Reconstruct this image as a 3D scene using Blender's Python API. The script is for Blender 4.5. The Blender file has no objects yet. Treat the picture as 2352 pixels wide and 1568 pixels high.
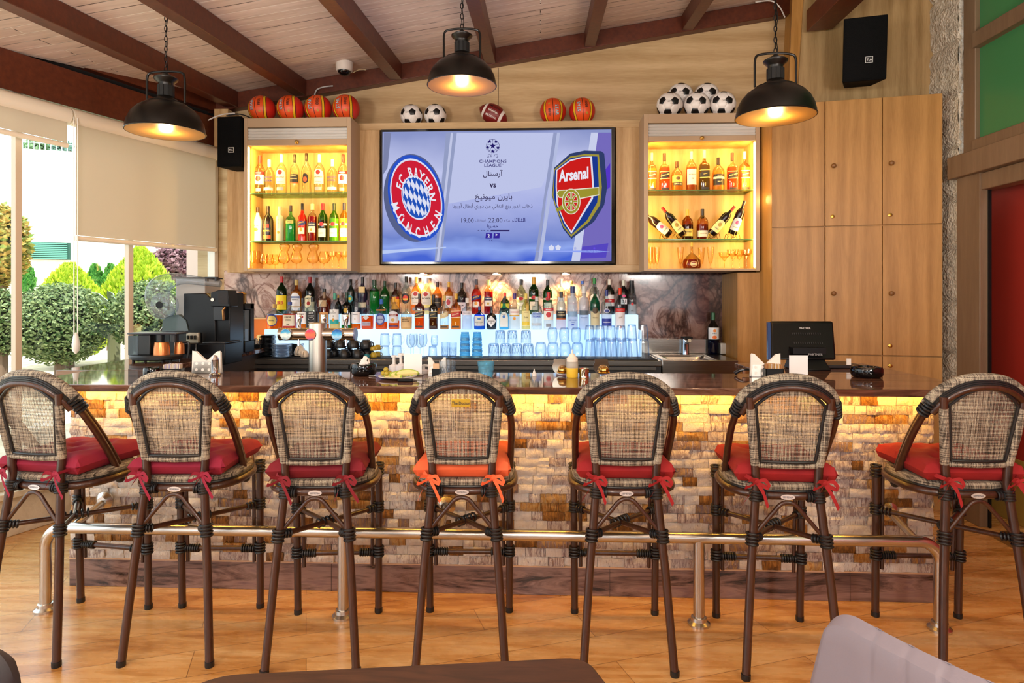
import bpy, bmesh, math, random
from math import sin, cos, pi, radians as rad, sqrt, atan2
from mathutils import Vector, Matrix
random.seed(7)
SC = bpy.context.scene
COL = SC.collection
# ------------------------------------------------------------------ camera geometry (focal 1500 px on 2352x1568)
F = 1500.0; CX = 1176.0; HY = 680.0; H = 1.48; PSI = rad(2.5)
SP, CP = sin(PSI), cos(PSI)
def A(px, py, d):
    u = (px-CX)/F
    return Vector((d*(u*CP-SP), d*(u*SP+CP), H+(HY-py)*d/F))
def dep(px, Y): return Y/((px-CX)/F*SP+CP)
def P(px, py, Y): return A(px, py, dep(px, Y))
def G(px, py, z): return A(px, py, (H-z)*F/(py-HY))
def PX(px, Y): return P(px, 0, Y).x
def PZ(px, py, Y): return P(px, py, Y).z
cam = bpy.data.cameras.new('camera'); co = bpy.data.objects.new('camera', cam); COL.objects.link(co)
co.location = (0, 0, H); co.rotation_euler = (pi/2, 0, PSI)
cam.sensor_width = 36; cam.lens = F/2352*36; cam.shift_y = -(784-HY)/2352; cam.clip_start = .05; cam.clip_end = 200
SC.camera = co
# ------------------------------------------------------------------ materials
def lin(c): return c/12.92 if c <= .04045 else ((c+.055)/1.055)**2.4
def hexc(h):
    if isinstance(h, tuple): return h if len(h) == 4 else h+(1,)
    if len(h) == 3: h = ''.join(c*2 for c in h)
    return tuple(lin(int(h[i:i+2], 16)/255) for i in (0, 2, 4))+(1,)
MC = {}
class NT:
    def __init__(s, name):
        s.m = bpy.data.materials.new(name); s.m.use_nodes = True
        s.t = s.m.node_tree; s.n = s.t.nodes; s.l = s.t.links
        s.n.clear(); s.out = s.n.new('ShaderNodeOutputMaterial')
    def add(s, typ, **kw):
        x = s.n.new('ShaderNode'+typ)
        for k, v in kw.items():
            if hasattr(x, k) and k not in ('color',): setattr(x, k, v)
            else: x.inputs[k.replace('_', ' ')].default_value = v
        return x
    def ln(s, a, b): s.l.new(a, b)
    def math(s, op, a, b=None, c=None):
        x = s.n.new('ShaderNodeMath'); x.operation = op
        for i, v in enumerate((a, b, c)):
            if v is None: continue
            if isinstance(v, (int, float)): x.inputs[i].default_value = v
            else: s.ln(v, x.inputs[i])
        return x.outputs[0]
    def ramp(s, fac, stops, interp='LINEAR'):
        r = s.n.new('ShaderNodeValToRGB'); r.color_ramp.interpolation = interp
        e = r.color_ramp.elements
        while len(e) < len(stops): e.new(.5)
        for i, (p, c) in enumerate(stops): e[i].position = p; e[i].color = hexc(c)
        s.ln(fac, r.inputs[0]); return r.outputs[0]
    def coords(s, kind='Object', scale=(1, 1, 1), rot=(0, 0, 0), loc=(0, 0, 0)):
        c = s.n.new('ShaderNodeTexCoord'); mp = s.n.new('ShaderNodeMapping')
        mp.inputs['Scale'].default_value = scale; mp.inputs['Rotation'].default_value = rot; mp.inputs['Location'].default_value = loc
        s.ln(c.outputs[kind], mp.inputs[0]); return mp.outputs[0]
    def noise(s, vec, scale, detail=4, rough=.5, dist=0):
        x = s.n.new('ShaderNodeTexNoise'); x.inputs['Scale'].default_value = scale; x.inputs['Detail'].default_value = detail
        x.inputs['Roughness'].default_value = rough; x.inputs['Distortion'].default_value = dist
        s.ln(vec, x.inputs['Vector']); return x.outputs[0]
    def mix(s, fac, a, b, typ='MIX'):
        x = s.n.new('ShaderNodeMix'); x.data_type = 'RGBA'; x.blend_type = typ
        for i, v in ((0, fac), (6, a), (7, b)):
            if isinstance(v, (int, float)): x.inputs[i].default_value = v
            elif isinstance(v, (tuple, str)): x.inputs[i].default_value = hexc(v)
            else: s.ln(v, x.inputs[i])
        return x.outputs[2]
    def bump(s, h, strength=.3, dist=.01):
        b = s.n.new('ShaderNodeBump'); b.inputs['Strength'].default_value = strength; b.inputs['Distance'].default_value = dist
        s.ln(h, b.inputs['Height']); return b.outputs[0]
    def pbr(s, color=None, rough=.5, metal=0, normal=None, **kw):
        p = s.n.new('ShaderNodeBsdfPrincipled')
        if color is not None:
            if isinstance(color, (str, tuple)): p.inputs['Base Color'].default_value = hexc(color)
            else: s.ln(color, p.inputs['Base Color'])
        if isinstance(rough, (int, float)): p.inputs['Roughness'].default_value = rough
        else: s.ln(rough, p.inputs['Roughness'])
        p.inputs['Metallic'].default_value = metal
        if normal is not None: s.ln(normal, p.inputs['Normal'])
        for k, v in kw.items(): p.inputs[k.replace('_', ' ')].default_value = v
        return p.outputs[0]
    def surf(s, sh): s.ln(sh, s.out.inputs[0]); return s.m
def M(h, rough=.5, metal=0, **kw):
    k = ('M', h, rough, metal, tuple(kw.items()))
    if k not in MC:
        t = NT('paint_'+str(h)); MC[k] = t.surf(t.pbr(h, rough, metal, **kw))
    return MC[k]
def EM(h, st=1.0):
    k = ('E', h, st)
    if k not in MC:
        t = NT('glow_'+str(h)); MC[k] = t.surf(t.add('Emission', Color=hexc(h), Strength=st).outputs[0])
    return MC[k]
def GL(h='eef6ff', edge='8fa6b8', refl=.9, diff=0.0):
    """thin glass: tinted transparency that darkens at grazing angles, with mirror reflection by fresnel"""
    k = ('G', h, edge, refl, diff)
    if k not in MC:
        t = NT('glass_'+str(h))
        lw = t.add('LayerWeight', Blend=.5)
        c = t.mix(t.math('POWER', lw.outputs['Facing'], 2.0), h, edge)
        tr = t.add('BsdfTransparent'); t.ln(c, tr.inputs[0])
        sh = tr.outputs[0]
        if diff > 0:
            d = t.add('BsdfDiffuse', Color=hexc(h)); mx = t.add('MixShader', Fac=diff); t.ln(sh, mx.inputs[1]); t.ln(d.outputs[0], mx.inputs[2]); sh = mx.outputs[0]
        gl = t.add('BsdfGlossy', Roughness=.04)
        f = t.math('MULTIPLY', t.math('ADD', t.math('MULTIPLY', t.math('POWER', lw.outputs['Facing'], 4.0), .55), .035), refl)
        mx = t.add('MixShader'); t.ln(f, mx.inputs[0]); t.ln(sh, mx.inputs[1]); t.ln(gl.outputs[0], mx.inputs[2])
        MC[k] = t.surf(mx.outputs[0])
    return MC[k]
def mk_oak(name, c1, c2, axis='Z', rough=.45, sc=1.0):
    t = NT(name)
    s = {'Z': (14*sc, 14*sc, 1.1*sc), 'X': (1.1*sc, 14*sc, 14*sc), 'Y': (14*sc, 1.1*sc, 14*sc)}[axis]
    v = t.coords('Object', s)
    n = t.noise(v, 2.2, 6, .6, .6); n2 = t.noise(v, 14, 3, .6)
    w = t.add('TexWave', Scale=.55, Distortion=9.0, Detail=3.0); t.ln(t.coords('Object', tuple(a*.35 for a in s)), w.inputs[0])
    w.bands_direction = 'X' if axis != 'X' else 'Z'
    f = t.math('ADD', t.math('MULTIPLY', n, .6), t.math('ADD', t.math('MULTIPLY', n2, .25), t.math('MULTIPLY', w.outputs[1], .18)))
    c = t.ramp(f, [(.32, c2), (.68, c1)])
    return t.surf(t.pbr(c, rough, 0, t.bump(f, .12, .004)))
OAK = mk_oak('light_oak_wood', 'c8a678', 'a5804f')
OAKX = mk_oak('light_oak_wood_level_grain', 'cdaf84', 'ab8a5c', 'X', sc=.7)
OAKD = mk_oak('honey_oak_cabinet_wood', 'b58546', '96682c')
OAKE = M('b3936c', .5)
def mk_marble():
    t = NT('pink_grey_veined_marble')
    v = t.coords('Object', (1, 1, 1))
    d = t.noise(v, 2.2, 5, .6, 1.8)
    rv = t.coords('Object', (1.5, 1, 1.0), (0, rad(-38), 0))
    sp = t.noise(v, 60, 3, .7)
    base = t.ramp(t.math('ADD', t.math('MULTIPLY', d, .8), t.math('MULTIPLY', sp, .2)), [(.3, '957266'), (.5, 'c4a69c'), (.7, 'e2cec6')])
    def ridge(n, wd): return t.math('SMOOTH_MIN', t.math('DIVIDE', t.math('ABSOLUTE', t.math('SUBTRACT', n, .5)), wd), 1.0, .2)
    r1 = ridge(t.noise(rv, 1.3, 5, .55, 1.6), .05); r2 = ridge(t.noise(rv, 3.0, 4, .5, 2.2), .05)
    vein = t.mix(r1, '4a2e2a', 'ffffff'); v2 = t.mix(r2, '9a7468', 'ffffff')
    vein = t.mix(1.0, vein, v2, 'MULTIPLY')
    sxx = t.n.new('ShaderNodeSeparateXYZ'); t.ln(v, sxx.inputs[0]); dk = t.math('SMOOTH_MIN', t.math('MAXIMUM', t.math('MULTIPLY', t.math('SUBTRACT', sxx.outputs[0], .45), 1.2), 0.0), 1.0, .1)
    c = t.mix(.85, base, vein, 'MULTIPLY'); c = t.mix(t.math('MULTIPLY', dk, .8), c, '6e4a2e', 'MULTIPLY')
    return t.surf(t.pbr(c, .1))
MARBLE = mk_marble()
def mk_counter(name, stops, rough=.05):
    t = NT(name); v = t.coords('Object', (.9, 7, 7))
    n = t.noise(v, 2.2, 6, .65, 1.4)
    c = t.ramp(n, stops)
    return t.surf(t.pbr(c, rough, 0, None, Specular_IOR_Level=.7))
COUNTER = mk_counter('polished_brown_marble', [(.3, '2a1812'), (.48, '5a3a2c'), (.6, '7d5a48'), (.75, '4a3024')])
PLINTH = mk_counter('dark_veined_marble', [(.36, '1d1517'), (.43, '5f4844'), (.55, '8d726a'), (.68, '73595a'), (.8, '4a3836')], .25)
def mk_floor():
    t = NT('warm_wood_plank_floor')
    v = t.coords('Object', (1, 1, 1), (0, 0, rad(-20)))
    b = t.add('TexBrick', Scale=1.0); t.ln(v, b.inputs[0])
    b.inputs['Brick Width'].default_value = 1.2; b.inputs['Row Height'].default_value = .2; b.inputs['Mortar Size'].default_value = .0016
    b.inputs['Color1'].default_value = (.35, .35, .35, 1); b.inputs['Color2'].default_value = (.65, .65, .65, 1); b.inputs['Mortar'].default_value = (0, 0, 0, 1)
    b.offset = .37
    sv = t.coords('Object', (.8, 5, 1), (0, 0, rad(-20)))
    n = t.noise(sv, 1.3, 6, .55, 1.8); n2 = t.noise(sv, 7, 4, .55)
    f = t.math('ADD', t.math('MULTIPLY', n, .62), t.math('ADD', t.math('MULTIPLY', n2, .22), t.math('MULTIPLY', b.outputs[0], .25)))
    c = t.ramp(f, [(.32, '7e4818'), (.42, 'ae7434'), (.52, 'c99352'), (.62, 'd8aa6c'), (.78, 'e8c490')])
    c = t.mix(t.math('MULTIPLY', b.outputs[1], .6), c, '6b4a2c')
    return t.surf(t.pbr(c, t.math('ADD', t.math('MULTIPLY', n2, .15), .2), 0, t.bump(t.math('SUBTRACT', f, b.outputs[1]), .1, .003), Coat_Weight=.35, Coat_Roughness=.18))
FLOOR = mk_floor()
def mk_ceiling():
    t = NT('whitewashed_plank_ceiling')
    v = t.coords('Object', (1, 1, 1))
    b = t.add('TexBrick', Scale=1.0); t.ln(v, b.inputs[0])
    b.inputs['Brick Width'].default_value = 6.0; b.inputs['Row Height'].default_value = .105; b.inputs['Mortar Size'].default_value = .004
    b.inputs['Color1'].default_value = (.3, .3, .3, 1); b.inputs['Color2'].default_value = (.8, .8, .8, 1); b.inputs['Mortar Smooth'].default_value = .3
    sv = t.coords('Object', (1.2, 12, 1)); n = t.noise(sv, 2, 6, .6, .5)
    c = t.ramp(t.math('ADD', t.math('MULTIPLY', n, .8), t.math('MULTIPLY', b.outputs[0], .2)), [(.3, 'cdb8a8'), (.7, 'eedccf')])
    lines = t.noise(t.coords('Object', (.8, 9, 1)), 3, 2)
    lc = t.ramp(lines, [(.42, '4a382c'), (.52, 'fbf2e6')])
    c = t.mix(b.outputs[1], c, lc)
    return t.surf(t.pbr(c, .6, 0, t.bump(t.math('SUBTRACT', t.math('MULTIPLY', n, .2), b.outputs[1]), .5, .01)))
CEIL = mk_ceiling()
def mk_beam():
    t = NT('red_brown_painted_steel'); n = t.noise(t.coords('Object'), 30, 4, .6)
    return t.surf(t.pbr(t.ramp(n, [(.3, '4a2012'), (.7, '602c18')]), .38, 0, t.bump(n, .1, .002)))
BEAM = mk_beam()
def mk_brick():
    t = NT('split_face_onyx_mosaic')
    at = t.n.new('ShaderNodeAttribute'); at.attribute_name = 'tone'
    at2 = t.n.new('ShaderNodeAttribute'); at2.attribute_name = 'shift'
    cd = t.n.new('ShaderNodeTexCoord'); ad = t.n.new('ShaderNodeVectorMath'); ad.operation = 'ADD'
    t.ln(cd.outputs['Object'], ad.inputs[0]); t.ln(at2.outputs['Vector'], ad.inputs[1])
    mp = t.n.new('ShaderNodeMapping'); mp.inputs['Scale'].default_value = (42, 12, 8); t.ln(ad.outputs[0], mp.inputs[0])
    n = t.noise(mp.outputs[0], 1.2, 6, .65, 1.5)
    fine = t.noise(ad.outputs[0], 45, 5, .7, .6)
    f = t.math('ADD', at.outputs['Fac'], t.math('MULTIPLY', t.math('SUBTRACT', n, .5), .75))
    c = t.ramp(f, [(.0, '7a5222'), (.1, 'b07830'), (.2, 'cfa868'), (.33, '8a7478'), (.38, 'b8a6a4'), (.46, 'e6ded8'), (.54, 'a08a88'), (.62, 'f0eae2'), (.8, 'f6f0e6'), (1, 'fbf7f0')])
    c = t.mix(t.math('MULTIPLY', fine, .25), c, '8a7666', 'MULTIPLY')
    h = t.math('ADD', t.math('MULTIPLY', fine, .7), t.math('MULTIPLY', n, .5))
    return t.surf(t.pbr(c, .42, 0, t.bump(h, 1.0, .014)))
BRICK = mk_brick()
def mk_bamboo():
    t = NT('brown_lacquered_bamboo_tube'); n = t.noise(t.coords('Object', (60, 60, 3)), 1.5, 4, .6)
    return t.surf(t.pbr(t.ramp(n, [(.3, '2a140b'), (.7, '4a281a')]), .36, 0, None, Coat_Weight=.3))
BAMBOO = mk_bamboo()
BIND = M('15171a', .38)
def mk_wicker(holes):
    t = NT('woven_seagrass_mesh' if holes else 'woven_seagrass_wrap')
    c = t.n.new('ShaderNodeTexCoord'); sx = t.n.new('ShaderNodeSeparateXYZ'); t.ln(c.outputs['Object'], sx.inputs[0])
    kx = 2*pi/.0052
    a = t.math('SINE', t.math('MULTIPLY', sx.outputs[0] if holes else t.math('ADD', sx.outputs[0], sx.outputs[1]), kx)); b = t.math('SINE', t.math('MULTIPLY', sx.outputs[2] if holes else t.math('SUBTRACT', sx.outputs[2], t.math('MULTIPLY', sx.outputs[1], .6)), kx))
    nx = t.noise(t.coords('Object', (230, 20, 5)), 1, 2, .5); nz = t.noise(t.coords('Object', (5, 20, 230)), 1, 2, .5)
    f = t.math('ADD', t.math('MULTIPLY', nx, .5), t.math('MULTIPLY', nz, .5))
    col = t.ramp(f, [(.4, '3a3228'), (.49, '94897a'), (.6, 'c4baa2')])
    sh = t.math('MULTIPLY', t.math('ADD', a, b), .5)
    col = t.mix(t.math('MULTIPLY', t.math('ADD', sh, 1.0), .22), col, '20180e')
    p = t.pbr(col, .7, 0, t.bump(sh, .5, .003))
    if not holes: return t.surf(p)
    m = t.math('MULTIPLY', t.math('GREATER_THAN', a, .15), t.math('GREATER_THAN', b, .15))
    tr = t.add('BsdfTransparent'); mx = t.add('MixShader'); t.ln(t.math('MULTIPLY', m, .95), mx.inputs[0]); t.ln(p, mx.inputs[1]); t.ln(tr.outputs[0], mx.inputs[2])
    return t.surf(mx.outputs[0])
WICK = mk_wicker(False); WMESH = mk_wicker(True)
def mk_cloth(name, c, c2):
    t = NT(name); n = t.noise(t.coords('Object'), 9, 4, .6); w = t.noise(t.coords('Object'), 320, 2)
    return t.surf(t.pbr(t.mix(n, c, c2), .85, 0, t.bump(t.math('ADD', n, t.math('MULTIPLY', w, .15)), .25, .01), Sheen_Weight=.0))
def mk_steel(name='brushed_stainless_steel', c='b9b3ab', r=.22, s=(2, 60, 60)):
    t = NT(name); n = t.noise(t.coords('Object', s), 2, 4, .6)
    return t.surf(t.pbr(t.ramp(n, [(.3, tuple(x*.7 for x in hexc(c)[:3])+(1,)), (.7, c)]), r, 1, t.bump(n, .05, .002)))
STEEL = mk_steel(); CHROME = M('d8d8d8', .08, 1); BRASS = M('b08a3c', .25, 1)
BLK = M('08090a', .4, 0, Specular_IOR_Level=.25); BLKG = M('060708', .08); WHT = M('e9e6e0', .5)
# ------------------------------------------------------------------ mesh builder
_tc = {}
def font_mesh(s, bold=.0):
    k = (s, bold)
    if k not in _tc:
        c = bpy.data.curves.new('t', 'FONT'); c.body = s; c.align_x = 'CENTER'; c.align_y = 'CENTER'; c.resolution_u = 2; c.offset = bold
        o = bpy.data.objects.new('t', c); m = bpy.data.meshes.new_from_object(o)
        vs = [(v.co.x, v.co.y) for v in m.vertices]; fs = [tuple(p.vertices) for p in m.polygons]
        if vs:
            mx = (min(v[0] for v in vs)+max(v[0] for v in vs))/2; my = (min(v[1] for v in vs)+max(v[1] for v in vs))/2
            vs = [(a-mx, b-my) for a, b in vs]
        bpy.data.objects.remove(o); bpy.data.curves.remove(c); bpy.data.meshes.remove(m)
        _tc[k] = (vs, fs)
    return _tc[k]
class MB:
    def __init__(s): s.v = []; s.f = []; s.m = []; s.mats = []; s.sm = []
    def mi(s, m):
        if m is None: m = WHT
        if m not in s.mats: s.mats.append(m)
        return s.mats.index(m)
    def put(s, vs, fs, m, smooth=False):
        o = len(s.v); s.v += [tuple(v) for v in vs]; i = s.mi(m)
        for f in fs: s.f.append(tuple(o+k for k in f)); s.m.append(i); s.sm.append(smooth)
    def box(s, x0, x1, y0, y1, z0, z1, m=None):
        if x0 > x1: x0, x1 = x1, x0
        if y0 > y1: y0, y1 = y1, y0
        if z0 > z1: z0, z1 = z1, z0
        vs = [(x, y, z) for z in (z0, z1) for y in (y0, y1) for x in (x0, x1)]
        s.put(vs, [(0, 2, 3, 1), (4, 5, 7, 6), (0, 1, 5, 4), (2, 6, 7, 3), (0, 4, 6, 2), (1, 3, 7, 5)], m); return s
    def hexa(s, b, t, m=None):
        s.put(list(b)+list(t), [(3, 2, 1, 0), (4, 5, 6, 7), (0, 1, 5, 4), (1, 2, 6, 5), (2, 3, 7, 6), (3, 0, 4, 7)], m); return s
    def quad(s, a, b, c, d, m=None): s.put([a, b, c, d], [(0, 1, 2, 3)], m); return s
    def lathe(s, prof, m=None, c=(0, 0, 0), n=24, rf=None, mf=None, ax=None):
        """prof: (radius, z); rf(theta, r) optional shape; mf(z) material by height"""
        V = []; k = len(prof)
        for r, z in prof:
            for j in range(n):
                th = 2*pi*j/n; rr = rf(th, r) if rf else r
                p = Vector((rr*sin(th), -rr*cos(th), z))
                if ax is not None: p = ax @ p
                V.append((p[0]+c[0], p[1]+c[1], p[2]+c[2]))
        o = len(s.v); s.v += V
        for i in range(k-1):
            mm = s.mi(mf((prof[i][1]+prof[i+1][1])/2) if mf else m)
            for j in range(n):
                j2 = (j+1) % n
                s.f.append((o+i*n+j, o+i*n+j2, o+(i+1)*n+j2, o+(i+1)*n+j)); s.m.append(mm); s.sm.append(True)
        for i, rev in ((0, True), (k-1, False)):
            if prof[i][0] > 1e-5:
                f = tuple(o+i*n+j for j in range(n)); s.f.append(f[::-1] if rev else f)
                s.m.append(s.mi(mf(prof[i][1]) if mf else m)); s.sm.append(False)
        return s
    def tube(s, pts, r, m=None, n=10, closed=False, caps=True, rs=None):
        pts = [Vector(p) for p in pts]; N = len(pts); V = []
        nrm = None
        for i in range(N):
            a = pts[i-1] if (i > 0 or closed) else pts[i]; b = pts[(i+1) % N] if (i < N-1 or closed) else pts[i]
            t = (b-a).normalized()
            if nrm is None:
                up = Vector((0, 0, 1)) if abs(t.z) < .9 else Vector((0, 1, 0))
                nrm = t.cross(up).normalized()
            else: nrm = pt.rotation_difference(t) @ nrm; nrm = (nrm-t*nrm.dot(t)).normalized()
            pt = t
            bn = t.cross(nrm); rr = rs[i] if rs else r
            for j in range(n):
                q = 2*pi*j/n; V.append(pts[i]+(nrm*cos(q)+bn*sin(q))*rr)
        fs = []
        for i in range(N if closed else N-1):
            i2 = (i+1) % N
            for j in range(n): fs.append((i*n+j, i2*n+j, i2*n+(j+1) % n, i*n+(j+1) % n)[::-1])
        if not closed and caps: fs += [tuple(range(n)), tuple((N-1)*n+j for j in range(n))[::-1]]
        s.put(V, fs, m, True); return s
    def prism(s, poly, f0, f1, m=None, smooth=False):
        """poly list of 2D; f0/f1 map (a,b)->3D for both caps"""
        n = len(poly); vs = [f0(*p) for p in poly]+[f1(*p) for p in poly]
        s.put(vs, [tuple(range(n)), tuple(range(2*n-1, n-1, -1))]+[(i, i+n, (i+1) % n+n, (i+1) % n) for i in range(n)], m, smooth); return s
    def grid(s, fn, nu, nv, m=None, smooth=True):
        vs = [fn(i/nu, j/nv) for j in range(nv+1) for i in range(nu+1)]
        s.put(vs, [(j*(nu+1)+i, j*(nu+1)+i+1, (j+1)*(nu+1)+i+1, (j+1)*(nu+1)+i) for j in range(nv) for i in range(nu)], m, smooth); return s
    def text(s, t, size, fn, m=None, bold=.0, sx=1.0):
        vs, fs = font_mesh(t, bold); s.put([fn(a*size*sx, b*size) for a, b in vs], fs, m); return s
    def ball(s, c, r, m=None, n=16, sc=(1, 1, 1)):
        k = n//2; prof = [(max(r*sin(pi*i/k), 1e-6), -r*cos(pi*i/k)) for i in range(k+1)]
        o = len(s.v); s.lathe(prof, m, (0, 0, 0), n)
        for i in range(o, len(s.v)):
            v = s.v[i]; s.v[i] = (v[0]*sc[0]+c[0], v[1]*sc[1]+c[1], v[2]*sc[2]+c[2])
        return s
    def xf(s, mat, o=0):
        for i in range(o, len(s.v)): s.v[i] = tuple(mat @ Vector(s.v[i]))
        return s
    def build(s, name, parent=None, bevel=0, solid=0, sub=0, fix=True):
        me = bpy.data.meshes.new(name); me.from_pydata(s.v, [], s.f)
        for m in s.mats: me.materials.append(m)
        me.polygons.foreach_set('material_index', s.m); me.polygons.foreach_set('use_smooth', s.sm)
        if fix:
            b = bmesh.new(); b.from_mesh(me); bmesh.ops.recalc_face_normals(b, faces=b.faces); b.to_mesh(me); b.free()
        me.set_sharp_from_angle(angle=rad(38)); me.update()
        o = bpy.data.objects.new(name, me); COL.objects.link(o)
        if parent: o.parent = parent
        if solid: md = o.modifiers.new('s', 'SOLIDIFY'); md.thickness = solid; md.offset = 0
        if bevel:
            md = o.modifiers.new('b', 'BEVEL'); md.width = bevel; md.segments = 2; md.limit_method = 'ANGLE'; md.angle_limit = rad(40)
        if sub: md = o.modifiers.new('u', 'SUBSURF'); md.levels = sub; md.render_levels = sub
        return o
def thing(name, label, cat, loc=(0, 0, 0), rz=0, group=None):
    o = bpy.data.objects.new(name, None); COL.objects.link(o); o.location = loc; o.rotation_euler = (0, 0, rz); o.empty_display_size = .1
    return tag(o, label, cat, group)
def tag(o, label=None, cat=None, group=None, kind=None):
    if label: o['label'] = label
    if cat: o['category'] = cat
    if group: o['group'] = group
    if kind: o['kind'] = kind
    return o
def st(o): o['kind'] = 'structure'; return o
def dup(root, loc, rz, label=None, group=None):
    r = root.copy(); COL.objects.link(r); r.location = loc; r.rotation_euler = (0, 0, rz)
    if label: r['label'] = label
    if group: r['group'] = group
    for ch in list(root.children):
        c = ch.copy(); COL.objects.link(c); c.parent = r
        for g in list(ch.children):
            d = g.copy(); COL.objects.link(d); d.parent = c
    return r
def crom(pts, k=6, closed=False):
    pts = [Vector(p) for p in pts]; out = []; n = len(pts)
    for i in range(n if closed else n-1):
        if closed: p0, p1, p2, p3 = pts[i-1], pts[i], pts[(i+1) % n], pts[(i+2) % n]
        else: p0, p1, p2, p3 = pts[max(i-1, 0)], pts[i], pts[i+1], pts[min(i+2, n-1)]
        for j in range(k):
            t = j/k
            out.append(.5*((2*p1)+(-p0+p2)*t+(2*p0-5*p1+4*p2-p3)*t*t+(-p0+3*p1-3*p2+p3)*t**3))
    if not closed: out.append(pts[-1])
    return out
def arealight(name, loc, size, power, color, rot=(0, 0, 0), sy=None):
    l = bpy.data.lights.new(name, 'AREA'); l.energy = power; l.color = color; l.size = size
    if sy: l.shape = 'RECTANGLE'; l.size_y = sy
    o = bpy.data.objects.new(name, l); COL.objects.link(o); o.location = loc; o.rotation_euler = rot; return o
def ptlight(name, loc, power, color, r=.03, typ='POINT', rot=(0, 0, 0), **kw):
    l = bpy.data.lights.new(name, typ); l.energy = power; l.color = color; l.shadow_soft_size = r
    for k, v in kw.items(): setattr(l, k, v)
    o = bpy.data.objects.new(name, l); COL.objects.link(o); o.location = loc; o.rotation_euler = rot; return o
# ================================================================== ROOM SHELL
YB = 5.5                                    # back wall
def ceilz(x, y): return 3.61+.154*x+.077*(y-5.5)
ZC = 1.08                                   # bar counter top
ZB = 1.01                                   # back counter top
YF = 5.0                                    # front of display cabinets
# floor
b = MB(); b.box(-3.9, 3.6, -2.6, 5.6, -.05, 0, FLOOR); st(b.build('floor'))
# ceiling (sloping roof deck)
me = MB(); x0, x1, y0, y1 = -3.75, 3.9, -2.6, 5.62
def cz(x, y, t): return (x, y, ceilz(x, y)+t)
me.hexa([cz(x0-1.4, y0, 0), cz(x1, y0, 0), cz(x1, y1, 0), cz(-2.75, y1, 0)], [cz(x0-1.4, y0, .08), cz(x1, y0, .08), cz(x1, y1, .08), cz(-2.75, y1, .08)], CEIL)
st(me.build('ceiling'))
# rear wall behind the camera, with a wide window band
RW = M('a08c74', .7)
b = MB(); b.box(-5.6, 3.6, -2.7, -2.6, 0, .9, RW); b.box(-5.6, 3.6, -2.7, -2.6, 2.2, 3.8, RW)
for x in (-5.5, -3.2, -.8, 1.6, 3.5): b.box(x-.35, x+.35, -2.7, -2.6, .9, 2.2, RW)
st(b.build('wall_rear'))
# ceiling beams
for i, (px, w) in enumerate([(545, .1), (699, .1), (915, .1), (1128, .09), (1353, .09), (1573, .09)]):
    x = PX(px, YB); b = MB(); h = .13
    b.hexa([(x-w/2, .3, ceilz(x, .3)-h), (x+w/2, .3, ceilz(x, .3)-h), (x+w/2, YB, ceilz(x, YB)-h), (x-w/2, YB, ceilz(x, YB)-h)],
           [(x-w/2, .3, ceilz(x, .3)+.005), (x+w/2, .3, ceilz(x, .3)+.005), (x+w/2, YB, ceilz(x, YB)+.005), (x-w/2, YB, ceilz(x, YB)+.005)], BEAM)
    tag(b.build('ceiling_beam', bevel=.004), ['red-brown ceiling beam nearest the window blinds', 'red-brown ceiling beam ending above the row of four basketballs', 'red-brown ceiling beam ending right of the white dome camera', 'red-brown ceiling beam just right of the middle pendant lamp', 'red-brown ceiling beam ending above the two basketballs over the screen', 'red-brown ceiling beam ending above the pile of soccer balls'][i], 'beam', 'ceiling beams')
for px, nm, lb in ((1965, 'ceiling_beam', 'short red-brown beam end poking out above the right loudspeaker'),):
    b = MB(); p = P(px, 0, 4.4); b.hexa([(p.x-.11, 4.3, p.z), (p.x+.08, 4.3, p.z+.02), (p.x+.08, 4.92, p.z+.02), (p.x-.11, 4.92, p.z)], [(p.x-.11, 4.3, p.z+.16), (p.x+.08, 4.3, p.z+.18), (p.x+.08, 4.92, p.z+.18), (p.x-.11, 4.92, p.z+.16)], BEAM); tag(b.build(nm, bevel=.004), lb, 'beam', 'ceiling beams')
# plate beam along the back wall
b = MB(); xa, xb = PX(490, YB)-.05, PX(1835, YB)
b.hexa([(xa, YB-.09, ceilz(xa, YB)-.145), (xb, YB-.09, ceilz(xb, YB)-.145), (xb, YB, ceilz(xb, YB)-.145), (xa, YB, ceilz(xa, YB)-.145)],
       [(xa, YB-.09, ceilz(xa, YB)-.01), (xb, YB-.09, ceilz(xb, YB)-.01), (xb, YB, ceilz(xb, YB)-.01), (xa, YB, ceilz(xa, YB)-.01)], BEAM)
tag(b.build('wall_beam', bevel=.004), 'sloping red-brown steel beam running along the top of the back wall', 'beam')
# back wall: oak above, marble splashback
b = MB(); xa = PX(480, YB)-.1; xb = 3.6
b.hexa([(xa, YB, 0), (xb, YB, 0), (xb, YB+.1, 0), (xa, YB+.1, 0)], [(xa, YB, ceilz(xa, YB)), (xb, YB, ceilz(xb, YB)), (xb, YB+.1, ceilz(xb, YB)), (xa, YB+.1, ceilz(xa, YB))], OAKX)
st(b.build('wall_back'))
for px in (700, 1145):
    x = PX(px, YB); b = MB(); b.box(x-.002, x+.002, YB-.003, YB+.01, 2.8, ceilz(x, YB)-.15, M('6d5230')); st(b.build('trim_panel_joint'))
b = MB(); b.box(PX(515, YB-.04), PX(1700, YB-.04), YB-.04, YB-.001, .6, 1.70, MARBLE); st(b.build('wall_splashback'))
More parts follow.
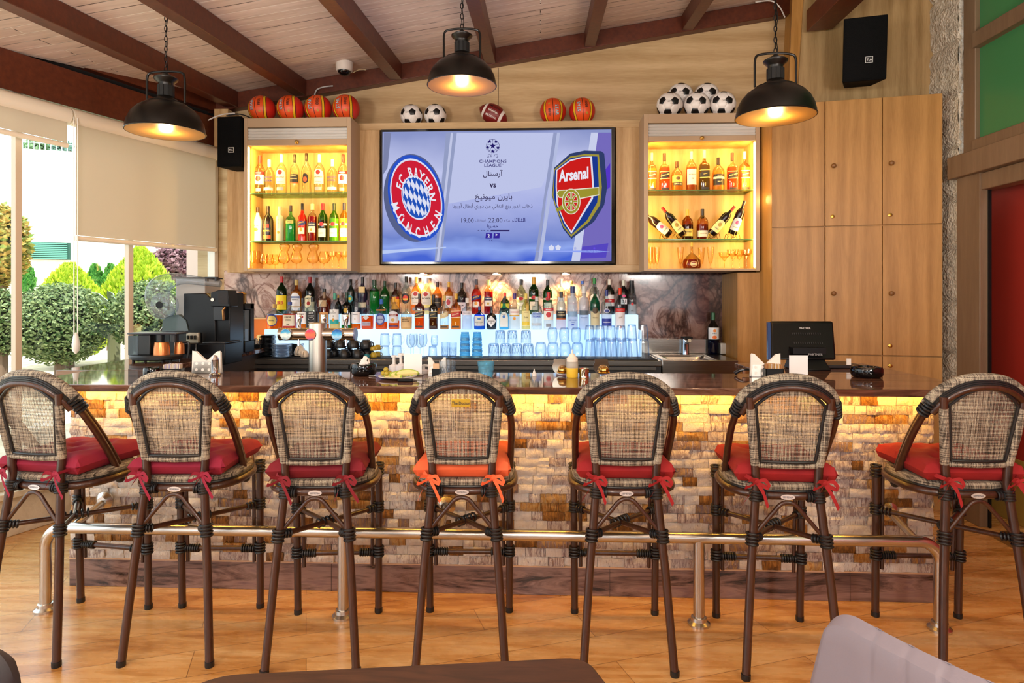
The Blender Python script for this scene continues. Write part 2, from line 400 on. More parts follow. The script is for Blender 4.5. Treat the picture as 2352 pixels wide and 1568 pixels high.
# ---------------------------------------------------------------- window wall (left), local frame
W0 = A(0, 680, 4.02); W1 = A(495, 680, 5.6); WD = (W1-W0); WL = sqrt(WD.x**2+WD.y**2); WA = -atan2(WD.x, WD.y)
def wl(px, off=0.0):
    """along-wall coordinate and camera depth of pixel column px"""
    u = (px-CX)/F; rx, ry = u*CP-SP, u*SP+CP
    dx, dy = WD.x/WL, WD.y/WL
    ox, oy = W0.x+cos(WA)*off, W0.y+sin(WA)*off
    det = rx*(-dy)-(-dx)*ry
    t = (ox*(-dy)+dx*oy)/det
    d = t
    X, Y = d*rx, d*ry
    return (X-ox)*dx+(Y-oy)*dy, d
def wz(px, py, off=0.0): return H+(HY-py)*wl(px, off)[1]/F
wroot_loc = (W0.x, W0.y, 0)
def wobj(o, kind='structure'):
    o.location = wroot_loc; o.rotation_euler = (0, 0, WA)
    if kind: o['kind'] = kind
    return o
ws, we = -3.2, wl(505)[0]
STONE = None
def mk_stone(name, c1, c2, sc=7, bs=.8):
    t = NT(name); v = t.coords('Object'); n = t.noise(v, sc, 6, .65, .5); vo = t.add('TexVoronoi', Scale=float(sc*4)); t.ln(v, vo.inputs[0])
    h = t.math('ADD', n, t.math('MULTIPLY', vo.outputs[0], .5))
    return t.surf(t.pbr(t.ramp(n, [(.35, c1), (.65, c2)]), .8, 0, t.bump(h, bs, .03)))
SILL = mk_stone('cream_plastered_stone', 'cfc0a4', 'e8dcc6', 5, .2)
b = MB(); b.box(-.3, .06, ws, we+.2, 0, .24, SILL); b.box(-.34, .1, ws, we+.2, .24, .28, SILL); wobj(b.build('wall_left', bevel=.005))
FRM = M('cbb9a4', .45); FRD = M('3a1418', .35)
b = MB(); b.box(-.06, .02, ws, we, .28, .34, FRM); b.box(-.09, -.06, ws, we, .28, .31, FRM); wobj(b.build('window_sill_1', bevel=.003)).name = 'window_1'
win = bpy.data.objects['window_1']
for px in (40, 298):
    y = wl(px)[0]; b = MB(); b.box(-.03, .015, y-.02, y+.02, .34, 2.9, FRM); o = b.build('mullion', win, bevel=.003)
b = MB(); b.box(-.05, .02, -1.55, -1.49, .34, 3.0, FRM); b.build('mullion', win, bevel=.003)
b = MB(); b.box(-.035, -.03, ws, we, .34, 2.95, GL('f4f8f8', 'cfe0dc', .35)); o = b.build('window_pane', win)
# end post group by the display cabinet
for i, (p0, p1, m, of) in enumerate(((489, 497, M('d8cfc4', .4), .02), (499, 503, M('d8cfc4', .4), .0), (505, 509, FRD, .03), (511, 516, FRD, .05), (518, 521, M('a8957e', .5), .04))):
    ya, yb_ = wl(p0)[0], wl(p1)[0]; b = MB(); b.box(-.06, of, ya, yb_, .28, 2.72, m); b.build('jamb', win, bevel=.002)
# beams along the window wall
b = MB(); b.box(-.05, .1, ws, we+.05, 2.735, 2.98, BEAM); tag(wobj(b.build('edge_beam', bevel=.004), None), 'deep red-brown steel beam above the roller blinds', 'beam')
b = MB(); b.box(-.12, .06, ws, we+.1, 3.04, 3.17, BEAM); tag(wobj(b.build('edge_beam', bevel=.004), None), 'upper red-brown steel beam along the window side under the ceiling', 'beam')
b = MB(); b.box(-.2, -.1, ws, we+.1, 2.9, 3.3, M('1a1210', .8)); b.box(-.06, .0, ws, we+.05, 2.975, 3.045, M('0a0706', .9)); wobj(b.build('gap_shade_1'))  # dark strips put the shade of the gap between both beams into colour
# roller blinds
def mk_blind():
    t = NT('cream_roller_blind_fabric'); n = t.noise(t.coords('Object'), 200, 2)
    d = t.pbr('ddd5c8', .8, 0, t.bump(n, .1, .001)); tr = t.add('BsdfTranslucent', Color=hexc('ddd0bc')); mx = t.add('MixShader', Fac=.45)
    t.ln(d, mx.inputs[1]); t.ln(tr.outputs[0], mx.inputs[2]); return t.surf(mx.outputs[0])
BLIND = mk_blind(); CAS = M('efe4d0', .35)
def blind(pa, pb, zb, label, chain=True):
    ya, yb_ = wl(pa, .12)[0], wl(pb, .12)[0]
    r = thing('roller_blind', label, 'blind', wroot_loc, WA, 'roller blinds')
    b = MB(); b.tube([(.09, ya, 2.67), (.09, yb_, 2.67)], .058, CAS, 20); b.build('cassette', r)
    b = MB(); b.box(.118, .121, ya+.02, yb_-.02, zb+.02, 2.66, BLIND); b.build('fabric', r)
    b = MB(); b.tube([(.12, ya+.02, zb), (.12, yb_-.02, zb)], .017, CAS, 12); b.build('bottom_bar', r)
    if chain:
        b = MB(); zz = PZ(162, 700, 4.5)
        for s in (-.012, .012): b.tube([(.15, ya+s+.0, 2.66), (.15, ya+s, 1.22)], .0035, WHT, 6)
        b.build('pull_chain', r)
        b = MB(); b.lathe([(.004, 0), (.02, .02), (.024, .06), (.015, .12), (.004, .14)], M('f3f1ee', .3), (.15, ya, 1.1), 12); b.build('chain_weight', r)
    return r
blind(-400, 161, wz(80, 318, .12), 'short rolled-up cream roller blind at the far left of the window', False)
blind(167, 499, wz(330, 560, .12), 'long lowered cream roller blind beside the left loudspeaker')
# ---------------------------------------------------------------- right side
# tall cabinet, slightly turned
TL = P(1772, 500, 4.85); TR = P(2166, 500, 4.62); TV_ = TR-TL; TW = sqrt(TV_.x**2+TV_.y**2); TA = atan2(TV_.y, TV_.x)
tc = thing('tall_cabinet', 'wall-high honey oak cabinet with six doors behind the cash register', 'cabinet', (TL.x, TL.y, 0), TA)
b = MB(); b.box(0, TW, .02, .17, 0, 2.88, OAKD); b.build('carcass', tc)
xs = [0, TW*(1900-1772)/394, TW*(2032-1772)/394, TW]
zs = [.1, PZ(1990, 815, 4.75), PZ(1990, 519, 4.75), 2.88]
DK = M('3a2814', .6)
for i in range(3):
    for j in range(3):
        b = MB(); b.box(xs[i]+.003, xs[i+1]-.003, 0, .019, zs[j]+.004, zs[j+1]-.004, OAKD); dr = b.build('door' if j else 'drawer', tc, bevel=.0015)
        if i == 0: continue
        def kn(z, m, nm, x): 
            b = MB(); b.ball((x, -.018, z), .017, m, 16, (1, .8, 1)); b.tube([(x, -.012, z), (x, .004, z)], .008, m); b.build(nm, dr)
        x = xs[i]+.055
        if j: kn(zs[j]+(.5 if j == 1 else .5)*(zs[j+1]-zs[j])+(-.02), M('7a5128', .4), 'knob', x)
        b = MB(); z = zs[j]+.07 if j else zs[1]-.07
        b.lathe([(.014, 0), (.014, .004), (.008, .006)], BRASS, (x-.006, -.001, z), 14, ax=Matrix.Rotation(pi/2, 3, 'X')); b.build('lock', dr)
# upper wall on the right with speaker
UL = P(1822, 200, 5.0); UR = P(2124, 200, 4.84)
b = MB()
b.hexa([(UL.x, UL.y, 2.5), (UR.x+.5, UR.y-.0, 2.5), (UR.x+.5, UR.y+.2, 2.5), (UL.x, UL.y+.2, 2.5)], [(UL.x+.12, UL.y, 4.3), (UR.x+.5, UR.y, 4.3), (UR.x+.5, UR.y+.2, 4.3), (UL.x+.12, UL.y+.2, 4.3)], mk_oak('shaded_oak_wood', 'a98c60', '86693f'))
st(b.build('wall_right_upper'))
b = MB(); p = P(1806, 0, YB)
b.hexa([(UL.x-.07, UL.y+.02, 1.7), (UL.x+.03, UL.y+.02, 1.7), (UL.x+.03, YB, 1.7), (p.x-.02, YB, 1.7)], [(UL.x+.02, UL.y+.02, 4.3), (UL.x+.15, UL.y+.02, 4.3), (UL.x+.15, YB, 4.3), (p.x+.03, YB, 4.3)], OAKD)
st(b.build('wall_right_reveal'))
b = MB(); zz = PZ(1900, 22, 4.9); b.box(UL.x+.1, UR.x, UL.y-.165, UL.y-.16, zz-.003, zz+.003, M('d8c8a8')); 
# filler panels between display cabinet and tall cabinet
b = MB(); f0 = P(1746, 500, YF+.03); f1 = P(1773, 500, 4.86)
b.hexa([(f0.x, f0.y, 0), (f1.x, f1.y, 0), (f1.x, f1.y+.1, 0), (f0.x, f0.y+.1, 0)], [(f0.x, f0.y, 2.88), (f1.x, f1.y, 2.88), (f1.x, f1.y+.1, 2.88), (f0.x, f0.y+.1, 2.88)], OAKD)
tag(b.build('filler_panel'), 'narrow honey oak upright panel glowing orange beside the right display cabinet', 'panel')
b = MB(); b.box(PX(1700, YF+.04), PX(1747, YF+.04), YF+.04, YF+.08, 0, 1.66, OAKD); b.box(PX(1700, YF+.04)-.02, PX(1700, YF+.04), YF+.04, YB, 0, 1.66, OAKD)
tag(b.build('end_panel'), 'honey oak end panel standing right of the sink', 'panel')
# stone pier
PIER = mk_stone('rough_hewn_pale_stone', 'b0a694', 'e0d6c4', 14, .8)
PY0 = 4.56; pc = P(2202, 0, PY0)
b = MB(); zz = 0
random.seed(3)
while zz < 4.2:
    hh = .36
    def fn_left(u, v, z0=zz, h=hh):
        j = (random.random()-.5)*.014 if 0.02 < v < .98 else .022
        return (pc.x+j, PY0+u*.6, z0+v*h)
    def fn_front(u, v, z0=zz, h=hh):
        j = (random.random()-.5)*.014 if 0.02 < v < .98 else .02
        return (pc.x+u*.1, PY0+j, z0+v*h)
    b.grid(fn_left, 14, 9, PIER, False); b.grid(fn_front, 14, 9, PIER, False); zz += hh
b.box(pc.x+.03, pc.x+.1, PY0+.03, 5.2, 0, 4.2, PIER)
st(b.build('wall_pier', fix=False))
# right wall with door frame and windows (plane X = XR)
XR = 2.82
ALU = mk_oak('brown_wood_grain_aluminium', '7c6650', '6a543f', 'Z'); RED = M('a02a1c', .6); GRN = M('3a7a4c', .15, 0)
yp = P(2252, 500, 4.16).y
b = MB(); b.box(XR-.01, XR+.06, 4.31, 4.54, 0, 2.28, ALU); b.box(XR+.02, XR+.1, 4.40, 4.52, 2.28, 4.3, ALU); st(b.build('door_1_frame', bevel=.004)).name = 'door_1'
dr = bpy.data.objects['door_1']
b = MB(); b.box(XR-.05, XR+.12, -2.6, 4.58, 2.27, 2.42, ALU); b.box(XR-.0, XR+.1, -2.6, 4.46, 2.16, 2.27, ALU); b.build('lintel', dr, bevel=.005)
b = MB(); b.box(XR-.0, XR+.1, -2.6, 4.4, 3.1, 3.2, ALU); b.build('transom', dr, bevel=.004)
b = MB(); b.box(XR-.0, XR+.1, -2.6, 4.4, 2.42, 2.5, ALU); b.build('rail', dr, bevel=.004)
b = MB(); b.box(XR+.05, XR+.06, -2.6, 4.4, 2.5, 4.3, GRN); st(b.build('window_2'))
b = MB(); b.box(XR+.28, XR+.33, -2.6, 5.4, .42, 2.3, RED); st(b.build('wall_right'))
b = MB(); b.box(XR+.24, XR+.27, -2.6, 5.4, 2.22, 2.3, M('c8bca4')); st(b.build('trim_door'))
b = MB(); b.box(XR+.27, XR+.34, -2.6, 5.4, 0, .42, M('a3853c', .6)); st(b.build('baseboard_right', bevel=.004))
b = MB(); b.box(XR-.05, XR+.12, -2.6, 4.12, 0, .025, M('8a6a3c', .35, .3)); b.box(XR-.0, XR+.03, -2.6, 4.12, .025, .045, M('6b4f2a', .35, .5)); st(b.build('door_1_threshold')).name = 'trim_threshold'
b = MB(); b.box(XR+.04, XR+.055, 4.295, 4.31, 0, 2.2, BLK); b.build('gasket', dr)
# ---------------------------------------------------------------- TV wall panel
xa, xb = PX(820, 5.25), PX(1472, 5.25)
zt = PZ(1000, 281, 5.25); z0 = 1.673
tp = thing('screen_wall_unit', 'light oak wall unit framing the television with ledge of balls on top', 'wall unit', (0, 5.25, 0))
xl, xr_ = PX(872, 5.25), PX(1415, 5.25); zt1 = PZ(1000, 297, 5.25); zb1 = PZ(1000, 609, 5.25)
b = MB(); b.box(xa, xb, 0, .25, zt1, zt, OAKX); b.build('top_ledge', tp, bevel=.002)
b = MB(); b.box(xa, xb, 0, .25, z0, zb1, OAKX); b.build('bottom_rail', tp, bevel=.002)
b = MB(); b.box(xa, xl, .001, .25, zb1, zt1, OAK); b.build('side_panel', tp, bevel=.002)
b = MB(); b.box(xr_, xb, .001, .25, zb1, zt1, OAK); b.build('side_panel', tp, bevel=.002)
b = MB(); b.box(xl, xr_, .2, .25, zb1, zt1, BLK); b.build('back_panel', tp)
for px in (970, 1140, 1300):
    x = PX(px, 5.33)
    l = MB(); l.lathe([(.045, 0), (.045, .012)], CHROME, (x, .12, z0-.012), 20); o = l.build('downlight', tp)
    l = MB(); l.lathe([(.032, 0), (.032, .004)], EM('ffd9a0', 25), (x, .12, z0-.0165), 20); l.build('lens', o)
    ptlight('downlight_lamp', (x, 5.38, z0-.03), 22, (1, .58, .18), .02, 'SPOT', spot_size=rad(130), spot_blend=.6)
# left oak panel beside display cabinet
b = MB(); b.box(PX(522, 5.2), PX(560, 5.0)-.004, 5.2, YB-.002, 1.673, 2.85, OAK); tag(b.build('oak_wall_panel', bevel=.002), 'light oak panel left of the left display cabinet, behind the loudspeaker', 'panel')
b = MB(); b.box(PX(492, 5.3), PX(524, 5.3), 5.3, YB, 2.72, PZ(500, 250, 5.3), OAK); b.name = 0; tag(b.build('corner_panel', bevel=.002), 'small light oak panel above the left loudspeaker', 'panel')
# ---------------------------------------------------------------- display cabinets
LIN = mk_oak('yellow_lit_oak_lining', 'd8b070', 'c09450')
FASC = M('b59a7c', .5)
def display(p0, p1, i0, i1, ztop_py, zfasc, zsh0, zsh1, zst, shelves, ybot, side, label):
    Y = YF; x0, x1 = PX(p0, Y), PX(p1, Y); a0, a1 = PX(i0, Y), PX(i1, Y); mid = (p0+p1)/2
    z = lambda py: PZ(mid, py, Y)
    r = thing('display_cabinet', label, 'cabinet', (0, Y, 0), 0, 'lit display cabinets')
    D = .28
    b = MB(); b.box(x0, a0, 0, YB-Y-.05, z(622), z(ztop_py), FASC); b.build('side_panel', r, bevel=.002)
    b = MB(); b.box(a1, x1, 0, YB-Y-.05, z(622), z(ztop_py), FASC); b.build('side_panel', r, bevel=.002)
    b = MB(); b.box(a0, a1, 0, YB-Y-.05, z(zfasc), z(ztop_py), FASC); b.build('top_panel', r, bevel=.002)
    b = MB(); b.box(a0, a1, 0, YB-Y-.05, z(622), z(ybot), FASC); b.build('bottom_panel', r, bevel=.002)
    b = MB(); b.box(a0, a1, D, D+.02, z(ybot), z(zfasc), LIN); b.box(a0, a0+.004, .02, D, z(ybot), z(zst), LIN); b.box(a1-.004, a1, .02, D, z(ybot), z(zst), LIN)
    b.box(a0, a1, .03, D, z(zst)+.0, z(zst)+.01, LIN); b.box(a0, a1, .01, D, z(ybot), z(ybot)+.003, LIN); b.build('lining', r)
    b = MB(); n = 4
    for k in range(n):
        za, zb_ = z(zsh0)+(z(zsh1)-z(zsh0))*k/n, z(zsh0)+(z(zsh1)-z(zsh0))*(k+1)/n
        c = (za+zb_)/2; hh = abs(za-zb_)/2
        b.grid(lambda u, v, c=c, hh=hh: (a0+u*(a1-a0), .022-.012*cos((v-.5)*pi), c+(v-.5)*2*hh), 1, 6, M('d2d0cc', .4))
    b.build('roller_shutter', r)
    b = MB(); b.box(a0, a1, .008, .03, z(zst), z(zsh1), FASC); f = b.build('shutter_rail', r, bevel=.002)
    b = MB(); b.ball(((a0+a1)/2, -.006, (z(zst)+z(zsh1))/2), .016, M('a8843f', .3, .6), 16); b.build('knob', f)
    for py in shelves:
        zz = z(py); b = MB(); b.box(a0+.004, a1-.004, .03, D, zz-.007, zz, GL('e6f5e8', '9fc8a8', .5)); b.box(a0+.004, a1-.004, .027, .03, zz-.007, zz, M('5f8f5a', .1)); b.build('glass_shelf', r)
    b = MB()
    xs_ = a0+.006 if side < 0 else a1-.006
    b.box(xs_-.003, xs_+.003, .012, .022, z(ybot)+.01, z(zst)-.01, EM('ffe6a0', 22)); b.build('light_strip', r)
    xo = a1-.006 if side < 0 else a0+.006
    cc = (1, .6, .14)
    arealight('cabinet_strip_light', (a0+.03, Y+.035, (z(ybot)+z(zst))/2), .02, 6, cc, (pi/2, 0, rad(-35)), z(zst)-z(ybot)-.05)
    arealight('cabinet_strip_light', (a1-.03, Y+.035, (z(ybot)+z(zst))/2), .02, 6, cc, (pi/2, 0, rad(35)), z(zst)-z(ybot)-.05)
    arealight('cabinet_top_light', ((a0+a1)/2, Y+.05, z(zst)-.012), a1-a0-.06, 4, cc, (rad(25), 0, 0), .02)
    return r
dl = display(560, 806, 568, 797, 270, 291, 292, 319, 333, (441, 552), 617, -1, 'left display cabinet glowing yellow under four basketballs, full of bottles')
drr = display(1479, 1746, 1489, 1736, 260, 281, 282, 311, 323, (434, 548), 617, 1, 'right display cabinet glowing yellow under five soccer balls, full of bottles')
ptlight('cabinet_spill', (PX(1757, 4.98), 4.95, 2.2), 1.6, (1, .6, .2), .05)
# ---------------------------------------------------------------- television
TY = 5.2
tv = thing('television', 'large flat television showing a football match announcement on the back wall', 'television', (0, TY, 0))
def S(x, y, off=0.0):      # picture coordinates of the screen drawing -> point on the screen plane
    p = P(860+x*.27417, 210+y*.27423, TY); return (p.x, -off, p.z)
c0 = S(55, 322); c1 = S(2012, 1440); s0 = S(68, 340); s1 = S(1985, 1422)
b = MB(); b.box(c0[0], c1[0], .004, .06, c1[2], c0[2], BLK); b.build('case', tv, bevel=.004)
b = MB()
for q in ((c0[0], c1[0], s0[2], c0[2]), (c0[0], c1[0], c1[2], s1[2]), (c0[0], s0[0], s1[2], s0[2]), (s1[0], c1[0], s1[2], s0[2])): b.box(q[0], q[1], -.008, .01, q[2], q[3], BLKG)
b.build('bezel', tv)
t = NT('screen_background'); gc = t.coords('Generated'); sx = t.n.new('ShaderNodeSeparateXYZ'); t.ln(gc, sx.inputs[0])
n = t.noise(t.coords('Object', (1.2, 1, 2.2)), 1.3, 3, .5)
vg = t.math('ADD', t.math('MULTIPLY', sx.outputs[2], 1.0), t.math('MULTIPLY', t.math('SUBTRACT', n, .5), .35))
c = t.ramp(vg, [(.0, '4a68d8'), (.1, '93abf2'), (.16, '7488d2'), (.4, 'a9b2e8'), (.7, 'c4caf2'), (1, '8d98cc')])
e = t.add('Emission', Strength=.95); t.ln(c, e.inputs[0]); SCR = t.surf(e.outputs[0])
b = MB(); b.quad((s0[0], 0, s1[2]), (s1[0], 0, s1[2]), (s1[0], 0, s0[2]), (s0[0], 0, s0[2]), SCR); b.build('screen', tv, fix=False)
TS = .9
def pic(polys, off, h, mb=None, st_=TS):
    """flat polygons given in drawing coordinates"""
    m = EM(h, st_); mb = mb or MB()
    for pl in polys: mb.put([S(x, y, off) for x, y in pl], [tuple(range(len(pl)))], m)
    return mb
# background streaks
b = MB()
pic([[(600, 345), (690, 345), (560, 1420), (505, 1420)]], .0006, '9aa4cc', b); pic([[(640, 345), (660, 345), (540, 1420), (520, 1420)]], .0008, 'c9cff0', b)
pic([[(1500, 345), (1560, 345), (1440, 880), (1370, 1420), (1340, 1420)]], .0006, '9aa3cc', b); pic([[(1530, 345), (1556, 345), (1400, 1420), (1370, 1420)]], .0008, 'bcc5ea', b)
pic([[(1815, 345), (1875, 345), (1720, 1420), (1650, 1420)]], .0006, 'd2d8f6', b)
pic([[(1875, 345), (1983, 345), (1978, 1420), (1720, 1420)]], .0005, '7a6fc4', b)
pic([[(1900, 700), (1975, 600), (1975, 800), (1950, 820)]], .0007, '5a3ad0', b); pic([[(1740, 1300), (1960, 1270), (1940, 1390), (1730, 1400)]], .0007, '5a4ac8', b)
pic([[(80, 345), (140, 345), (110, 640), (70, 700)]], .0006, '8289b0', b)
pic([[(68, 1330), (600, 1300), (600, 1310), (68, 1360)]], .0007, 'c2d4ff', b); pic([[(1300, 1336), (1850, 1330), (1975, 1340), (1850, 1350)]], .0007, '9aaeff', b)
pic([[(620, 940), (1400, 800), (1470, 640), (1500, 345), (680, 345)]], .0004, 'c6cdf3', b)
for cx_, cy_, r_, h_ in ((1482, 1310, 26, 'e4e8ff'), (1539, 1308, 25, 'e4e8ff'), (1682, 1313, 13, 'b9c0f0'), (1842, 1313, 10, '6a50e8')):
    pic([[(cx_+r_*cos(-pi/2+k*2*pi/5), cy_+r_*sin(-pi/2+k*2*pi/5)) for k in range(5)]], .001, h_, b)
b.build('backdrop_pattern', tv, fix=False)
# left crest: tilted disc
def bm(x, y):   # crest unit disc -> drawing coords (tilted ellipse)
    a = rad(-8); X = x*218; Y_ = y*325
    return (350+X*cos(a)*1.0-Y_*sin(a)*.35, 890+X*.22+Y_*cos(a))
def disc(r, off, h, cx_=0, cy_=0, mb=None, n=48): return pic([[bm(cx_+r*cos(2*pi*k/n), cy_+r*sin(2*pi*k/n)) for k in range(n)]], off, h, mb)
b = MB()
pic([[(328+250*cos(2*pi*k/48)+(-6)*sin(2*pi*k/48), 892+365*sin(2*pi*k/48)+40*cos(2*pi*k/48)) for k in range(48)]], .002, '5c6690', b)
disc(1.1, .0025, '2c56d0', mb=b); disc(1.01, .003, 'e8ebff', mb=b); disc(.96, .0035, 'd8223a', mb=b); disc(.57, .004, 'e8ebff', mb=b); disc(.53, .0045, '2456c0', mb=b)
# lozenges
for i in range(-4, 5):
    for j in range(-3, 4):
        w_, h_ = .085, .16; cx_ = i*w_*2+j*.07-.03; cy_ = j*h_*2+i*.03
        pl = [(cx_-w_, cy_-.0), (cx_-.035, cy_-h_), (cx_+w_, cy_+.0), (cx_+.035, cy_+h_)]
        if all(x*x+y*y < .28 for x, y in pl) : pic([[bm(x, y) for x, y in pl]], .005, 'e8ebff', b)
        elif i % 1 == 0 and cx_**2+cy_**2 < .3:
            q = []
            for x, y in pl:
                rr = sqrt(x*x+y*y); k = min(1, .52/rr) if rr > 0 else 1; q.append(bm(x*k, y*k))
            pic([q], .005, 'e8ebff', b)
def arctext(s, r, a0, a1, size, flip, mb):
    n = len(s)
    for i, ch in enumerate(s):
        if ch == ' ': continue
        a = a0+(a1-a0)*i/(n-1)
        def fn(x, y, a=a):
            ang = a+x/r if not flip else a-x/r; rr = r+y if not flip else r-y
            X = rr*sin(ang); Y_ = -rr*cos(ang); p = bm(X, Y_); return S(p[0], p[1], .006)
        mb.text(ch, size, fn, EM('f2f3ff', TS), .03, .74)
arctext('FC BAYERN', .645, rad(-72), rad(80), .37, False, b)
arctext('MÜNCHEN', .9, rad(247), rad(112), .37, True, b)
b.build('round_club_crest', tv, fix=False)
# right crest: shield with cannon
b = MB()
def sh(pl, off, h): pic([pl], off, h, b)
sh([(1505, 640), (1640, 520), (1760, 495), (1900, 500), (1925, 520), (1950, 800), (1925, 950), (1840, 1090), (1650, 1235), (1580, 1150), (1510, 950), (1487, 870)], .002, '33406e')
sh([(1508, 650), (1640, 545), (1760, 525), (1880, 528), (1905, 800), (1890, 950), (1800, 1090), (1648, 1218), (1580, 1130), (1512, 950), (1492, 870)], .0025, 'a89a3c')
sh([(1512, 660), (1640, 560), (1760, 540), (1868, 545), (1880, 800), (1866, 930), (1780, 1080), (1648, 1200), (1585, 1120), (1520, 950), (1500, 870)], .003, '1c3a94')
sh([(1522, 660), (1640, 572), (1740, 548), (1822, 545), (1842, 830), (1830, 900), (1650, 1192), (1590, 1100), (1528, 950), (1518, 800)], .0035, 'e8e6f4')
sh([(1532, 662), (1640, 585), (1740, 558), (1808, 556), (1826, 820), (1816, 890), (1650, 1170), (1596, 1095), (1538, 950), (1528, 800)], .004, 'd4201e')
sh([(1522, 850), (1545, 825), (1640, 820), (1880, 800), (1882, 870), (1700, 905), (1640, 900), (1545, 890)], .0045, 'f0ecd8')
sh([(1530, 855), (1548, 832), (1640, 828), (1878, 808), (1878, 862), (1700, 897), (1640, 892), (1548, 882)], .005, 'a39a34')
sh([(1520, 985), (1600, 930), (1640, 960), (1530, 1010)], .005, 'a39a34')
def ell(cx_, cy_, rx, ry, off, h, n=36): sh([(cx_+rx*cos(2*pi*k/n), cy_+ry*sin(2*pi*k/n)) for k in range(n)], off, h)
ell(1648, 922, 78, 108, .0055, 'f0ecd8'); ell(1648, 922, 72, 101, .006, 'a39a34'); ell(1648, 922, 56, 80, .0065, 'f0ecd8'); ell(1648, 922, 50, 74, .007, 'd4201e')
for k in range(8):
    a = k*pi/4; dx, dy = cos(a), sin(a)
    for w_, h_, o_ in ((9, 'f0ecd8', .0075), (6, 'a39a34', .008)): sh([(1648-dy*w_, 922+dx*w_), (1648+dx*52-dy*w_, 922+dy*76+dx*w_), (1648+dx*52+dy*w_, 922+dy*76-dx*w_), (1648+dy*w_, 922-dx*w_)], o_, h_)
ell(1648, 922, 16, 22, .0085, 'a39a34'); ell(1648, 922, 7, 10, .009, 'f0ecd8')
def dtext(s, x, y, size, h, off=.009, sy=1.25, skew=0.0, bold=.0, sx=1.0, mb=None): (mb or b).text(s, size, lambda X, Y_: S(x+X, y-Y_*sy-X*skew, off), EM(h, TS), bold, sx)
dtext('Arsenal', 1668, 696, 118, 'f4f2ff', skew=.13, bold=.035, sx=.68, sy=1.15)
b.build('shield_club_crest', tv, fix=False)
# centre writing
b = MB(); INK = '231a6a'
def starpoly(cx_, cy_, r, rot=0, ri=.42): return [(cx_+(r if k % 2 == 0 else r*ri)*sin(rot+k*pi/5), cy_-(r if k % 2 == 0 else r*ri)*cos(rot+k*pi/5)) for k in range(10)]
pic([starpoly(992, 457, 28)], .004, INK, b)
for k in range(5):
    a = rad(36+72*k); pic([starpoly(992+46*sin(a)*1.0, 457-46*cos(a), 19, a+pi)], .004, INK, b)
    a2 = rad(72*k); x_, y_ = 992+30*sin(a2), 457-30*cos(a2)
    for (r1, r2, aa) in ((28, 55, a2),):
        p = [(992+r1*sin(aa-.03), 457-r1*cos(aa-.03)), (992+r2*sin(aa-.04), 457-r2*cos(aa-.04)), (992+r2*sin(aa+.04), 457-r2*cos(aa+.04)), (992+r1*sin(aa+.03), 457-r1*cos(aa+.03))]; pic([p], .004, INK, b)
    for q in range(6):
        t0_ = a2-rad(24)+q*rad(8); t1_ = t0_+rad(8.5)
        pic([[(992+r*sin(t), 457-r*cos(t)) for r, t in ((53, t0_), (56, t0_), (56, t1_), (53, t1_))]], .004, INK, b)
for i, ch in enumerate('UEFA'):
    a = rad(-30+20*i); cx_, cy_ = 992+78*sin(a), 617-78*cos(a)
    b.text(ch, 24, lambda X, Y_, a=a, cx_=cx_, cy_=cy_: S(cx_+X*cos(a)+Y_*sin(a), cy_+X*sin(a)-Y_*cos(a), .004), EM(INK, TS), .01)
for r0 in (92, ):
    for q in range(10):
        t0_ = rad(-26+q*5.2); t1_ = rad(-26+(q+1)*5.2); pic([[(992+r*sin(t), 617-r*cos(t)) for r, t in ((r0, t0_), (r0+2.5, t0_), (r0+2.5, t1_), (r0, t1_))]], .004, INK, b)
dtext('CHAMPIONS', 992, 585, 36, INK, .004, 1.0, 0, .012, 1.12); dtext('LEAGUE', 992, 619, 36, INK, .004, 1.0, 0, .012, 1.12); dtext('°', 1076, 612, 26, INK, .004)
b.build('league_emblem', tv, fix=False)
b = MB()
# Arabic shaping: isolated, final, initial, medial forms
AR = {'ا': 'ﺍﺎﺍﺎ', 'آ': 'ﺁﺂﺁﺂ', 'أ': 'ﺃﺄﺃﺄ', 'ب': 'ﺏﺐﺑﺒ', 'ت': 'ﺕﺖﺗﺘ', 'ث': 'ﺙﺚﺛﺜ', 'ح': 'ﺡﺢﺣﺤ', 'خ': 'ﺥﺦﺧﺨ', 'د': 'ﺩﺪﺩﺪ', 'ذ': 'ﺫﺬﺫﺬ', 'ر': 'ﺭﺮﺭﺮ', 'س': 'ﺱﺲﺳﺴ', 'ش': 'ﺵﺶﺷﺸ', 'ص': 'ﺹﺺﺻﺼ', 'ط': 'ﻁﻂﻃﻄ', 'ع': 'ﻉﻊﻋﻌ', 'غ': 'ﻍﻎﻏﻐ', 'ك': 'ﻙﻚﻛﻜ', 'ل': 'ﻝﻞﻟﻠ', 'م': 'ﻡﻢﻣﻤ', 'ن': 'ﻥﻦﻧﻨ', 'ه': 'ﻩﻪﻫﻬ', 'ة': 'ﺓﺔﺓﺔ', 'و': 'ﻭﻮﻭﻮ', 'ي': 'ﻱﻲﻳﻴ', 'ئ': 'ﺉﺊﺋﺌ', 'ء': 'ﺀﺀﺀﺀ'}
NJ = set('اآأدذروةء')
def shape(s):
    out = []
    for i, ch in enumerate(s):
        if ch not in AR: out.append(ch); continue
        pj = i > 0 and s[i-1] in AR and s[i-1] not in NJ and ch != 'ء'
        nj = i < len(s)-1 and s[i+1] in AR and s[i+1] != 'ء' and ch not in NJ
        out.append(AR[ch][(3 if nj else 1) if pj else (2 if nj else 0)])
    return ''.join(out[::-1])
def atext(s, x, y, w, h='3a3358', bold=.0, sy=1.0):
    s = shape(s); vs, _ = font_mesh(s, bold); ww = max(v[0] for v in vs)-min(v[0] for v in vs); k = w/ww
    b.text(s, k, lambda X, Y_: S(x+X, y-Y_*sy, .004), EM(h, TS), bold)
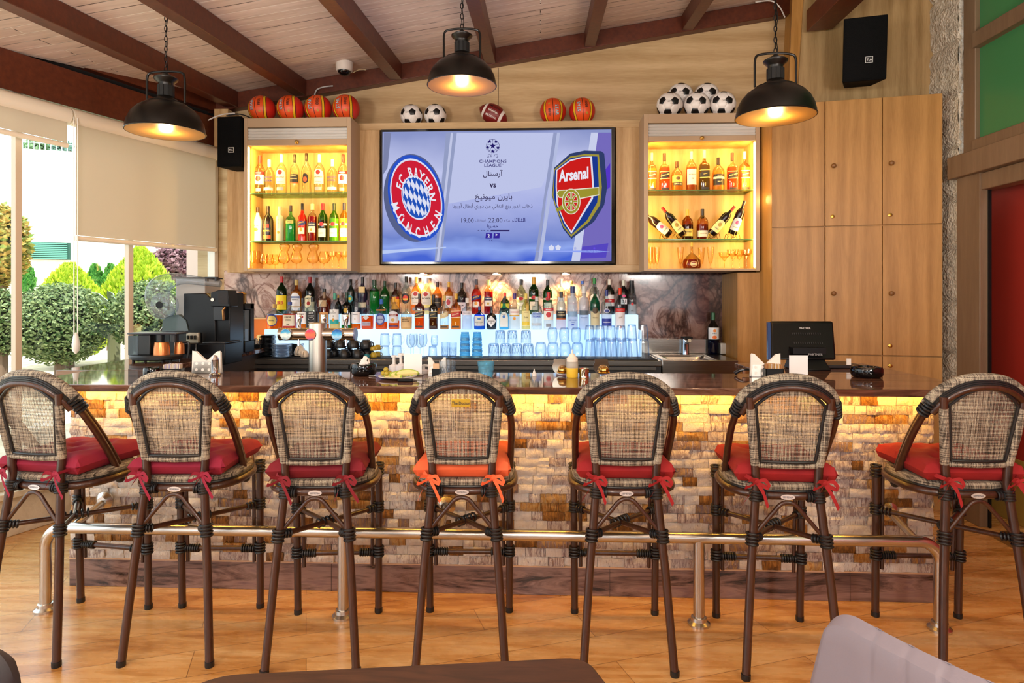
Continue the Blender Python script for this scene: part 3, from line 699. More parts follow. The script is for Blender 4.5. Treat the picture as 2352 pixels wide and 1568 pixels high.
atext('آرسنال', 992, 690, 166, sy=1.0, bold=.012); b.build('team_name', tv, fix=False); b = MB(); dtext('vs', 992, 788, 66, '3a3358', .004, 1, 0, .03); b.build('versus_writing', tv, fix=False); b = MB()
atext('بايرن ميونيخ', 998, 890, 312, bold=.008); b.build('team_name', tv, fix=False); b = MB(); atext('ذهاب الدور ربع النهائي من دوري أبطال أوروبا', 990, 962, 668, bold=.006)
b.build('fixture_title', tv, fix=False); b = MB()
atext('الثلاثاء', 1208, 1076, 112, INK, .012); dtext('22:00', 1014, 1078, 54, '3a3358', .004, 1.0); atext('مكه', 1110, 1080, 50, '5a5480'); atext('غرينتش', 890, 1080, 90, '5a5480'); dtext('19:00', 780, 1080, 52, '3a3358', .004, 1.0)
atext('حصريا', 990, 1130, 92, INK, .01)
b.build('fixture_time', tv, fix=False); b = MB()
pic([[(975, 1160), (1134, 1160), (1128, 1172), (970, 1172)]], .004, '2b2060', b)
for x_ in (866, 890, 914, 945): pic([[(x_, 1162), (x_+14, 1162), (x_+14, 1166), (x_, 1166)]], .004, '2b2060', b)
pic([[(935, 1186), (988, 1186), (984, 1230), (930, 1230)], [(1000, 1186), (1052, 1186), (1048, 1230), (996, 1230)]], .004, '3a2aa0', b)
dtext('2', 958, 1208, 40, 'f4f4ff', .005, 1, 0, .02); pic([[(1016, 1190), (1034, 1200), (1016, 1212)]], .005, 'f4f4ff', b); dtext('4', 966, 1248, 18, INK, .004); pic([[(988, 1240), (988, 1256), (978, 1248)]], .004, INK, b)
b.build('channel_badge', tv, fix=False)
# small legs / maker mark
b = MB(); b.text('PHILIPS', .012, lambda x, y: (S(245, 1440)[0]+x, -.009, S(245, 1440)[2]-.0+y+.012), M('999')); b.build('maker_mark', tv)
# ================================================================== BAR
YBF = 3.25; YC0 = 2.87; YC1 = 3.42
bx0, bx1 = PX(163, YBF), PX(2142, YBF)
cx0, cx1 = PX(14, YC0), PX(2276, YC0)
bar = thing('bar_counter', 'long bar counter with glowing split-stone front and polished brown marble top', 'bar', (0, YBF, 0))
b = MB(); b.box(bx0+.01, bx1-.01, .02, .16, 0, ZC-.03, M('4a4038', .7)); b.build('body', bar)
# split stone cladding
random.seed(11)
b = MB(); tones = []; shifts = []
zb, zt_ = .143, ZC-.04; rows = 20; rh = (zt_-zb)/rows
for r in range(rows):
    x = bx0-random.random()*.1
    while x < bx1:
        w = random.choice((.07, .09, .11, .13, .08, .1, .055, .15)); xa, xb = max(x, bx0), min(x+w, bx1); x += w
        if xb-xa < .01: continue
        dp = .008+random.random()*.012; nn = len(b.f)
        seed = random.random()*10; tl = (random.random()-.5)*.012
        def fn(u, v, xa=xa, xb=xb, r=r, dp=dp, tl=tl):
            e = min(u, 1-u, v, 1-v)
            d = dp*(1 if e > .01 else .7)+(random.random()-.5)*.009+tl*(u-.5)*.6
            return (xa+.0008+u*(xb-xa-.0016), -d, zb+(r+v)*rh+.0006*(1-2*v))
        b.grid(fn, 5, 3, BRICK, False)
        o = len(b.v); b.put([(xa+.0008, 0, zb+r*rh+.0006), (xb-.0008, 0, zb+r*rh+.0006), (xb-.0008, 0, zb+(r+1)*rh-.0006), (xa+.0008, 0, zb+(r+1)*rh-.0006)], [], BRICK)
        g = o-24
        edges = [[g+i for i in range(6)], [g+5+6*i for i in range(4)], [g+18+5-i for i in range(6)], [g+18-6*i for i in range(4)]]
        cc = [o, o+1, o+2, o+3]
        for k, e in enumerate(edges):
            b.f.append(tuple(e[::-1])+(cc[k], cc[(k+1) % 4])); b.m.append(0); b.sm.append(False)
        tone = random.choice((.03, .12, .2, .3, .4, .46, .5, .54, .58, .62, .66, .7, .74, .78, .82, .86, .64, .7, .76))
        tones += [tone]*(len(b.f)-nn); shifts += [seed]*(len(b.f)-nn)
so = b.build('stone_cladding', bar, fix=False)
at = so.data.attributes.new('tone', 'FLOAT', 'FACE'); at.data.foreach_set('value', tones)
at = so.data.attributes.new('shift', 'FLOAT_VECTOR', 'FACE'); at.data.foreach_set('vector', [c for s in shifts for c in (s*3.1, s*1.7, s*2.3)])
b = MB(); b.box(bx0, bx1, -.012, .02, 0, .138, PLINTH); b.build('plinth', bar, bevel=.002)
b = MB(); b.box(bx0, bx1, -.014, .0, .138, .144, M('c9a78a', .4)); b.build('plinth_trim', bar)
for px in (763, 1400, 1950):
    x = PX(px, YBF); b = MB(); b.box(x-.001, x+.001, -.0135, .0, 0, .15, M('4a3a36')); b.build('plinth_joint', bar)
b = MB(); b.box(bx0-.0, bx0+.03, -.0, .16, .0, ZC-.03, M('b5a798', .6)); b.box(bx1-.03, bx1, -.0, .16, 0, ZC-.03, M('b5a798', .6)); b.build('end_panel', bar)
b = MB(); b.box(cx0, cx1, YC0-YBF, YC1-YBF, ZC-.032, ZC, COUNTER); b.build('top_slab', bar, bevel=.003)
# lit strip under the overhang
b = MB(); b.box(bx0+.02, bx1-.02, -.08, -.065, ZC-.045, ZC-.036, EM('ffc860', 5)); b.build('light_strip', bar)
for i in range(4):
    xa = bx0+(bx1-bx0)*i/4; arealight('counter_strip_light', (xa+(bx1-bx0)/8, YBF-.10, ZC-.05), (bx1-bx0)/4, 4.0, (1, .48, .07), (rad(22), 0, 0), .02)
# left return
xr = P(594, 804, 4.84).x; xl_ = -2.62
lr = thing('side_counter', 'narrow brown marble side counter under the coffee machines by the window', 'counter', (0, 0, 0))
b = MB(); b.box(xl_, xr, YC1+.002, 5.3, ZC-.032, ZC, COUNTER); b.build('top_slab', lr, bevel=.003)
b = MB(); b.box(xl_+.1, xr-.03, YC1+.03, 5.2, .02, ZC-.033, M('3a2e28', .4)); b.build('base', lr)
# right return
q = P(1958, 834, 3.98); rr_ = thing('side_counter', 'brown marble return of the bar top under the cash register', 'counter', (0, 0, 0))
xq = P(1900, 838, 3.9).x
xrs = PX(1735, 3.6)
b = MB(); b.box(xrs, cx1, YC1+.002, 3.98, ZC-.032, ZC, COUNTER); b.build('top_slab', rr_, bevel=.003)
b = MB(); b.box(xrs+.05, cx1-.1, YC1+.03, 3.9, 0, ZC-.033, M('8a6636', .5)); b.build('base', rr_)
# foot rail
fr = thing('foot_rail', 'polished steel foot rail on four posts along the bar base', 'rail', (0, 0, 0))
YR = 2.98; zr = .39; xa, xb = P(130, 1380, 3.05).x, P(2152, 1410, 3.0).x
b = MB(); RS = M('c9c5be', .25, 1)
arc = [(.09*(1-cos(a)), .09*(1-sin(a))) for a in [pi/2*i/8 for i in range(9)]]
pts = [(xa, YR, .03)]+[(xa+u, YR, zr-v) for u, v in arc]+[(xb-u, YR, zr-v) for u, v in arc[::-1]]+[(xb, YR, .03)]
b.tube(pts, .025, RS, 16); b.build('rail', fr)
for px in (788, 1605):
    x = PX(px, YR); b = MB(); b.tube([(x, YR, 0.01), (x, YR, zr-.01)], .025, RS, 16); b.build('post', fr)
for x in (xa, PX(788, YR), PX(1605, YR), xb):
    b = MB(); b.lathe([(.05, 0), (.05, .01), (.036, .02), (.034, .035), (.027, .037)], RS, (x, YR, 0), 24); b.build('flange', fr)
for px in (236, 1025, 2046):
    x = PX(px, 3.2); b = MB(); b.tube([(x, YR+.0, zr), (x, YBF-.03, zr+.055)], .017, RS, 12); b.lathe([(.045, 0), (.045, .01), (.03, .025), (.024, .03)], RS, (x, YBF-.03, zr+.055), 20, ax=Matrix.Rotation(pi/2, 3, 'X')); b.build('wall_bracket', fr)
# ================================================================== BACK BAR
YK = 4.85
ct = thing('back_counter', 'stainless steel back counter with black mat and dark under-counter fridges', 'counter', (0, YK, 0))
kx0, kx1 = PX(566, YK), PX(1520, YK)
b = MB(); b.box(kx0, kx1, 0, .6, ZB-.045, ZB-.006, STEEL); b.build('worktop', ct, bevel=.003)
b = MB(); b.box(kx0+.02, PX(1512, YK), .02, .58, ZB-.006, ZB, M('101012', .8)); b.build('rubber_mat', ct)
b = MB(); b.box(kx0, kx1, .03, .58, .05, ZB-.046, M('141416', .4)); b.build('fridge_body', ct)
for i in range(4):
    xa = kx0+.03+(kx1-kx0-.06)*i/4; xb = kx0+.03+(kx1-kx0-.06)*(i+1)/4-.012
    b = MB(); b.box(xa, xb, .0, .03, .1, ZB-.1, M('0c0c0e', .25)); f = b.build('fridge_door', ct, bevel=.003)
    b = MB(); b.box(xa, xb, -.004, .0, ZB-.075, ZB-.05, STEEL); b.build('trim_strip', f)
    b = MB(); b.text('everest', .03, lambda x, y: ((xa+xb)/2-.2+x, -.002, ZB-.14+y), M('c8c8c8')); b.build('maker_mark', f)
sk = thing('bar_sink', 'stainless steel sink with low splashback at the right of the back counter', 'sink', (0, YK, 0))
sx0, sx1 = kx1+.004, PX(1696, YK)
b = MB(); b.box(sx0-.1, sx1, .56, .6, ZB, PZ(1580, 778, YK+.56), STEEL); b.box(sx0+.0, sx1, 0, .035, ZB-.12, ZB, STEEL); b.box(sx0, sx1, .46, .6, ZB-.02, ZB, STEEL); b.box(sx0, sx0+.05, .03, .5, ZB-.02, ZB, STEEL); b.box(sx1-.14, sx1, .03, .5, ZB-.02, ZB, STEEL); b.build('rim', sk, bevel=.004)
b = MB(); b.grid(lambda u, v: (sx0+.05+u*(sx1-.19-sx0), .035+v*.43, ZB-.16*(1-(abs(2*u-1)**6))*(1-abs(2*v-1)**6)-.004), 20, 20, STEEL); b.build('bowl', sk)
b = MB(); b.box(sx0, sx1, .015, .5, .0, ZB-.121, STEEL); b.build('front_panel', sk, bevel=.003)
x = PX(1575, YK+.5); b = MB(); b.lathe([(.028, 0), (.026, .02), (.024, .1), (.026, .12), (.02, .13)], CHROME, (x, .5, ZB), 20); b.tube([(x, .5, ZB+.09), (x+.0, .36, ZB+.12)], .014, CHROME, 12)
fa = b.build('faucet', sk); b = MB(); b.box(x-.035, x+.035, .4, .52, ZB+.128, ZB+.145, BLK); b.build('lever', fa, bevel=.004)
# back-lit steps
def mk_lit():
    t = NT('back_lit_white_acrylic'); n = t.noise(t.coords('Object'), 1.5, 2)
    e = t.add('Emission', Strength=1.5); t.ln(t.ramp(n, [(.3, 'a9d4ff'), (.7, 'd4ecff')]), e.inputs[0]); return t.surf(e.outputs[0])
LIT = mk_lit()
SY0, SY1 = 5.12, 5.30; ZS1 = PZ(1000, 757, SY0+.03); ZS2 = PZ(1000, 722, SY1+.03)
s0x, s1x = PX(607, SY0), PX(1474, SY0); sm = PX(1034, SY0)
for (xa, xb, lb) in ((s0x, sm-.004, 'left half of the glowing white stepped bottle stand on the back counter'), (sm+.004, s1x, 'right half of the glowing white stepped bottle stand on the back counter')):
    r = thing('lit_bottle_stand', lb, 'bottle stand', (0, 0, 0), 0, 'glowing bottle stands')
    b = MB(); b.box(xa, xb, SY0, SY1, ZB, ZS1, LIT); b.build('lower_step', r, bevel=.003)
    b = MB(); b.box(xa, xb, SY1+.001, SY1+.15, ZB, ZS2, LIT); b.build('upper_step', r, bevel=.003)
b = MB(); b.box(PX(572, 5.4), s0x-.01, 5.3, YB-.045, ZB, PZ(590, 733, 5.3), M('d2762a', .5)); b.box(PX(572, 5.4), s0x-.01, 5.295, YB-.045, PZ(590, 733, 5.3), PZ(590, 730, 5.3), M('d8b88a')); tag(b.build('glow_tinted_box', bevel=.002), 'plain box panel with orange glow in its colour, left of the glowing bottle stand', 'box')  # orange glow on the wood box is put into its colour
ptlight('tinted_box_glow', (PX(590, 5.1), 5.1, 1.2), 1.0, (1, .5, .15), .04)
# ================================================================== BOTTLES
SHP = {  # profile: (radius fraction, height fraction)
 'std': [(.9, 0), (1, .02), (1, .60), (.93, .66), (.6, .73), (.34, .79), (.29, .84), (.29, .94)],
 'wine': [(.93, 0), (1, .015), (1, .62), (.9, .69), (.5, .76), (.34, .81), (.32, .95)],
 'sq': [(.93, 0), (1, .02), (1, .60), (.9, .66), (.45, .71), (.33, .75), (.30, .94)],
 'short': [(.9, 0), (1, .03), (1, .56), (.88, .66), (.4, .76), (.3, .8), (.28, .95)],
 'round': [(.6, 0), (.95, .03), (1, .2), (.95, .42), (.6, .6), (.25, .68), (.22, .95)],
 'squat': [(.85, 0), (.95, .03), (1, .5), (.9, .62), (.5, .7), (.25, .74), (.22, .93)],
 'flask': [(.5, 0), (.9, .03), (1, .16), (.92, .34), (.5, .5), (.16, .6), (.13, .7), (.12, .92)],
 'curvy': [(.9, 0), (.95, .05), (.86, .25), (.95, .45), (1, .56), (.8, .66), (.42, .74), (.3, .82), (.28, .94)],
 'cone': [(.95, 0), (1, .03), (1, .45), (.7, .72), (.42, .94)],
 'tall': [(.9, 0), (1, .02), (1, .66), (.85, .72), (.42, .76), (.4, .95)],
}
def rfun_sq(a, bb, n):
    def r(th, k=1.0): return k/((abs(sin(th))/a)**n+(abs(cos(th))/bb)**n)**(1/n)
    return r
def interp(prof, z):
    for (r0, z0), (r1, z1) in zip(prof, prof[1:]):
        if z0 <= z <= z1: return r0+(r1-r0)*(z-z0)/max(z1-z0, 1e-6)
    return prof[-1][0]
def patch(mb, R, kind, z0, z1, ang, m, k=1.02, x0=-1.0, x1=1.0, n=12):
    am = rad(ang)
    def zz(x):
        xx = min(abs(x), 1)
        if kind == 'r': return z0, z1
        if kind == 's': dz = (z1-z0)*.28*x; return z0+dz, z1+dz-(z1-z0)*.1
        if kind == 'a': return z0, z1-(z1-z0)*.3*(1-sqrt(1-xx*xx))*1.3
        if kind == 'c': c = (z0+z1)/2; h = (z1-z0)/2*sqrt(max(0, 1-xx*xx)); return c-h, c+h
        if kind == 'd': c = (z0+z1)/2; h = (z1-z0)/2*(1-xx); return c-h, c+h
        if kind == 'v': return z0+(z1-z0)*.5*(1-xx) if False else z0+(z1-z0)*.6*xx, z1
    def fn(u, v):
        x = x0+(x1-x0)*u; a, c = zz(x); z = a+(c-a)*v; th = x*am
        return (R(th)*k*sin(th), -R(th)*k*cos(th), z)
    mb.grid(fn, n, 1, m, True)
BOT = {}
def bottle(loc, w, h, shape='std', liq='d8e4ea', fill=.0, glass='dfe9e6', cap='222', capz=.84, L=(), sqn=None, tilt=None, name='liquor_bottle', label='', cat='bottle', group=None, opaque=False, frost=0.0):
    r = thing(name, label, cat, loc, 0, group)
    prof = SHP[shape]; hw = w/2
    a, bb, n = (hw, hw*.62 if sqn == 'flat' else hw*.92, 5.0) if sqn else (hw, hw, 2.0)
    Rs = rfun_sq(a, bb, n)
    def rf(th, rr):
        f = rr/hw
        return Rs(th)*f if f > .55 else rr
    pts = []
    zl = fill
    for (r0, z0), (r1, z1) in zip(prof, prof[1:]):
        pts.append((r0*hw, z0*h))
        if z0 < zl < z1 and zl-z0 > .002: pts.append(((r0+(r1-r0)*(zl-z0)/(z1-z0))*hw, zl*h))
    pts.append((prof[-1][0]*hw, prof[-1][1]*h))
    if opaque: gm = lm = M(liq if fill else glass, .22)
    else: gm = GL(glass, 'b4c0c0', 1.0, frost); lm = GL(liq, liq, 1.0, .4)
    b = MB(); b.lathe(pts, None, (0, 0, 0), 24, rf, lambda z: lm if z < zl*h-1e-6 else gm); b.build('glass_body', r, fix=False)
    cr = interp(prof, .93)*hw*1.12
    b = MB(); b.lathe([(cr, capz*h), (cr, h*.995), (cr*.9, h)], M(cap, .35), (0, 0, 0), 16); b.build('cap', r, fix=False)
    if L:
        b = MB()
        def R(th, zf=.3): return Rs(th)
        for it in L:
            if it[0] == 't':
                _, s, zf, sz, col = it[:5]; k = interp(prof, zf)*1.045; sk_ = it[5] if len(it) > 5 else 0
                def fn(x, y, zf=zf, k=k, sk_=sk_):
                    th = x/(hw*k)
                    if abs(th) > 1.45: th = 1.45*(1 if th > 0 else -1)
                    if sqn and abs(x) < a: return (x*1.0, -bb*1.045, zf*h+y+x*sk_)
                    return (Rs(th)*k*sin(th), -Rs(th)*k*cos(th), zf*h+y+x*sk_)
                b.text(s, sz*w, fn, M(col, .5), .02)
            else:
                kind, z0, z1, col = it[:4]; ang = it[4] if len(it) > 4 else 72; kk = it[5] if len(it) > 5 else 1.02
                zc = (z0+z1)/2; k = interp(prof, zc)*kk
                if sqn and ang > 60: ang = 60
                patch(b, Rs, kind, z0*h, z1*h, ang, M(col, .45), k)
        b.build('label', r, fix=False)
    if tilt is not None: r.rotation_euler = tilt
    return r
def ordw(i): return f"{i}{'th' if 10 <= i % 100 <= 20 else {1: 'st', 2: 'nd', 3: 'rd'}.get(i % 10, 'th')}"
def row(items, Y, zbase, where, group, pybase=None, **common):
    for i, it in enumerate(items):
        px, top, w, desc, kw = it
        d = dep(px, Y); X = PX(px, Y); h = H+(HY-top)*d/F-zbase
        kw = dict(common, **kw)
        yo = kw.pop('dy', 0)
        bottle((X, Y+yo, zbase), w*d/F, h, label=f"{desc}, {ordw(i+1)} from left {where}", group=group, **kw)
CL = 'e9f0ee'
def jw(c, c2='f0d890', txt='BLACK LABEL'): return [('s', .34, .50, c, 70), ('s', .325, .345, c2, 70, 1.03), ('s', .505, .52, c2, 70, 1.03), ('t', txt, .425, .15, c2, .30), ('t', 'J', .17, .35, c2), ('r', .05, .10, '2a2018', 40)]
smir = [('r', .5, .58, 'c8202a'), ('t', 'SMIRNOFF', .54, .14, 'fff'), ('r', .26, .5, 'f2efe8', 70), ('c', .33, .47, 'c8202a', 30, 1.03), ('r', .08, .16, '8a8f98', 30)]
abso = [('t', 'ABSOLUT', .48, .23, '28389a'), ('t', 'VODKA', .39, .24, '28389a'), ('r', .12, .2, 'f0ead8', 62)]
baca = [('a', .26, .62, 'f4efe2', 68), ('c', .49, .60, 'c02424', 26, 1.03), ('t', 'BACARDI', .43, .21, '1a1a1a'), ('t', 'CARTA BLANCA', .31, .09, '1a1a2a'), ('r', .10, .18, 'a9adb5', 42)]
rstd = [('r', .30, .50, '1c1a1c', 66), ('t', 'RUSSIAN', .455, .16, 'e8d9a8'), ('t', 'STANDARD', .39, .16, 'e8d9a8'), ('r', .27, .30, 'c0602a', 66)]
mart = lambda c: [('c', .40, .50, 'c8202a', 28, 1.04), ('r', .42, .47, 'f2ead8', 66), ('t', 'MARTINI', .445, .14, 'a01818'), ('r', .12, .34, c, 52), ('t', 'ROSSO', .22, .14, '222')]
camp = [('r', .40, .50, '1c2450', 70), ('t', 'CAMPARI', .455, .2, 'f4f0e6'), ('r', .24, .40, 'eee6d8', 60), ('c', .27, .35, 'c8a23c', 14, 1.03)]
aper = [('s', .42, .55, '1a2f72', 72), ('t', 'APEROL', .49, .2, 'f2c83c', .3), ('a', .2, .42, 'efe8da', 48), ('c', .26, .36, 'e8a23c', 20, 1.03)]
# -- left display: top shelf
TYD = YF+.15
zs = PZ(683, 441, TYD)+.0
zsL1, zsL2, zsL0 = PZ(683, 441, YF)+.001, PZ(683, 552, YF)+.001, PZ(683, 617, YF)+.004
row([
 (597, 357, 23, 'clear bottle, red cap, white crest label', dict(cap='c8202a', L=smir)),
 (618.6, 367, 24, 'clear bottle, short white cap, blue lettering', dict(shape='short', cap='eee', L=abso)),
 (646.7, 355, 23, 'clear bottle, tall white cap, round red badge', dict(cap='f2f2f0', liq='e6ecd8', L=baca)),
 (677, 355, 21, 'clear bottle, dark cap, black gold label', dict(cap='3a3228', L=rstd)),
 (704, 352, 23, 'clear bottle, dark cap, round black emblem', dict(shape='curvy', cap='2a1e18', L=[('c', .26, .5, '1c1412', 45), ('c', .3, .42, 'd8572a', 25, 1.03), ('r', .26, .3, 'e8a23c', 30, 1.04)])),
 (733.7, 355, 23, 'clear bottle, tall white cap, cream badge label', dict(cap='f2f2f0', liq='e6ecd8', L=baca)),
 (763.7, 366, 24, 'clear bottle, short silver cap, blue lettering', dict(shape='short', cap='e4e4e4', L=abso)),
 (788, 355, 22, 'clear bottle, red cap, pale crest label', dict(cap='c8202a', L=smir)),
], TYD, zsL1, 'on top shelf, left display', 'spirit bottles in the left display cabinet', fill=.0, liq='eef2ee', glass='f2f4e8', capz=.80)
row([
 (592, 476, 23, 'white opaque bottle, dark cap', dict(shape='curvy', glass='f6f2e8', opaque=True, cap='3a241c', L=[('t', 'MALIBU', .46, .2, 'b08a3c'), ('c', .3, .4, 'e8a23c', 28, 1.02)])),
 (615.8, 473, 24, 'black bottle, dark cap, red orange lettering', dict(shape='short', glass='1a100c', opaque=True, cap='2a1a12', L=[('r', .38, .48, 'c02a1c', 30), ('t', 'PASSOA', .3, .2, 'f0c030'), ('r', .08, .18, 'c8502a', 50)])),
 (642.5, 474, 18, 'slim matt cream bottle, vertical lettering', dict(shape='tall', glass='e2d6b4', opaque=True, cap='d8ccb0', capz=.9, L=[('t', 'T', .6, .3, '555'), ('t', 'e', .52, .3, '555'), ('t', 'i', .46, .3, '555'), ('t', 'c', .4, .3, '555'), ('c', .22, .3, 'e88a2a', 20, 1.02)])),
 (667.7, 472, 22, 'bright green liqueur bottle, dark cap', dict(shape='sq', liq='1fae4a', fill=.52, glass='9ad8a0', cap='4a3a30', L=[('r', .5, .58, 'd8c070', 50), ('t', 'MIDORI', .54, .18, '1a4a24')])),
 (694.4, 467, 21, 'bright red bottle, slanted blue label', dict(shape='curvy', liq='e8331c', fill=.8, glass='f0a890', cap='2a2430', L=aper)),
 (717.7, 468, 19, 'deep red bottle, clear neck, white label', dict(shape='tall', liq='a8101c', fill=.66, glass='f0e0c8', cap='e8d8a0', L=camp)),
 (741.5, 467, 21, 'dark green bottle, red cap, round label', dict(shape='wine', liq='2a2412', fill=.55, glass='7ab82a', cap='d8202a', capz=.82, L=mart('f0e8dc'))),
 (767.4, 467, 21, 'light green bottle, dark cap, round label', dict(shape='wine', liq='6ab82a', fill=.6, glass='8ac83a', cap='2a3a2a', capz=.82, L=mart('e8ecf0'))),
 (790.5, 466, 20, 'yellow bottle, dark cap, white label', dict(shape='wine', liq='e8c84a', fill=.6, glass='f0dc8a', cap='2a2a4a', capz=.82, L=mart('f4f0e8'))),
], TYD, zsL2, 'on middle shelf, left display', 'liqueur bottles in the left display cabinet')
# -- right display
zsR1, zsR2, zsR0 = PZ(1612, 434, YF)+.001, PZ(1612, 548, YF)+.001, PZ(1612, 617, YF)+.004
row([
 (1497, 351, 20, 'amber whisky, pale cap, slanted red label', dict(shape='sq', sqn=1, liq='e8862a', fill=.6, cap='f0d8a0', L=jw('c8301c', 'f4e6c8', 'RED LABEL'))),
 (1526, 352, 22, 'amber whisky, dark cap, slanted black label', dict(shape='sq', sqn=1, liq='d8541c', fill=.62, cap='4a3020', L=jw('201814'))),
 (1555, 371, 25, 'short amber whisky, gold oval label', dict(shape='short', liq='e0942a', fill=.55, cap='5a3a1c', L=[('r', .3, .52, 'e8c25a', 70), ('t', 'GROUSE', .25, .18, 'f0e0b0'), ('r', .2, .3, '3a2a18', 60), ('c', .38, .48, '6a4a24', 24, 1.03)])),
 (1588, 348, 23, 'amber whisky, cream cap, long cream label', dict(liq='c86428', fill=.6, cap='f0e4b0', L=[('r', .17, .55, 'f2ecdc', 66), ('t', 'MACALLAN', .42, .14, '333'), ('t', '12', .32, .22, '333')])),
 (1617.5, 345, 23, 'green-brown whisky, cream cap, slanted dark label', dict(shape='sq', sqn=1, liq='7a5a1c', fill=.66, glass='c8a850', cap='e8dca0', L=jw('2a2418', 'e0c870', 'Green'))),
 (1650, 362, 26, 'broad golden whisky, black label', dict(shape='short', liq='e8a83a', fill=.6, cap='3a2a20', L=[('r', .18, .5, '241c18', 70), ('r', .36, .42, 'f0e0b8', 72, 1.03), ('t', 'SINGLE', .46, .13, 'e8d8a8'), ('t', 'MALT', .28, .15, 'e8d8a8')])),
 (1682, 351, 22, 'amber whisky, brown cap, slanted black label', dict(shape='sq', sqn=1, liq='d8541c', fill=.62, cap='5a3824', L=jw('201814'))),
 (1710, 348, 21, 'golden whisky, cream cap, slanted red label', dict(shape='sq', sqn=1, liq='f0b04a', fill=.6, cap='f4e6b8', L=jw('d8402a', 'fff4d8', 'RED LABEL'))),
], TYD, zsR1, 'on top shelf, right display', 'whisky bottles in the right display cabinet', glass='f4e8c8', capz=.8)
row([
 (1579, 481, 25, 'dark cognac bottle, gold neck, yellow label', dict(shape='short', liq='4a1c10', fill=.5, glass='c88a3a', cap='e0b84a', capz=.7, L=[('r', .12, .36, 'e8c85a', 66), ('t', 'HENNESSY', .26, .14, '3a2a14')])),
 (1613.5, 480, 26, 'cognac bottle, black neck, pale label', dict(shape='short', liq='8a2c14', fill=.5, glass='e8c08a', cap='2a1a14', capz=.7, L=[('r', .1, .3, 'e8dcc8', 66), ('t', 'COURVOISIER', .2, .1, '8a6a2a')])),
], TYD, zsR2, 'on middle shelf, right display', 'cognac bottles in the right display cabinet')
row([(1589, 557, 42, 'round bulb decanter of dark cognac, gold stopper', dict(shape='flask', sqn=None, liq='8a2a10', fill=.36, glass='f0d8a8', cap='e8b84a', capz=.85, L=[('c', .08, .28, 'd8b878', 24), ('c', .1, .26, '8a3a1c', 20, 1.03), ('r', .15, .2, 'e8d8a8', 18, 1.04)]))], TYD, zsR0, 'on floor of right display', 'cognac bottles in the right display cabinet')
# wine bottles lying in wire racks
for i, (px, py, ang, yaw, capc, wd) in enumerate(((1507, 522, 52, 0, '2a1216', 'leftmost'), (1543, 518, 40, 0, 'c82424', 'second'), (1655, 524, -38, 25, 'a83020', 'third'), (1691, 522, -18, 25, '2a1a20', 'rightmost'))):
    X = PX(px, TYD); r = bottle((0, 0, 0), .066, .27, 'wine', '12060a', .93, '1a0c10', capc, .84, [('a', .12, .5, ['efe6da', 'e8dca0', 'e8dca0', 'efe6da'][i], 70), ('c', .3, .42, ['c84a8a', 'b89a4a', 'b89a4a', 'c84a8a'][i], 26, 1.03), ('t', 'CABERNET', .22, .14, '333')], name='wine_bottle', label=f"dark red wine bottle lying tilted in gold wire rack, {wd} of four in right display", group='tilted wine bottles', opaque=True)
    a = rad(ang); dx = -sin(a)*.115; dz = cos(a)*.115
    r.rotation_euler = (rad(12 if i < 2 else 14), -a, 0); r.location = (X+sin(a)*.125, TYD-.02, zsR2+.045)
    b = MB(); g = M('c8963c', .25, 1)
    x0_ = X+sin(a)*.1
    for s in (-1, 1):
        b.tube(crom([(x0_-.05, TYD+.035*s, zsR2+.003), (x0_-.035, TYD+.04*s, zsR2+.05), (x0_, TYD+.04*s, zsR2+.015), (x0_+.035, TYD+.04*s, zsR2+.05), (x0_+.05, TYD+.035*s, zsR2+.003)], 5), .0028, g, 6)
    b.tube([(x0_-.05, TYD-.035, zsR2+.003), (x0_-.05, TYD+.035, zsR2+.003)], .0028, g, 6); b.tube([(x0_+.05, TYD-.035, zsR2+.003), (x0_+.05, TYD+.035, zsR2+.003)], .0028, g, 6)
    tag(b.build('wine_rack'), f'small gold wire rack under the {wd} tilted wine bottle', 'rack', 'wire wine racks')
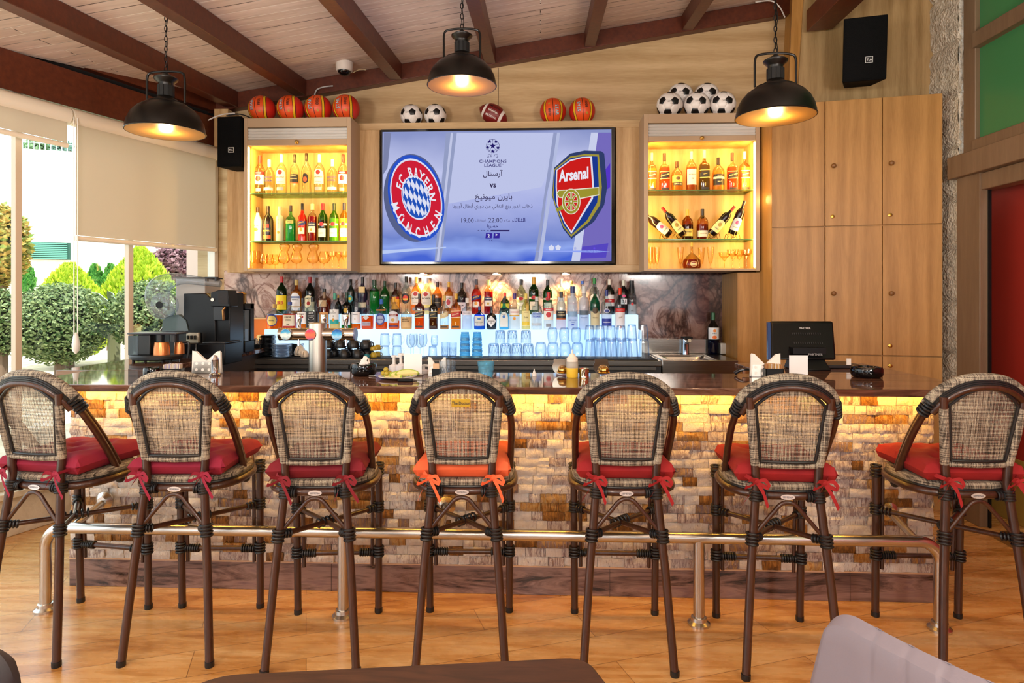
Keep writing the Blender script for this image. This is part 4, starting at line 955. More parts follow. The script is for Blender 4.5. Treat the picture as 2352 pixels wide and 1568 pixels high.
# -- back row on the upper step
YU = SY1+.075
back = [
 (647, 635, 24, 'green bottle, red cap, yellow label', dict(glass='1c6a24', liq='1c5a1c', fill=.5, cap='c42024', L=[('r', .12, .50, 'f2d81c', 76), ('t', 'J&B', .29, .42, 'c8281c')])),
 (681, 642, 24, 'amber whisky, gold cap, arched white label', dict(shape='sq', liq='c87a1c', fill=.66, glass='e8b060', cap='d8b868', L=[('a', .1, .62, 'eeeef0', 60), ('r', .46, .52, '7a8ab0', 60, 1.03), ('r', .2, .23, 'b08a3c', 60, 1.03), ('t', 'BUSHMILLS', .42, .12, '333')])),
 (712, 636, 23, 'dark green bottle, red cap, cream label', dict(glass='14401c', liq='14301a', fill=.5, cap='a81c20', L=[('a', .08, .5, 'ece0b8', 74), ('t', 'JAMESON', .42, .18, '2a4a24'), ('c', .24, .34, 'b83224', 20, 1.03)])),
 (745, 663, 31, 'broad decanter of red-amber liquor, black stopper', dict(shape='squat', liq='9a3018', fill=.55, glass='d8b090', cap='16120e', capz=.86, L=[('r', .3, .55, 'e8d8b8', 34)])),
 (777, 677, 16, 'small dark bottle, gold cap', dict(shape='round', liq='1a1a24', fill=.5, glass='4a4030', cap='c8a040', L=[])),
 (806, 641, 17, 'slim near-black bottle, black cap, teal oval label', dict(shape='wine', glass='0c1a18', opaque=True, cap='16161a', L=[('c', .34, .54, '3aa0a8', 45), ('c', .4, .48, 'e8d83c', 26, 1.03)])),
 (833, 636, 23, 'monk-shaped dark bottle, cream label', dict(shape='curvy', glass='1c1430', opaque=True, cap='14141a', L=[('r', .58, .74, 'e8c88a', 40, 1.25), ('t', 'F', .66, .3, 'b83224'), ('r', .1, .45, 'd8ccb0', 72), ('t', 'Frangelico', .32, .16, '4a3a2a')])),
 (860, 642, 22, 'opaque green bottle, black cap, small emblem', dict(shape='tall', liq='1c9a3c', fill=.66, glass='7ac88a', cap='1a3a20', L=[('d', .66, .76, '1a1a2a', 40, 1.05)])),
 (884, 645, 21, 'emerald ribbed bottle, black cap', dict(shape='short', liq='14803a', fill=.54, glass='5ac87a', cap='183a24', L=[('t', 'MIDORI', .56, .2, 'e8f0e0')])),
 (909, 649, 20, 'brown-black coffee liqueur bottle, yellow label', dict(shape='short', glass='2a0e08', opaque=True, cap='1a1210', L=[('r', .16, .48, 'e0a030', 66), ('t', 'KAHLUA', .36, .18, '8a1c14'), ('r', .48, .56, 'a82418', 60)])),
 (933, 635, 22, 'clear rum bottle, black cap, round dark emblem', dict(liq='e8d8b0', fill=.4, cap='1c1814', L=[('c', .28, .56, '1c1412', 52), ('c', .36, .5, 'd83a24', 34, 1.03), ('r', .38, .42, 'f0c83c', 30, 1.04)])),
 (956, 636, 22, 'golden rum, gold cap, round red badge', dict(liq='e0a04a', fill=.6, glass='f0c888', cap='e0b840', L=baca)),
 (979.5, 637, 23, 'clear rum, white cap, round red badge', dict(liq='e4ecd0', fill=.5, glass='ecf0d8', cap='e8e8ec', L=baca)),
 (1005, 647, 21, 'amber liqueur, dark cap, black label', dict(liq='c88428', fill=.64, glass='e8b870', cap='3a1418', L=[('r', .2, .5, '241a18', 70), ('t', 'AMARETTO', .36, .14, 'd8c090')])),
 (1031, 647, 20, 'amber rum, gold cap, white label with red figure', dict(liq='d88c2c', fill=.7, glass='e8a860', cap='d8a838', L=[('r', .2, .56, 'f0e8e4', 60), ('c', .28, .46, 'b83040', 26, 1.03), ('t', 'La Rosa', .5, .16, '333')])),
 (1061, 649, 23, 'dark bottle, black cap, white lower label', dict(shape='short', liq='1c1a2c', fill=.56, glass='8a8478', cap='1a1a1e', L=[('r', .1, .38, 'e8e4ec', 64), ('t', 'RUM', .28, .2, '334')])),
 (1094, 641, 23, 'bright red bottle, slanted blue label', dict(shape='curvy', liq='c8281c', fill=.72, glass='e8c0a8', cap='241a30', L=aper)),
 (1122, 642, 20, 'deep red bottle, pale cap, white label', dict(shape='tall', liq='a01014', fill=.66, glass='f0d0a8', cap='c8d084', L=camp)),
 (1160, 672, 22, 'squat green-yellow bottle, red cap', dict(shape='squat', liq='2a5a24', fill=.6, glass='3a6a30', cap='c82020', L=[('r', .3, .5, 'd8c83c', 60)])),
 (1197, 641, 21, 'clear vermouth bottle, black cap, round emblem', dict(shape='wine', liq='d8e0c0', fill=.5, glass='e0e4cc', cap='1c1c20', L=mart('f0ecdc'))),
 (1226, 636, 23, 'green vermouth bottle, gold foil cap', dict(shape='wine', liq='1c6a1c', fill=.5, glass='2a8a24', cap='d8a030', capz=.8, L=mart('f0e0d0'))),
 (1258, 642, 21, 'plain green bottle, black cap', dict(shape='wine', liq='1c6a1c', fill=.5, glass='2a8a24', cap='1c1a1c', L=mart('e8ecd8'))),
 (1288.5, 641, 18, 'clear bottle, silver-foil neck', dict(liq='e8ecf0', fill=.4, cap='b8c0c8', capz=.78, L=[('r', .36, .5, 'd8d8dc', 56)])),
 (1312.5, 645, 21, 'clear bottle, gold cap, cream label', dict(liq='ece8d8', fill=.4, cap='c8b050', capz=.9, L=[('r', .1, .56, 'eee8d8', 66), ('r', .3, .36, 'c82a2a', 60, 1.03)])),
 (1337.5, 645, 19, 'clear bottle, bright blue cap', dict(liq='e8ecf0', fill=.4, cap='2a62c8', capz=.9, L=[('r', .2, .5, 'e0e4ea', 56)])),
 (1365, 638, 22, 'clear bottle, green cap, white label, green dot', dict(liq='e8f0ec', fill=.4, cap='1c8a3c', L=[('a', .2, .56, 'f0ece4', 66), ('c', .42, .52, '1c8a4a', 24, 1.03)])),
 (1400, 641, 23, 'near-black wine-shaped bottle, white cap', dict(shape='wine', glass='0e140e', opaque=True, cap='e8e0d0', L=[('r', .24, .56, 'eeeae6', 60), ('r', .34, .44, 'c8282a', 60, 1.03), ('t', 'GO', .39, .22, 'fff')])),
 (1432, 643, 23, 'black bottle with white numerals, white neck', dict(shape='wine', glass='0a0a0e', opaque=True, cap='d8d8c8', L=[('c', .5, .58, 'e84a8a', 20, 1.03), ('r', .3, .46, 'f0f0f4', 36), ('t', '51', .38, .42, '14141c')])),
 (1451, 644, 22, 'clear shaker bottle, slanted black top, red leaf', dict(shape='cone', liq='dce6ea', fill=.3, glass='c8d0d4', cap='16161a', capz=.62, L=[('d', .26, .36, 'd82a2a', 18), ('t', 'abc', .12, .2, '444')])),
]
row(back, YU, ZS2+.001, 'in back row', 'bottles on the upper glowing step', capz=.84)
YL = SY0+.09
front = [
 (631, 698, 38, 'wide crown-shaped whisky decanter, gold cap', dict(shape='squat', liq='e87a1c', fill=.55, cap='c8a050', L=[('c', .12, .62, '2a3a8a', 40), ('c', .16, .54, 'd8c878', 34, 1.03), ('t', 'ROYAL', .35, .1, '2a3a6a')])),
 (666, 693, 27, 'square bourbon, blue-topped black cap, cream label', dict(shape='sq', sqn=1, liq='d8401c', fill=.56, cap='1c3a9a', capz=.88, L=[('r', .12, .52, 'e8dcc0', 60), ('t', 'KNOB', .44, .2, '2a2018'), ('t', 'CREEK', .34, .17, '2a2018'), ('t', '100', .17, .17, '2a2018')])),
 (696, 684, 22, 'bourbon, black cap, white label, red seal', dict(shape='sq', sqn=1, liq='e8862a', fill=.16, cap='14141a', L=[('r', .18, .55, 'f4f2f0', 60), ('c', .34, .44, 'b81c3a', 24, 1.03), ('t', 'BEAM', .48, .2, '222')])),
 (718.6, 681, 27, 'square whiskey, black cap, black white label', dict(shape='sq', sqn=1, liq='8a7a6a', fill=.5, cap='141414', L=[('r', .06, .55, '141416', 62), ('t', "JACK", .49, .17, 'eee'), ('t', "DANIEL'S", .41, .13, 'eee'), ('c', .28, .37, 'd8d8d8', 30, 1.03), ('c', .29, .36, '141416', 26, 1.035), ('t', 'Tennessee', .22, .12, 'eee'), ('t', 'WHISKEY', .14, .13, 'eee')])),
 (744.6, 671, 22, 'amber malt, tan cap, orange label', dict(shape='short', liq='e8821c', fill=.14, glass='f0e4d8', cap='8a6a4a', L=[('r', .16, .46, 'd89a5a', 66), ('t', 'ORIGINAL', .38, .13, '4a2a14')])),
 (769, 673, 23, 'pale malt, wood-green cap, white teal label', dict(liq='f0d89a', fill=.2, cap='3a9a80', capz=.82, L=[('r', .26, .55, 'f2f2f0', 64), ('r', .15, .27, '1ca8a0', 64), ('t', 'THE', .5, .1, '333'), ('t', 'GLENLIVET', .45, .12, '333'), ('t', '12', .36, .2, '333'), ('c', .22, .30, 'd89a3a', 16, 1.03)])),
 (796.6, 671, 22, 'dark green bottle, deer emblem', dict(shape='sq', sqn=1, liq='1c7a30', fill=.2, glass='143a1c', cap='1a3a24', L=[('c', .44, .58, 'c8a030', 26), ('r', .12, .4, 'eaeaf0', 50)])),
 (818, 671, 21, 'clear malt, dark cap, white label', dict(liq='e87a1c', fill=.14, cap='34343c', L=[('r', .17, .46, 'f0f0f4', 66), ('t', 'Glenfiddich', .4, .13, '333'), ('t', '12', .28, .2, 'b8a878')])),
 (844, 689, 28, 'orange-filled malt, plum cap, silver plate', dict(shape='squat', liq='e8641c', fill=.46, cap='4a2434', L=[('d', .32, .5, 'd8d8d8', 30), ('r', .12, .26, 'b0a8b8', 44), ('t', 'THE DALMORE', .19, .09, '333')])),
 (876, 687, 27, 'clear whisky, blue cap, round blue badge', dict(shape='short', liq='e86a1c', fill=.24, glass='e0ecf4', cap='1c5ab8', L=[('c', .14, .54, '3a4a9a', 48), ('c', .2, .46, 'a8b0d0', 36, 1.03), ('t', 'CHIVAS', .33, .15, '2a2a5a'), ('r', .62, .66, 'e88a2a', 60)])),
 (905, 681, 25, 'whisky, yellow-red cap, silver crest label', dict(shape='short', liq='e8741c', fill=.26, glass='eef0ea', cap='d8a030', L=[('a', .2, .56, 'dcdce4', 60), ('r', .40, .46, '8a1c24', 60, 1.03), ('t', 'CHIVAS', .43, .17, 'f4f0e8'), ('c', .24, .34, 'c8a058', 20, 1.03), ('r', .08, .13, '5a2a5a', 60)])),
 (933.5, 700, 26, 'clear square bottle, tan label', dict(shape='squat', liq='e8bc7a', fill=.5, cap='b88a5a', L=[('r', .1, .5, 'd8b078', 66), ('t', 'MONKEY', .42, .14, '4a3018'), ('t', 'SHOULDER', .34, .14, '4a3018')])),
 (964, 674, 21, 'orange whisky, black cap, slanted black label', dict(shape='sq', sqn=1, liq='e8641c', fill=.48, glass='9a4a28', cap='16140f', L=jw('1c1814'))),
 (995.5, 676, 19, 'nearly black whisky, slanted dark label', dict(shape='sq', sqn=1, liq='5a2c14', fill=.34, glass='2a221c', cap='121212', L=jw('14120f', 'd8b868', 'DOUBLE'))),
 (1021, 678, 19, 'pale clear whisky, gold cap, slanted cream label', dict(shape='sq', sqn=1, liq='c8955a', fill=.12, cap='c8a84a', L=jw('d0c090', 'f4ecd0', 'GOLD'))),
 (1047.5, 674, 22, 'amber whisky, gold cap, slanted red label', dict(shape='sq', sqn=1, liq='e8962a', fill=.58, glass='e8a848', cap='d8a838', L=jw('b81c1c', 'f8e6b8', 'RED LABEL'))),
 (1073, 684, 24, 'clear ribbed square gin, clear stopper', dict(shape='sq', liq='e0ecf8', fill=.5, cap='d8d0cc', L=[('r', .46, .58, 'e4e2ec', 60), ('t', 'THE BOTANIST', .52, .1, '445')])),
 (1101.5, 703, 27, 'bright blue gin bottle, cream label', dict(shape='squat', liq='1c74d8', fill=.5, glass='2a80e0', cap='2a4a8a', L=[('r', .16, .58, 'dcdcd4', 54), ('t', 'GUNPOWDER', .32, .11, '334'), ('t', 'IRISH GIN', .25, .11, '334'), ('c', .42, .5, '2a7ac0', 18, 1.03)])),
 (1129, 705, 24, 'black apothecary bottle, white diamond label', dict(shape='squat', glass='101018', opaque=True, cap='14141a', L=[('d', .12, .62, 'e8e6e4', 62), ('t', "HENDRICK'S", .38, .12, '222'), ('t', 'GIN', .3, .12, '222')])),
 (1158, 684, 22, 'sky blue gin bottle, black cap, framed label', dict(shape='sq', sqn=1, liq='5ac4e8', fill=.5, glass='6ad0ec', cap='14181c', L=[('a', .08, .56, 'c8dcd8', 46), ('a', .1, .53, 'e0e4e0', 40, 1.03), ('c', .36, .46, '3a7ac8', 18, 1.04), ('t', 'BOMBAY', .48, .1, '334')])),
 (1182, 673, 24, 'clear gin, purple-gold cap, orange-banded label', dict(shape='sq', liq='e8f0f4', fill=.4, cap='4a2a7a', L=[('r', .4, .56, 'f4f0ec', 66), ('t', "GORDON'S", .48, .17, 'b82a24'), ('r', .37, .4, 'e0b030', 66), ('c', .26, .35, 'e8a03a', 16)])),
 (1208, 674, 20, 'lemon yellow bottle, yellow cap', dict(liq='e8e0a0', fill=.5, glass='f0ecc0', cap='e8d870', L=[('r', .1, .52, 'ece2a0', 66), ('t', 'Gold', .34, .24, '3a3a1c'), ('r', .12, .22, 'e8c83c', 50, 1.03), ('t', 'VODKA', .48, .14, '8a6a2a')])),
 (1232.7, 681, 25, 'clear vodka, silver cap, large blue lettering', dict(shape='short', liq='e4eef4', fill=.4, cap='c8ccd0', capz=.86, L=[('r', .36, .52, 'a8c8f4', 62), ('t', 'ABSOLUT', .48, .2, '1c3ab8'), ('t', 'VODKA', .4, .2, '1c3ab8'), ('r', .12, .2, 'c0ccd8', 62)])),
 (1260, 671, 23, 'clear vodka, red cap, red-white crest label', dict(liq='e8f0f4', fill=.4, cap='c41c24', L=smir)),
 (1289, 670, 23, 'clear vodka, black cap, black label', dict(liq='e8e4ec', fill=.4, cap='1a1a1c', L=rstd)),
 (1315, 657, 24, 'frosted vodka, blue cap, bird picture', dict(shape='tall', glass='dce4f0', liq='dce4f0', fill=.6, frost=.35, cap='1c3a74', L=[('r', .3, .42, '8ab0d8', 64), ('t', 'GREY GOOSE', .22, .13, '2a4a9a'), ('r', .1, .13, '2a4ab8', 14), ('t', 'VODKA', .17, .1, '2a4a9a')])),
 (1341, 657, 23, 'tall frosted vodka, white cap, palace picture', dict(shape='tall', glass='e4e4ea', liq='dce4f0', fill=.4, frost=.35, cap='d8dcdc', L=[('r', .34, .44, '5a6a7a', 60), ('t', 'BELVEDERE', .28, .13, '5a6a9a')])),
 (1366.5, 659, 22, 'clear bottle, black-gold cap, green shoulder, tan label', dict(glass='3aa080', liq='e0e0d8', fill=.44, cap='1a1a14', L=[('r', .1, .42, 'd0c49a', 60), ('c', .38, .52, '4a3a24', 36, 1.03), ('t', 'TEQUILA', .28, .14, '4a3a1c')])),
 (1393, 665, 24, 'clear vodka, blue cap, blue label', dict(liq='e8f0f8', fill=.4, cap='1c2a7a', L=[('r', .1, .28, '1c349a', 62), ('t', 'FINLANDIA', .19, .14, 'f4f4ff'), ('c', .42, .52, 'e8e8f4', 34), ('c', .43, .51, '2a3a8a', 28, 1.03)])),
 (1424, 661, 23, 'clear vodka, red-orange cap, red band label', dict(liq='e8f0f4', fill=.4, cap='d8341c', L=[('r', .42, .52, 'c82a24', 66), ('t', 'STOLICHNAYA', .47, .11, 'fff'), ('r', .06, .42, 'e4e2e6', 66), ('t', 'Stoli', .3, .2, '8a6a3a', .3), ('c', .04, .1, 'b83a2a', 14, 1.03)])),
]
row(front, YL, ZS1+.001, 'in front row', 'bottles on the lower glowing step', glass='e8f0f2', capz=.84)
# blue syrup bottle by the sink
d = dep(1638, 5.38)
bottle((PX(1638, 5.38), 5.38, ZB+.001), 26*d/F, PZ(1638, 718, 5.38)-ZB, 'std', '0c1030', .34, '9aa4a4', '1c5a34', .82, [('r', .36, .64, 'dfe4e8', 66), ('c', .37, .45, 'e8742a', 24, 1.03), ('c', .53, .6, 'e88a3a', 16, 1.04), ('t', 'SYRUP', .5, .13, '2a4a6a')], label='dark blue syrup bottle with flowered label and green cap beside the faucet', cat='bottle')
b = MB(); xx = PX(1661, 5.38); b.box(xx-.028, xx+.028, 5.35, 5.41, ZB, ZB+.09, M('b8b8b4', .4)); tag(b.build('storage_jar', bevel=.008), 'small pale square jar right of the blue syrup bottle', 'jar')
# ================================================================== GLASSWARE
GC = GL('fafdff', 'bccbdc', 1.0, .03); GBL = GL('b4ecfa', '62c4e4', 1.0, .16); GY = GL('fffaf0', 'f0d8a0', 1.0)
def flute_rf(k, n): return lambda th, r: r*(1+k*cos(n*th))
def shell(prof, t=.003):
    """closed double-walled vessel from outer profile (bottom to rim)"""
    out = [(max(prof[0][0]*.02, 1e-5), prof[0][1])]+list(prof)
    return out+[(max(r-t, .001), z+(t*2 if i == len(prof)-1 else 0)) for i, (r, z) in list(enumerate(reversed(prof)))]
PROTO = {}
def vessel(kind, w, h, loc, label, group, flip=False, mat=None, rz=0):
    mat = mat or GC
    key = (kind, round(w, 4), round(h, 4), flip, mat.name)
    name, cat = {'tumbler': ('tumbler_glass', 'glass'), 'cut': ('cut_glass_tumbler', 'glass'), 'highball': ('highball_glass', 'glass'), 'mug': ('glass_mug', 'mug'), 'wine': ('wine_glass', 'glass'),
                 'snifter': ('brandy_snifter', 'glass'), 'marg': ('margarita_glass', 'glass'), 'flute': ('champagne_flute', 'glass'), 'round': ('stemless_glass', 'glass'), 'ring': ('ribbed_tumbler', 'glass')}[kind]
    if key in PROTO:
        return dup(PROTO[key], loc, rz, label, group)
    r = thing(name, label, cat, loc, rz, group); PROTO[key] = r
    R = w/2; rf = None; n = 24
    S_ = {'tumbler': [(.82, 0), (.86, .06), (1, 1)], 'cut': [(.8, 0), (.88, .05), (.94, .2), (1, 1)], 'highball': [(.74, 0), (.78, .04), (.84, .3), (1, 1)],
          'mug': [(.84, 0), (.88, .05), (.94, .4), (1, 1)], 'round': [(.66, 0), (.82, .06), (1, .4), (.96, .7), (.8, 1)], 'ring': [(.78, 0), (.84, .12), (.8, .22), (.92, .36), (.87, .48), (.97, .6), (.92, .7), (1, .82), (1, 1)]}
    b = MB()
    if kind in S_:
        if kind in ('cut',): rf = flute_rf(.03, 12)
        if kind in ('highball',): rf = flute_rf(.035, 9); n = 36
        pr = [(a*R, z*h) for a, z in S_[kind]]
        b.lathe(shell(pr, R*.07), mat, (0, 0, 0), n, rf); body = b.build('bowl', r, fix=False)
        b = MB(); b.lathe([(R*S_[kind][0][0]*.9, h*.012), (R*S_[kind][0][0]*.9, h*(.12 if kind != 'cut' else .16))], GL('e8f2fc', 'a4b8cc', 1.0), (0, 0, 0), 20); b.build('thick_base', r, fix=False)
        if kind == 'mug':
            b = MB(); b.tube(crom([(R*.9, 0, h*.22), (R*1.3, 0, h*.25), (R*1.5, 0, h*.5), (R*1.3, 0, h*.78), (R*.95, 0, h*.8)], 5), R*.1, mat, 8); b.build('handle', r)
        if kind == 'cut':
            b = MB(); gm = GL('ccd8e6', '93a6ba', 1.0)
            for k in range(10):
                a0 = 2*pi*k/10
                for s in (-1, 1):
                    b.tube([((R*.93)*sin(a0+s*q*.1), -(R*.93)*cos(a0+s*q*.1), h*(.1+q*.12)) for q in range(6)], R*.022, gm, 4, caps=False)
            b.build('cut_pattern', r)
    else:
        if kind == 'wine': bowl = [(.1, .42), (.5, .44), (.9, .56), (1, .7), (.86, 1)]; zs_ = .42; br = .8
        elif kind == 'snifter': bowl = [(.1, .3), (.6, .33), (.98, .48), (1, .6), (.8, .85), (.62, 1)]; zs_ = .3; br = .62
        elif kind == 'marg': bowl = [(.08, .5), (.3, .53), (.38, .66), (.9, .78), (1, 1)]; zs_ = .5; br = .62
        else: bowl = [(.15, .22), (.5, .3), (.8, .55), (1, 1)]; zs_ = .22; br = .8
        b.lathe(shell([(a*R, z*h) for a, z in bowl], R*.05), mat, (0, 0, 0), n); b.build('bowl', r, fix=False)
        b = MB(); b.lathe([(.07*R, .02*h), (.06*R, zs_*h*.6), (.1*R, zs_*h)], GL('f0f6fc' if mat is GC else 'fcf0d0', 'a4b8cc' if mat is GC else 'e0c080', 1.0), (0, 0, 0), 10); b.build('stem', r, fix=False)
        b = MB(); b.lathe([(br*R, 0), (br*R, .008*h), (.1*R, .03*h)], mat, (0, 0, 0), n); b.build('foot', r, fix=False)
    if flip:
        for ch in r.children:
            me = ch.data
            for v in me.vertices: v.co.z = h-v.co.z
            me.flip_normals()
    return r
def vz(px, py, Y): return PZ(px, py, Y)
zk = ZB+.001; GR = 'glasses on the back counter mat'
def vs(kind, px, wpx, hpx, Y, z, label, group=GR, flip=False, mat=None, rz=0):
    d = dep(px, Y); return vessel(kind, wpx*d/F, hpx*d/F, (PX(px, Y), Y, z), label, group, flip, mat, rz)
def hh(px, hpx, Y): return hpx*dep(px, Y)/F
YG = 4.98
# glass beer mugs, two stacks (upside down)
for i, px in enumerate((884, 912)):
    for k in range(2): vs('mug', px, 22, 27, YG, zk+k*hh(900, 27.5, YG), f"upside-down clear glass mug, {'top' if k else 'bottom'} of {'left' if i == 0 else 'right'} mug stack by the coffee cups", 'stacked glass mugs', True, rz=0)
for i, (px, dy) in enumerate(((943, 0), (950, .07), (965, 0), (972, .07))): vs('wine', px, 20, 52, YG+dy, zk, f"clear wine glass, {['left front', 'left rear', 'right front', 'right rear'][i]} of the four beside the glass mugs", 'wine glasses on the back counter')
vs('tumbler', 994, 21, 26, YG, zk, 'clear low tumbler upside down under a small stemmed glass', flip=True)
vs('round', 998, 17, 24, YG, zk+hh(994, 26.5, YG), 'small clear glass standing on an upturned tumbler')
vs('cut', 1022, 16, 35, YG, zk, 'slim cut glass left of the seam of the glowing stand')
vs('cut', 1040, 18, 35, YG-.03, zk, 'slim cut glass right of the seam of the glowing stand')
for i, px in enumerate((1068, 1096)):
    for k in range(4): vs('ring', px, 26-k*1.2, 19, YG, zk+k*hh(1068, 13.2, YG), f"blue ribbed tumbler, {['bottom', 'second from bottom', 'third from bottom', 'top'][k]} of the {['left', 'right'][i]} blue stack", 'stacked blue tumblers', True, GBL)
for i, px in enumerate((1134, 1161, 1187, 1213)): vs('cut', px, 25, 33, YG, zk, f"diamond-cut tumbler, {ordw(i+1)} from left in the bottom cut-glass row", 'cut glass tumblers', True)
for i, px in enumerate((1149, 1177, 1208)): vs('cut', px, 23, 29, YG+.02, zk+hh(1160, 33.5, YG), f"diamond-cut tumbler, {ordw(i+1)} from left in the upper cut-glass row", 'cut glass tumblers', True)
for i, px in enumerate((1242, 1270, 1298, 1326)): vs('round', px, 27, 36, YG, zk, f"round stemless glass, {ordw(i+1)} from left in the bottom stemless row", 'stemless glasses', True)
for i, px in enumerate((1269, 1296, 1323)): vs('round', px, 24, 33, YG+.01, zk+hh(1290, 36.5, YG), f"round stemless glass, {ordw(i+1)} from left in the upper stemless row", 'stemless glasses', True)
for i, px in enumerate((1356, 1380, 1405, 1428, 1453, 1479)):
    big = i >= 4; hp = 45 if big else 43
    vs('highball', px, 26, hp, YG, zk, f"fluted highball glass, {ordw(i+1)} from left in the bottom highball row", 'highball glasses', True)
    vs('highball', px-2, 24, 33, YG, zk+hh(1400, hp, YG)-.003, f"fluted highball glass, {ordw(i+1)} from left in the upper highball row", 'highball glasses', True)
for i, px in enumerate((1368, 1392, 1416, 1440)):
    vs('highball', px, 25, 44, YG+.09, zk, f"fluted highball glass behind the front rows, {ordw(i+1)} from left", 'highball glasses', True)
# crockery on the back counter
BM = M('15171b', .35); 
def stack(px, n, w, dz, z, Y, m, label, name='saucer', cat='plate', grp=None):
    for k in range(n):
        b = MB(); R = w/2; b.lathe([(R*.5, 0), (R*.6, .002), (R, dz*1.1), (R, dz*1.3), (R*.6, .006), (1e-5, .005)], m, (0, 0, 0), 28)
        tag(b.build(name, fix=False), f"{label}, {ordw(k+1)} from bottom", cat, grp).location = (PX(px, Y), Y, z+k*dz)
stack(612, 16, .145, .0102, zk, 5.0, BM, 'black saucer in the leftmost tall stack', grp='black saucers')
stack(680, 9, .12, .0102, zk+.0, 5.08, BM, 'black saucer in the low stack behind the glass plates', grp='black saucers')
stack(648, 11, .145, .009, zk, 4.93, GL('dce8f4', '8ba0b4', 1, .35), 'frosted glass plate in the stack beside the black saucers', 'glass_plate', grp='frosted glass plates')
# straw caddy
x = PX(590, 4.93); r = thing('straw_caddy', 'small black caddy of wrapped straws left of the saucers', 'caddy', (x, 4.93, zk))
b = MB(); b.box(-.04, .04, -.03, .03, 0, .1, BLK); b.build('box', r, bevel=.003)
b = MB(); random.seed(5)
for k in range(14): xx, yy = (random.random()-.5)*.06, (random.random()-.5)*.04; b.tube([(xx, yy, .06), (xx+(random.random()-.5)*.03, yy, .13+random.random()*.02)], .004, M(random.choice(('ddd8d0', '2a2a2c', 'c8c0b4')), .5), 6)
b.build('straws', r)
def teapot(px, Y, s, label, cx_=1):
    r = thing('milk_jug', label, 'jug', (PX(px, Y), Y, zk)); CE = M('d8cbb8', .25)
    b = MB(); b.lathe([(.5*s, 0), (.9*s, .15*s), (1*s, .7*s), (.75*s, 1.3*s), (.5*s, 1.6*s), (.45*s, 1.55*s), (1e-4, 1.5*s)], CE, (0, 0, 0), 24); b.build('body', r)
    b = MB(); b.tube(crom([(0, -.6*s, 1.4*s), (0, -1.3*s, 1.2*s), (0, -1.4*s, .7*s), (0, -.9*s, .35*s)], 5), .12*s, CE, 8); b.build('handle', r)
    return r
t_ = teapot(689, 5.02, .047, 'round cream teapot behind the tap column'); t_.name = 'teapot'; t_['category'] = 'teapot'
b = MB(); b.lathe([(.024, .07), (.02, .082), (.006, .088), (.007, .096), (1e-4, .1)], M('d8cbb8', .25), (0, 0, 0), 18); b.build('lid', t_)
teapot(700, 4.92, .033, 'small cream milk jug in front of the teapot')
def cup(px, py, wpx, Y, m, label, grp, z=None, rz=0, tilt=None):
    d = dep(px, Y); s = wpx*d/F/2; z = zk if z is None else z
    r = thing('coffee_cup', label, 'cup', (PX(px, Y), Y, z), rz, grp)
    b = MB(); b.lathe(shell([(.98*s, 0), (1*s, .3*s), (.95*s, .8*s), (.6*s, 1.35*s)], .004), m, (0, 0, 0), 22); b.lathe([(.6*s, 1.33*s), (.58*s, 1.4*s)], m, (0, 0, 0), 18); b.build('body', r)
    b = MB(); b.tube(crom([(.9*s, 0, .3*s), (1.4*s, 0, .35*s), (1.5*s, 0, .75*s), (1.2*s, 0, 1.05*s), (.8*s, 0, 1.0*s)], 4), .1*s, m, 8); b.build('handle', r)
    return r
for i, px in enumerate((752, 791, 821)): cup(px, 0, 27, YG-.04+.0, BM, f"upside-down black coffee cup, {ordw(i+1)} from left in the front bottom row", 'black coffee cups', rz=rad(-30))
for i, px in enumerate((768, 800, 828, 843)): cup(px, 0, 27, YG+.06, BM, f"upside-down black coffee cup, {ordw(i+1)} from left in the rear bottom row", 'black coffee cups', rz=rad(-30))
for i, px in enumerate((754, 781, 812, 841)): cup(px, 0, 28, YG+.01, BM, f"upside-down black coffee cup, {ordw(i+1)} from left in the upper row", 'black coffee cups', zk+.068, rad(-25))
for i, (px, z) in enumerate(((858, 0), (858, .052), (868, 0), (868, .052))):
    cup(px, 0, 16, YG-.0+.07*(i > 1), M('c0a42c', .35), f"small mustard yellow espresso cup, {['bottom front', 'top front', 'bottom rear', 'top rear'][i]} of the yellow pile", 'yellow espresso cups', zk+z*1.0, rad(-20))
cup(842, 0, 13, YG-.06, M('1c7a8a', .35), 'single small teal espresso cup among the black cups', None, zk, rad(-20))
# ---- glasses inside the display cabinets
for i, (px, dy) in enumerate(((579, 0), (590, .1), (606, .02), (620, .08), (632, .12))): vs('snifter', px, 22-(i > 1)*3, 42-(i > 1)*8, YF+.07+dy, zsL0, f"small brandy snifter, {ordw(i+1)} from left on the floor of the left display", 'glasses in the left display', mat=GY)
for i, px in enumerate((652, 681, 719, 744)):
    vs('snifter', px, 27, 40, TYD-.03, zsL0, f"large balloon snifter, {ordw(i+1)} of four on the floor of left display", 'glasses in the left display', mat=GY)
    if i < 3: vs('snifter', px+2, 24, 26, TYD-.0, zsL0+hh(px, 40.5, TYD), f"upper snifter stacked upside down on large snifter {ordw(i+1)} from left", 'glasses in the left display', True, GY)
for i, px in enumerate((763, 778, 790)): vs('marg', px, 21 if i != 1 else 17, 40, TYD-.02+.08*(i == 1), zsL0, f"margarita glass, {ordw(i+1)} from left at right end of left display", 'glasses in the left display', mat=GY)
for i, (px, dy) in enumerate(((1494, 0), (1502, .08), (1509, 0), (1563, .05), (1611, .1), (1632, 0))): vs('flute', px, 14 if i < 3 else 15, 50, YF+.1+dy, zsR0, f"tall champagne flute, {ordw(i+1)} from left in the right display", 'champagne flutes in the right display', mat=GY)
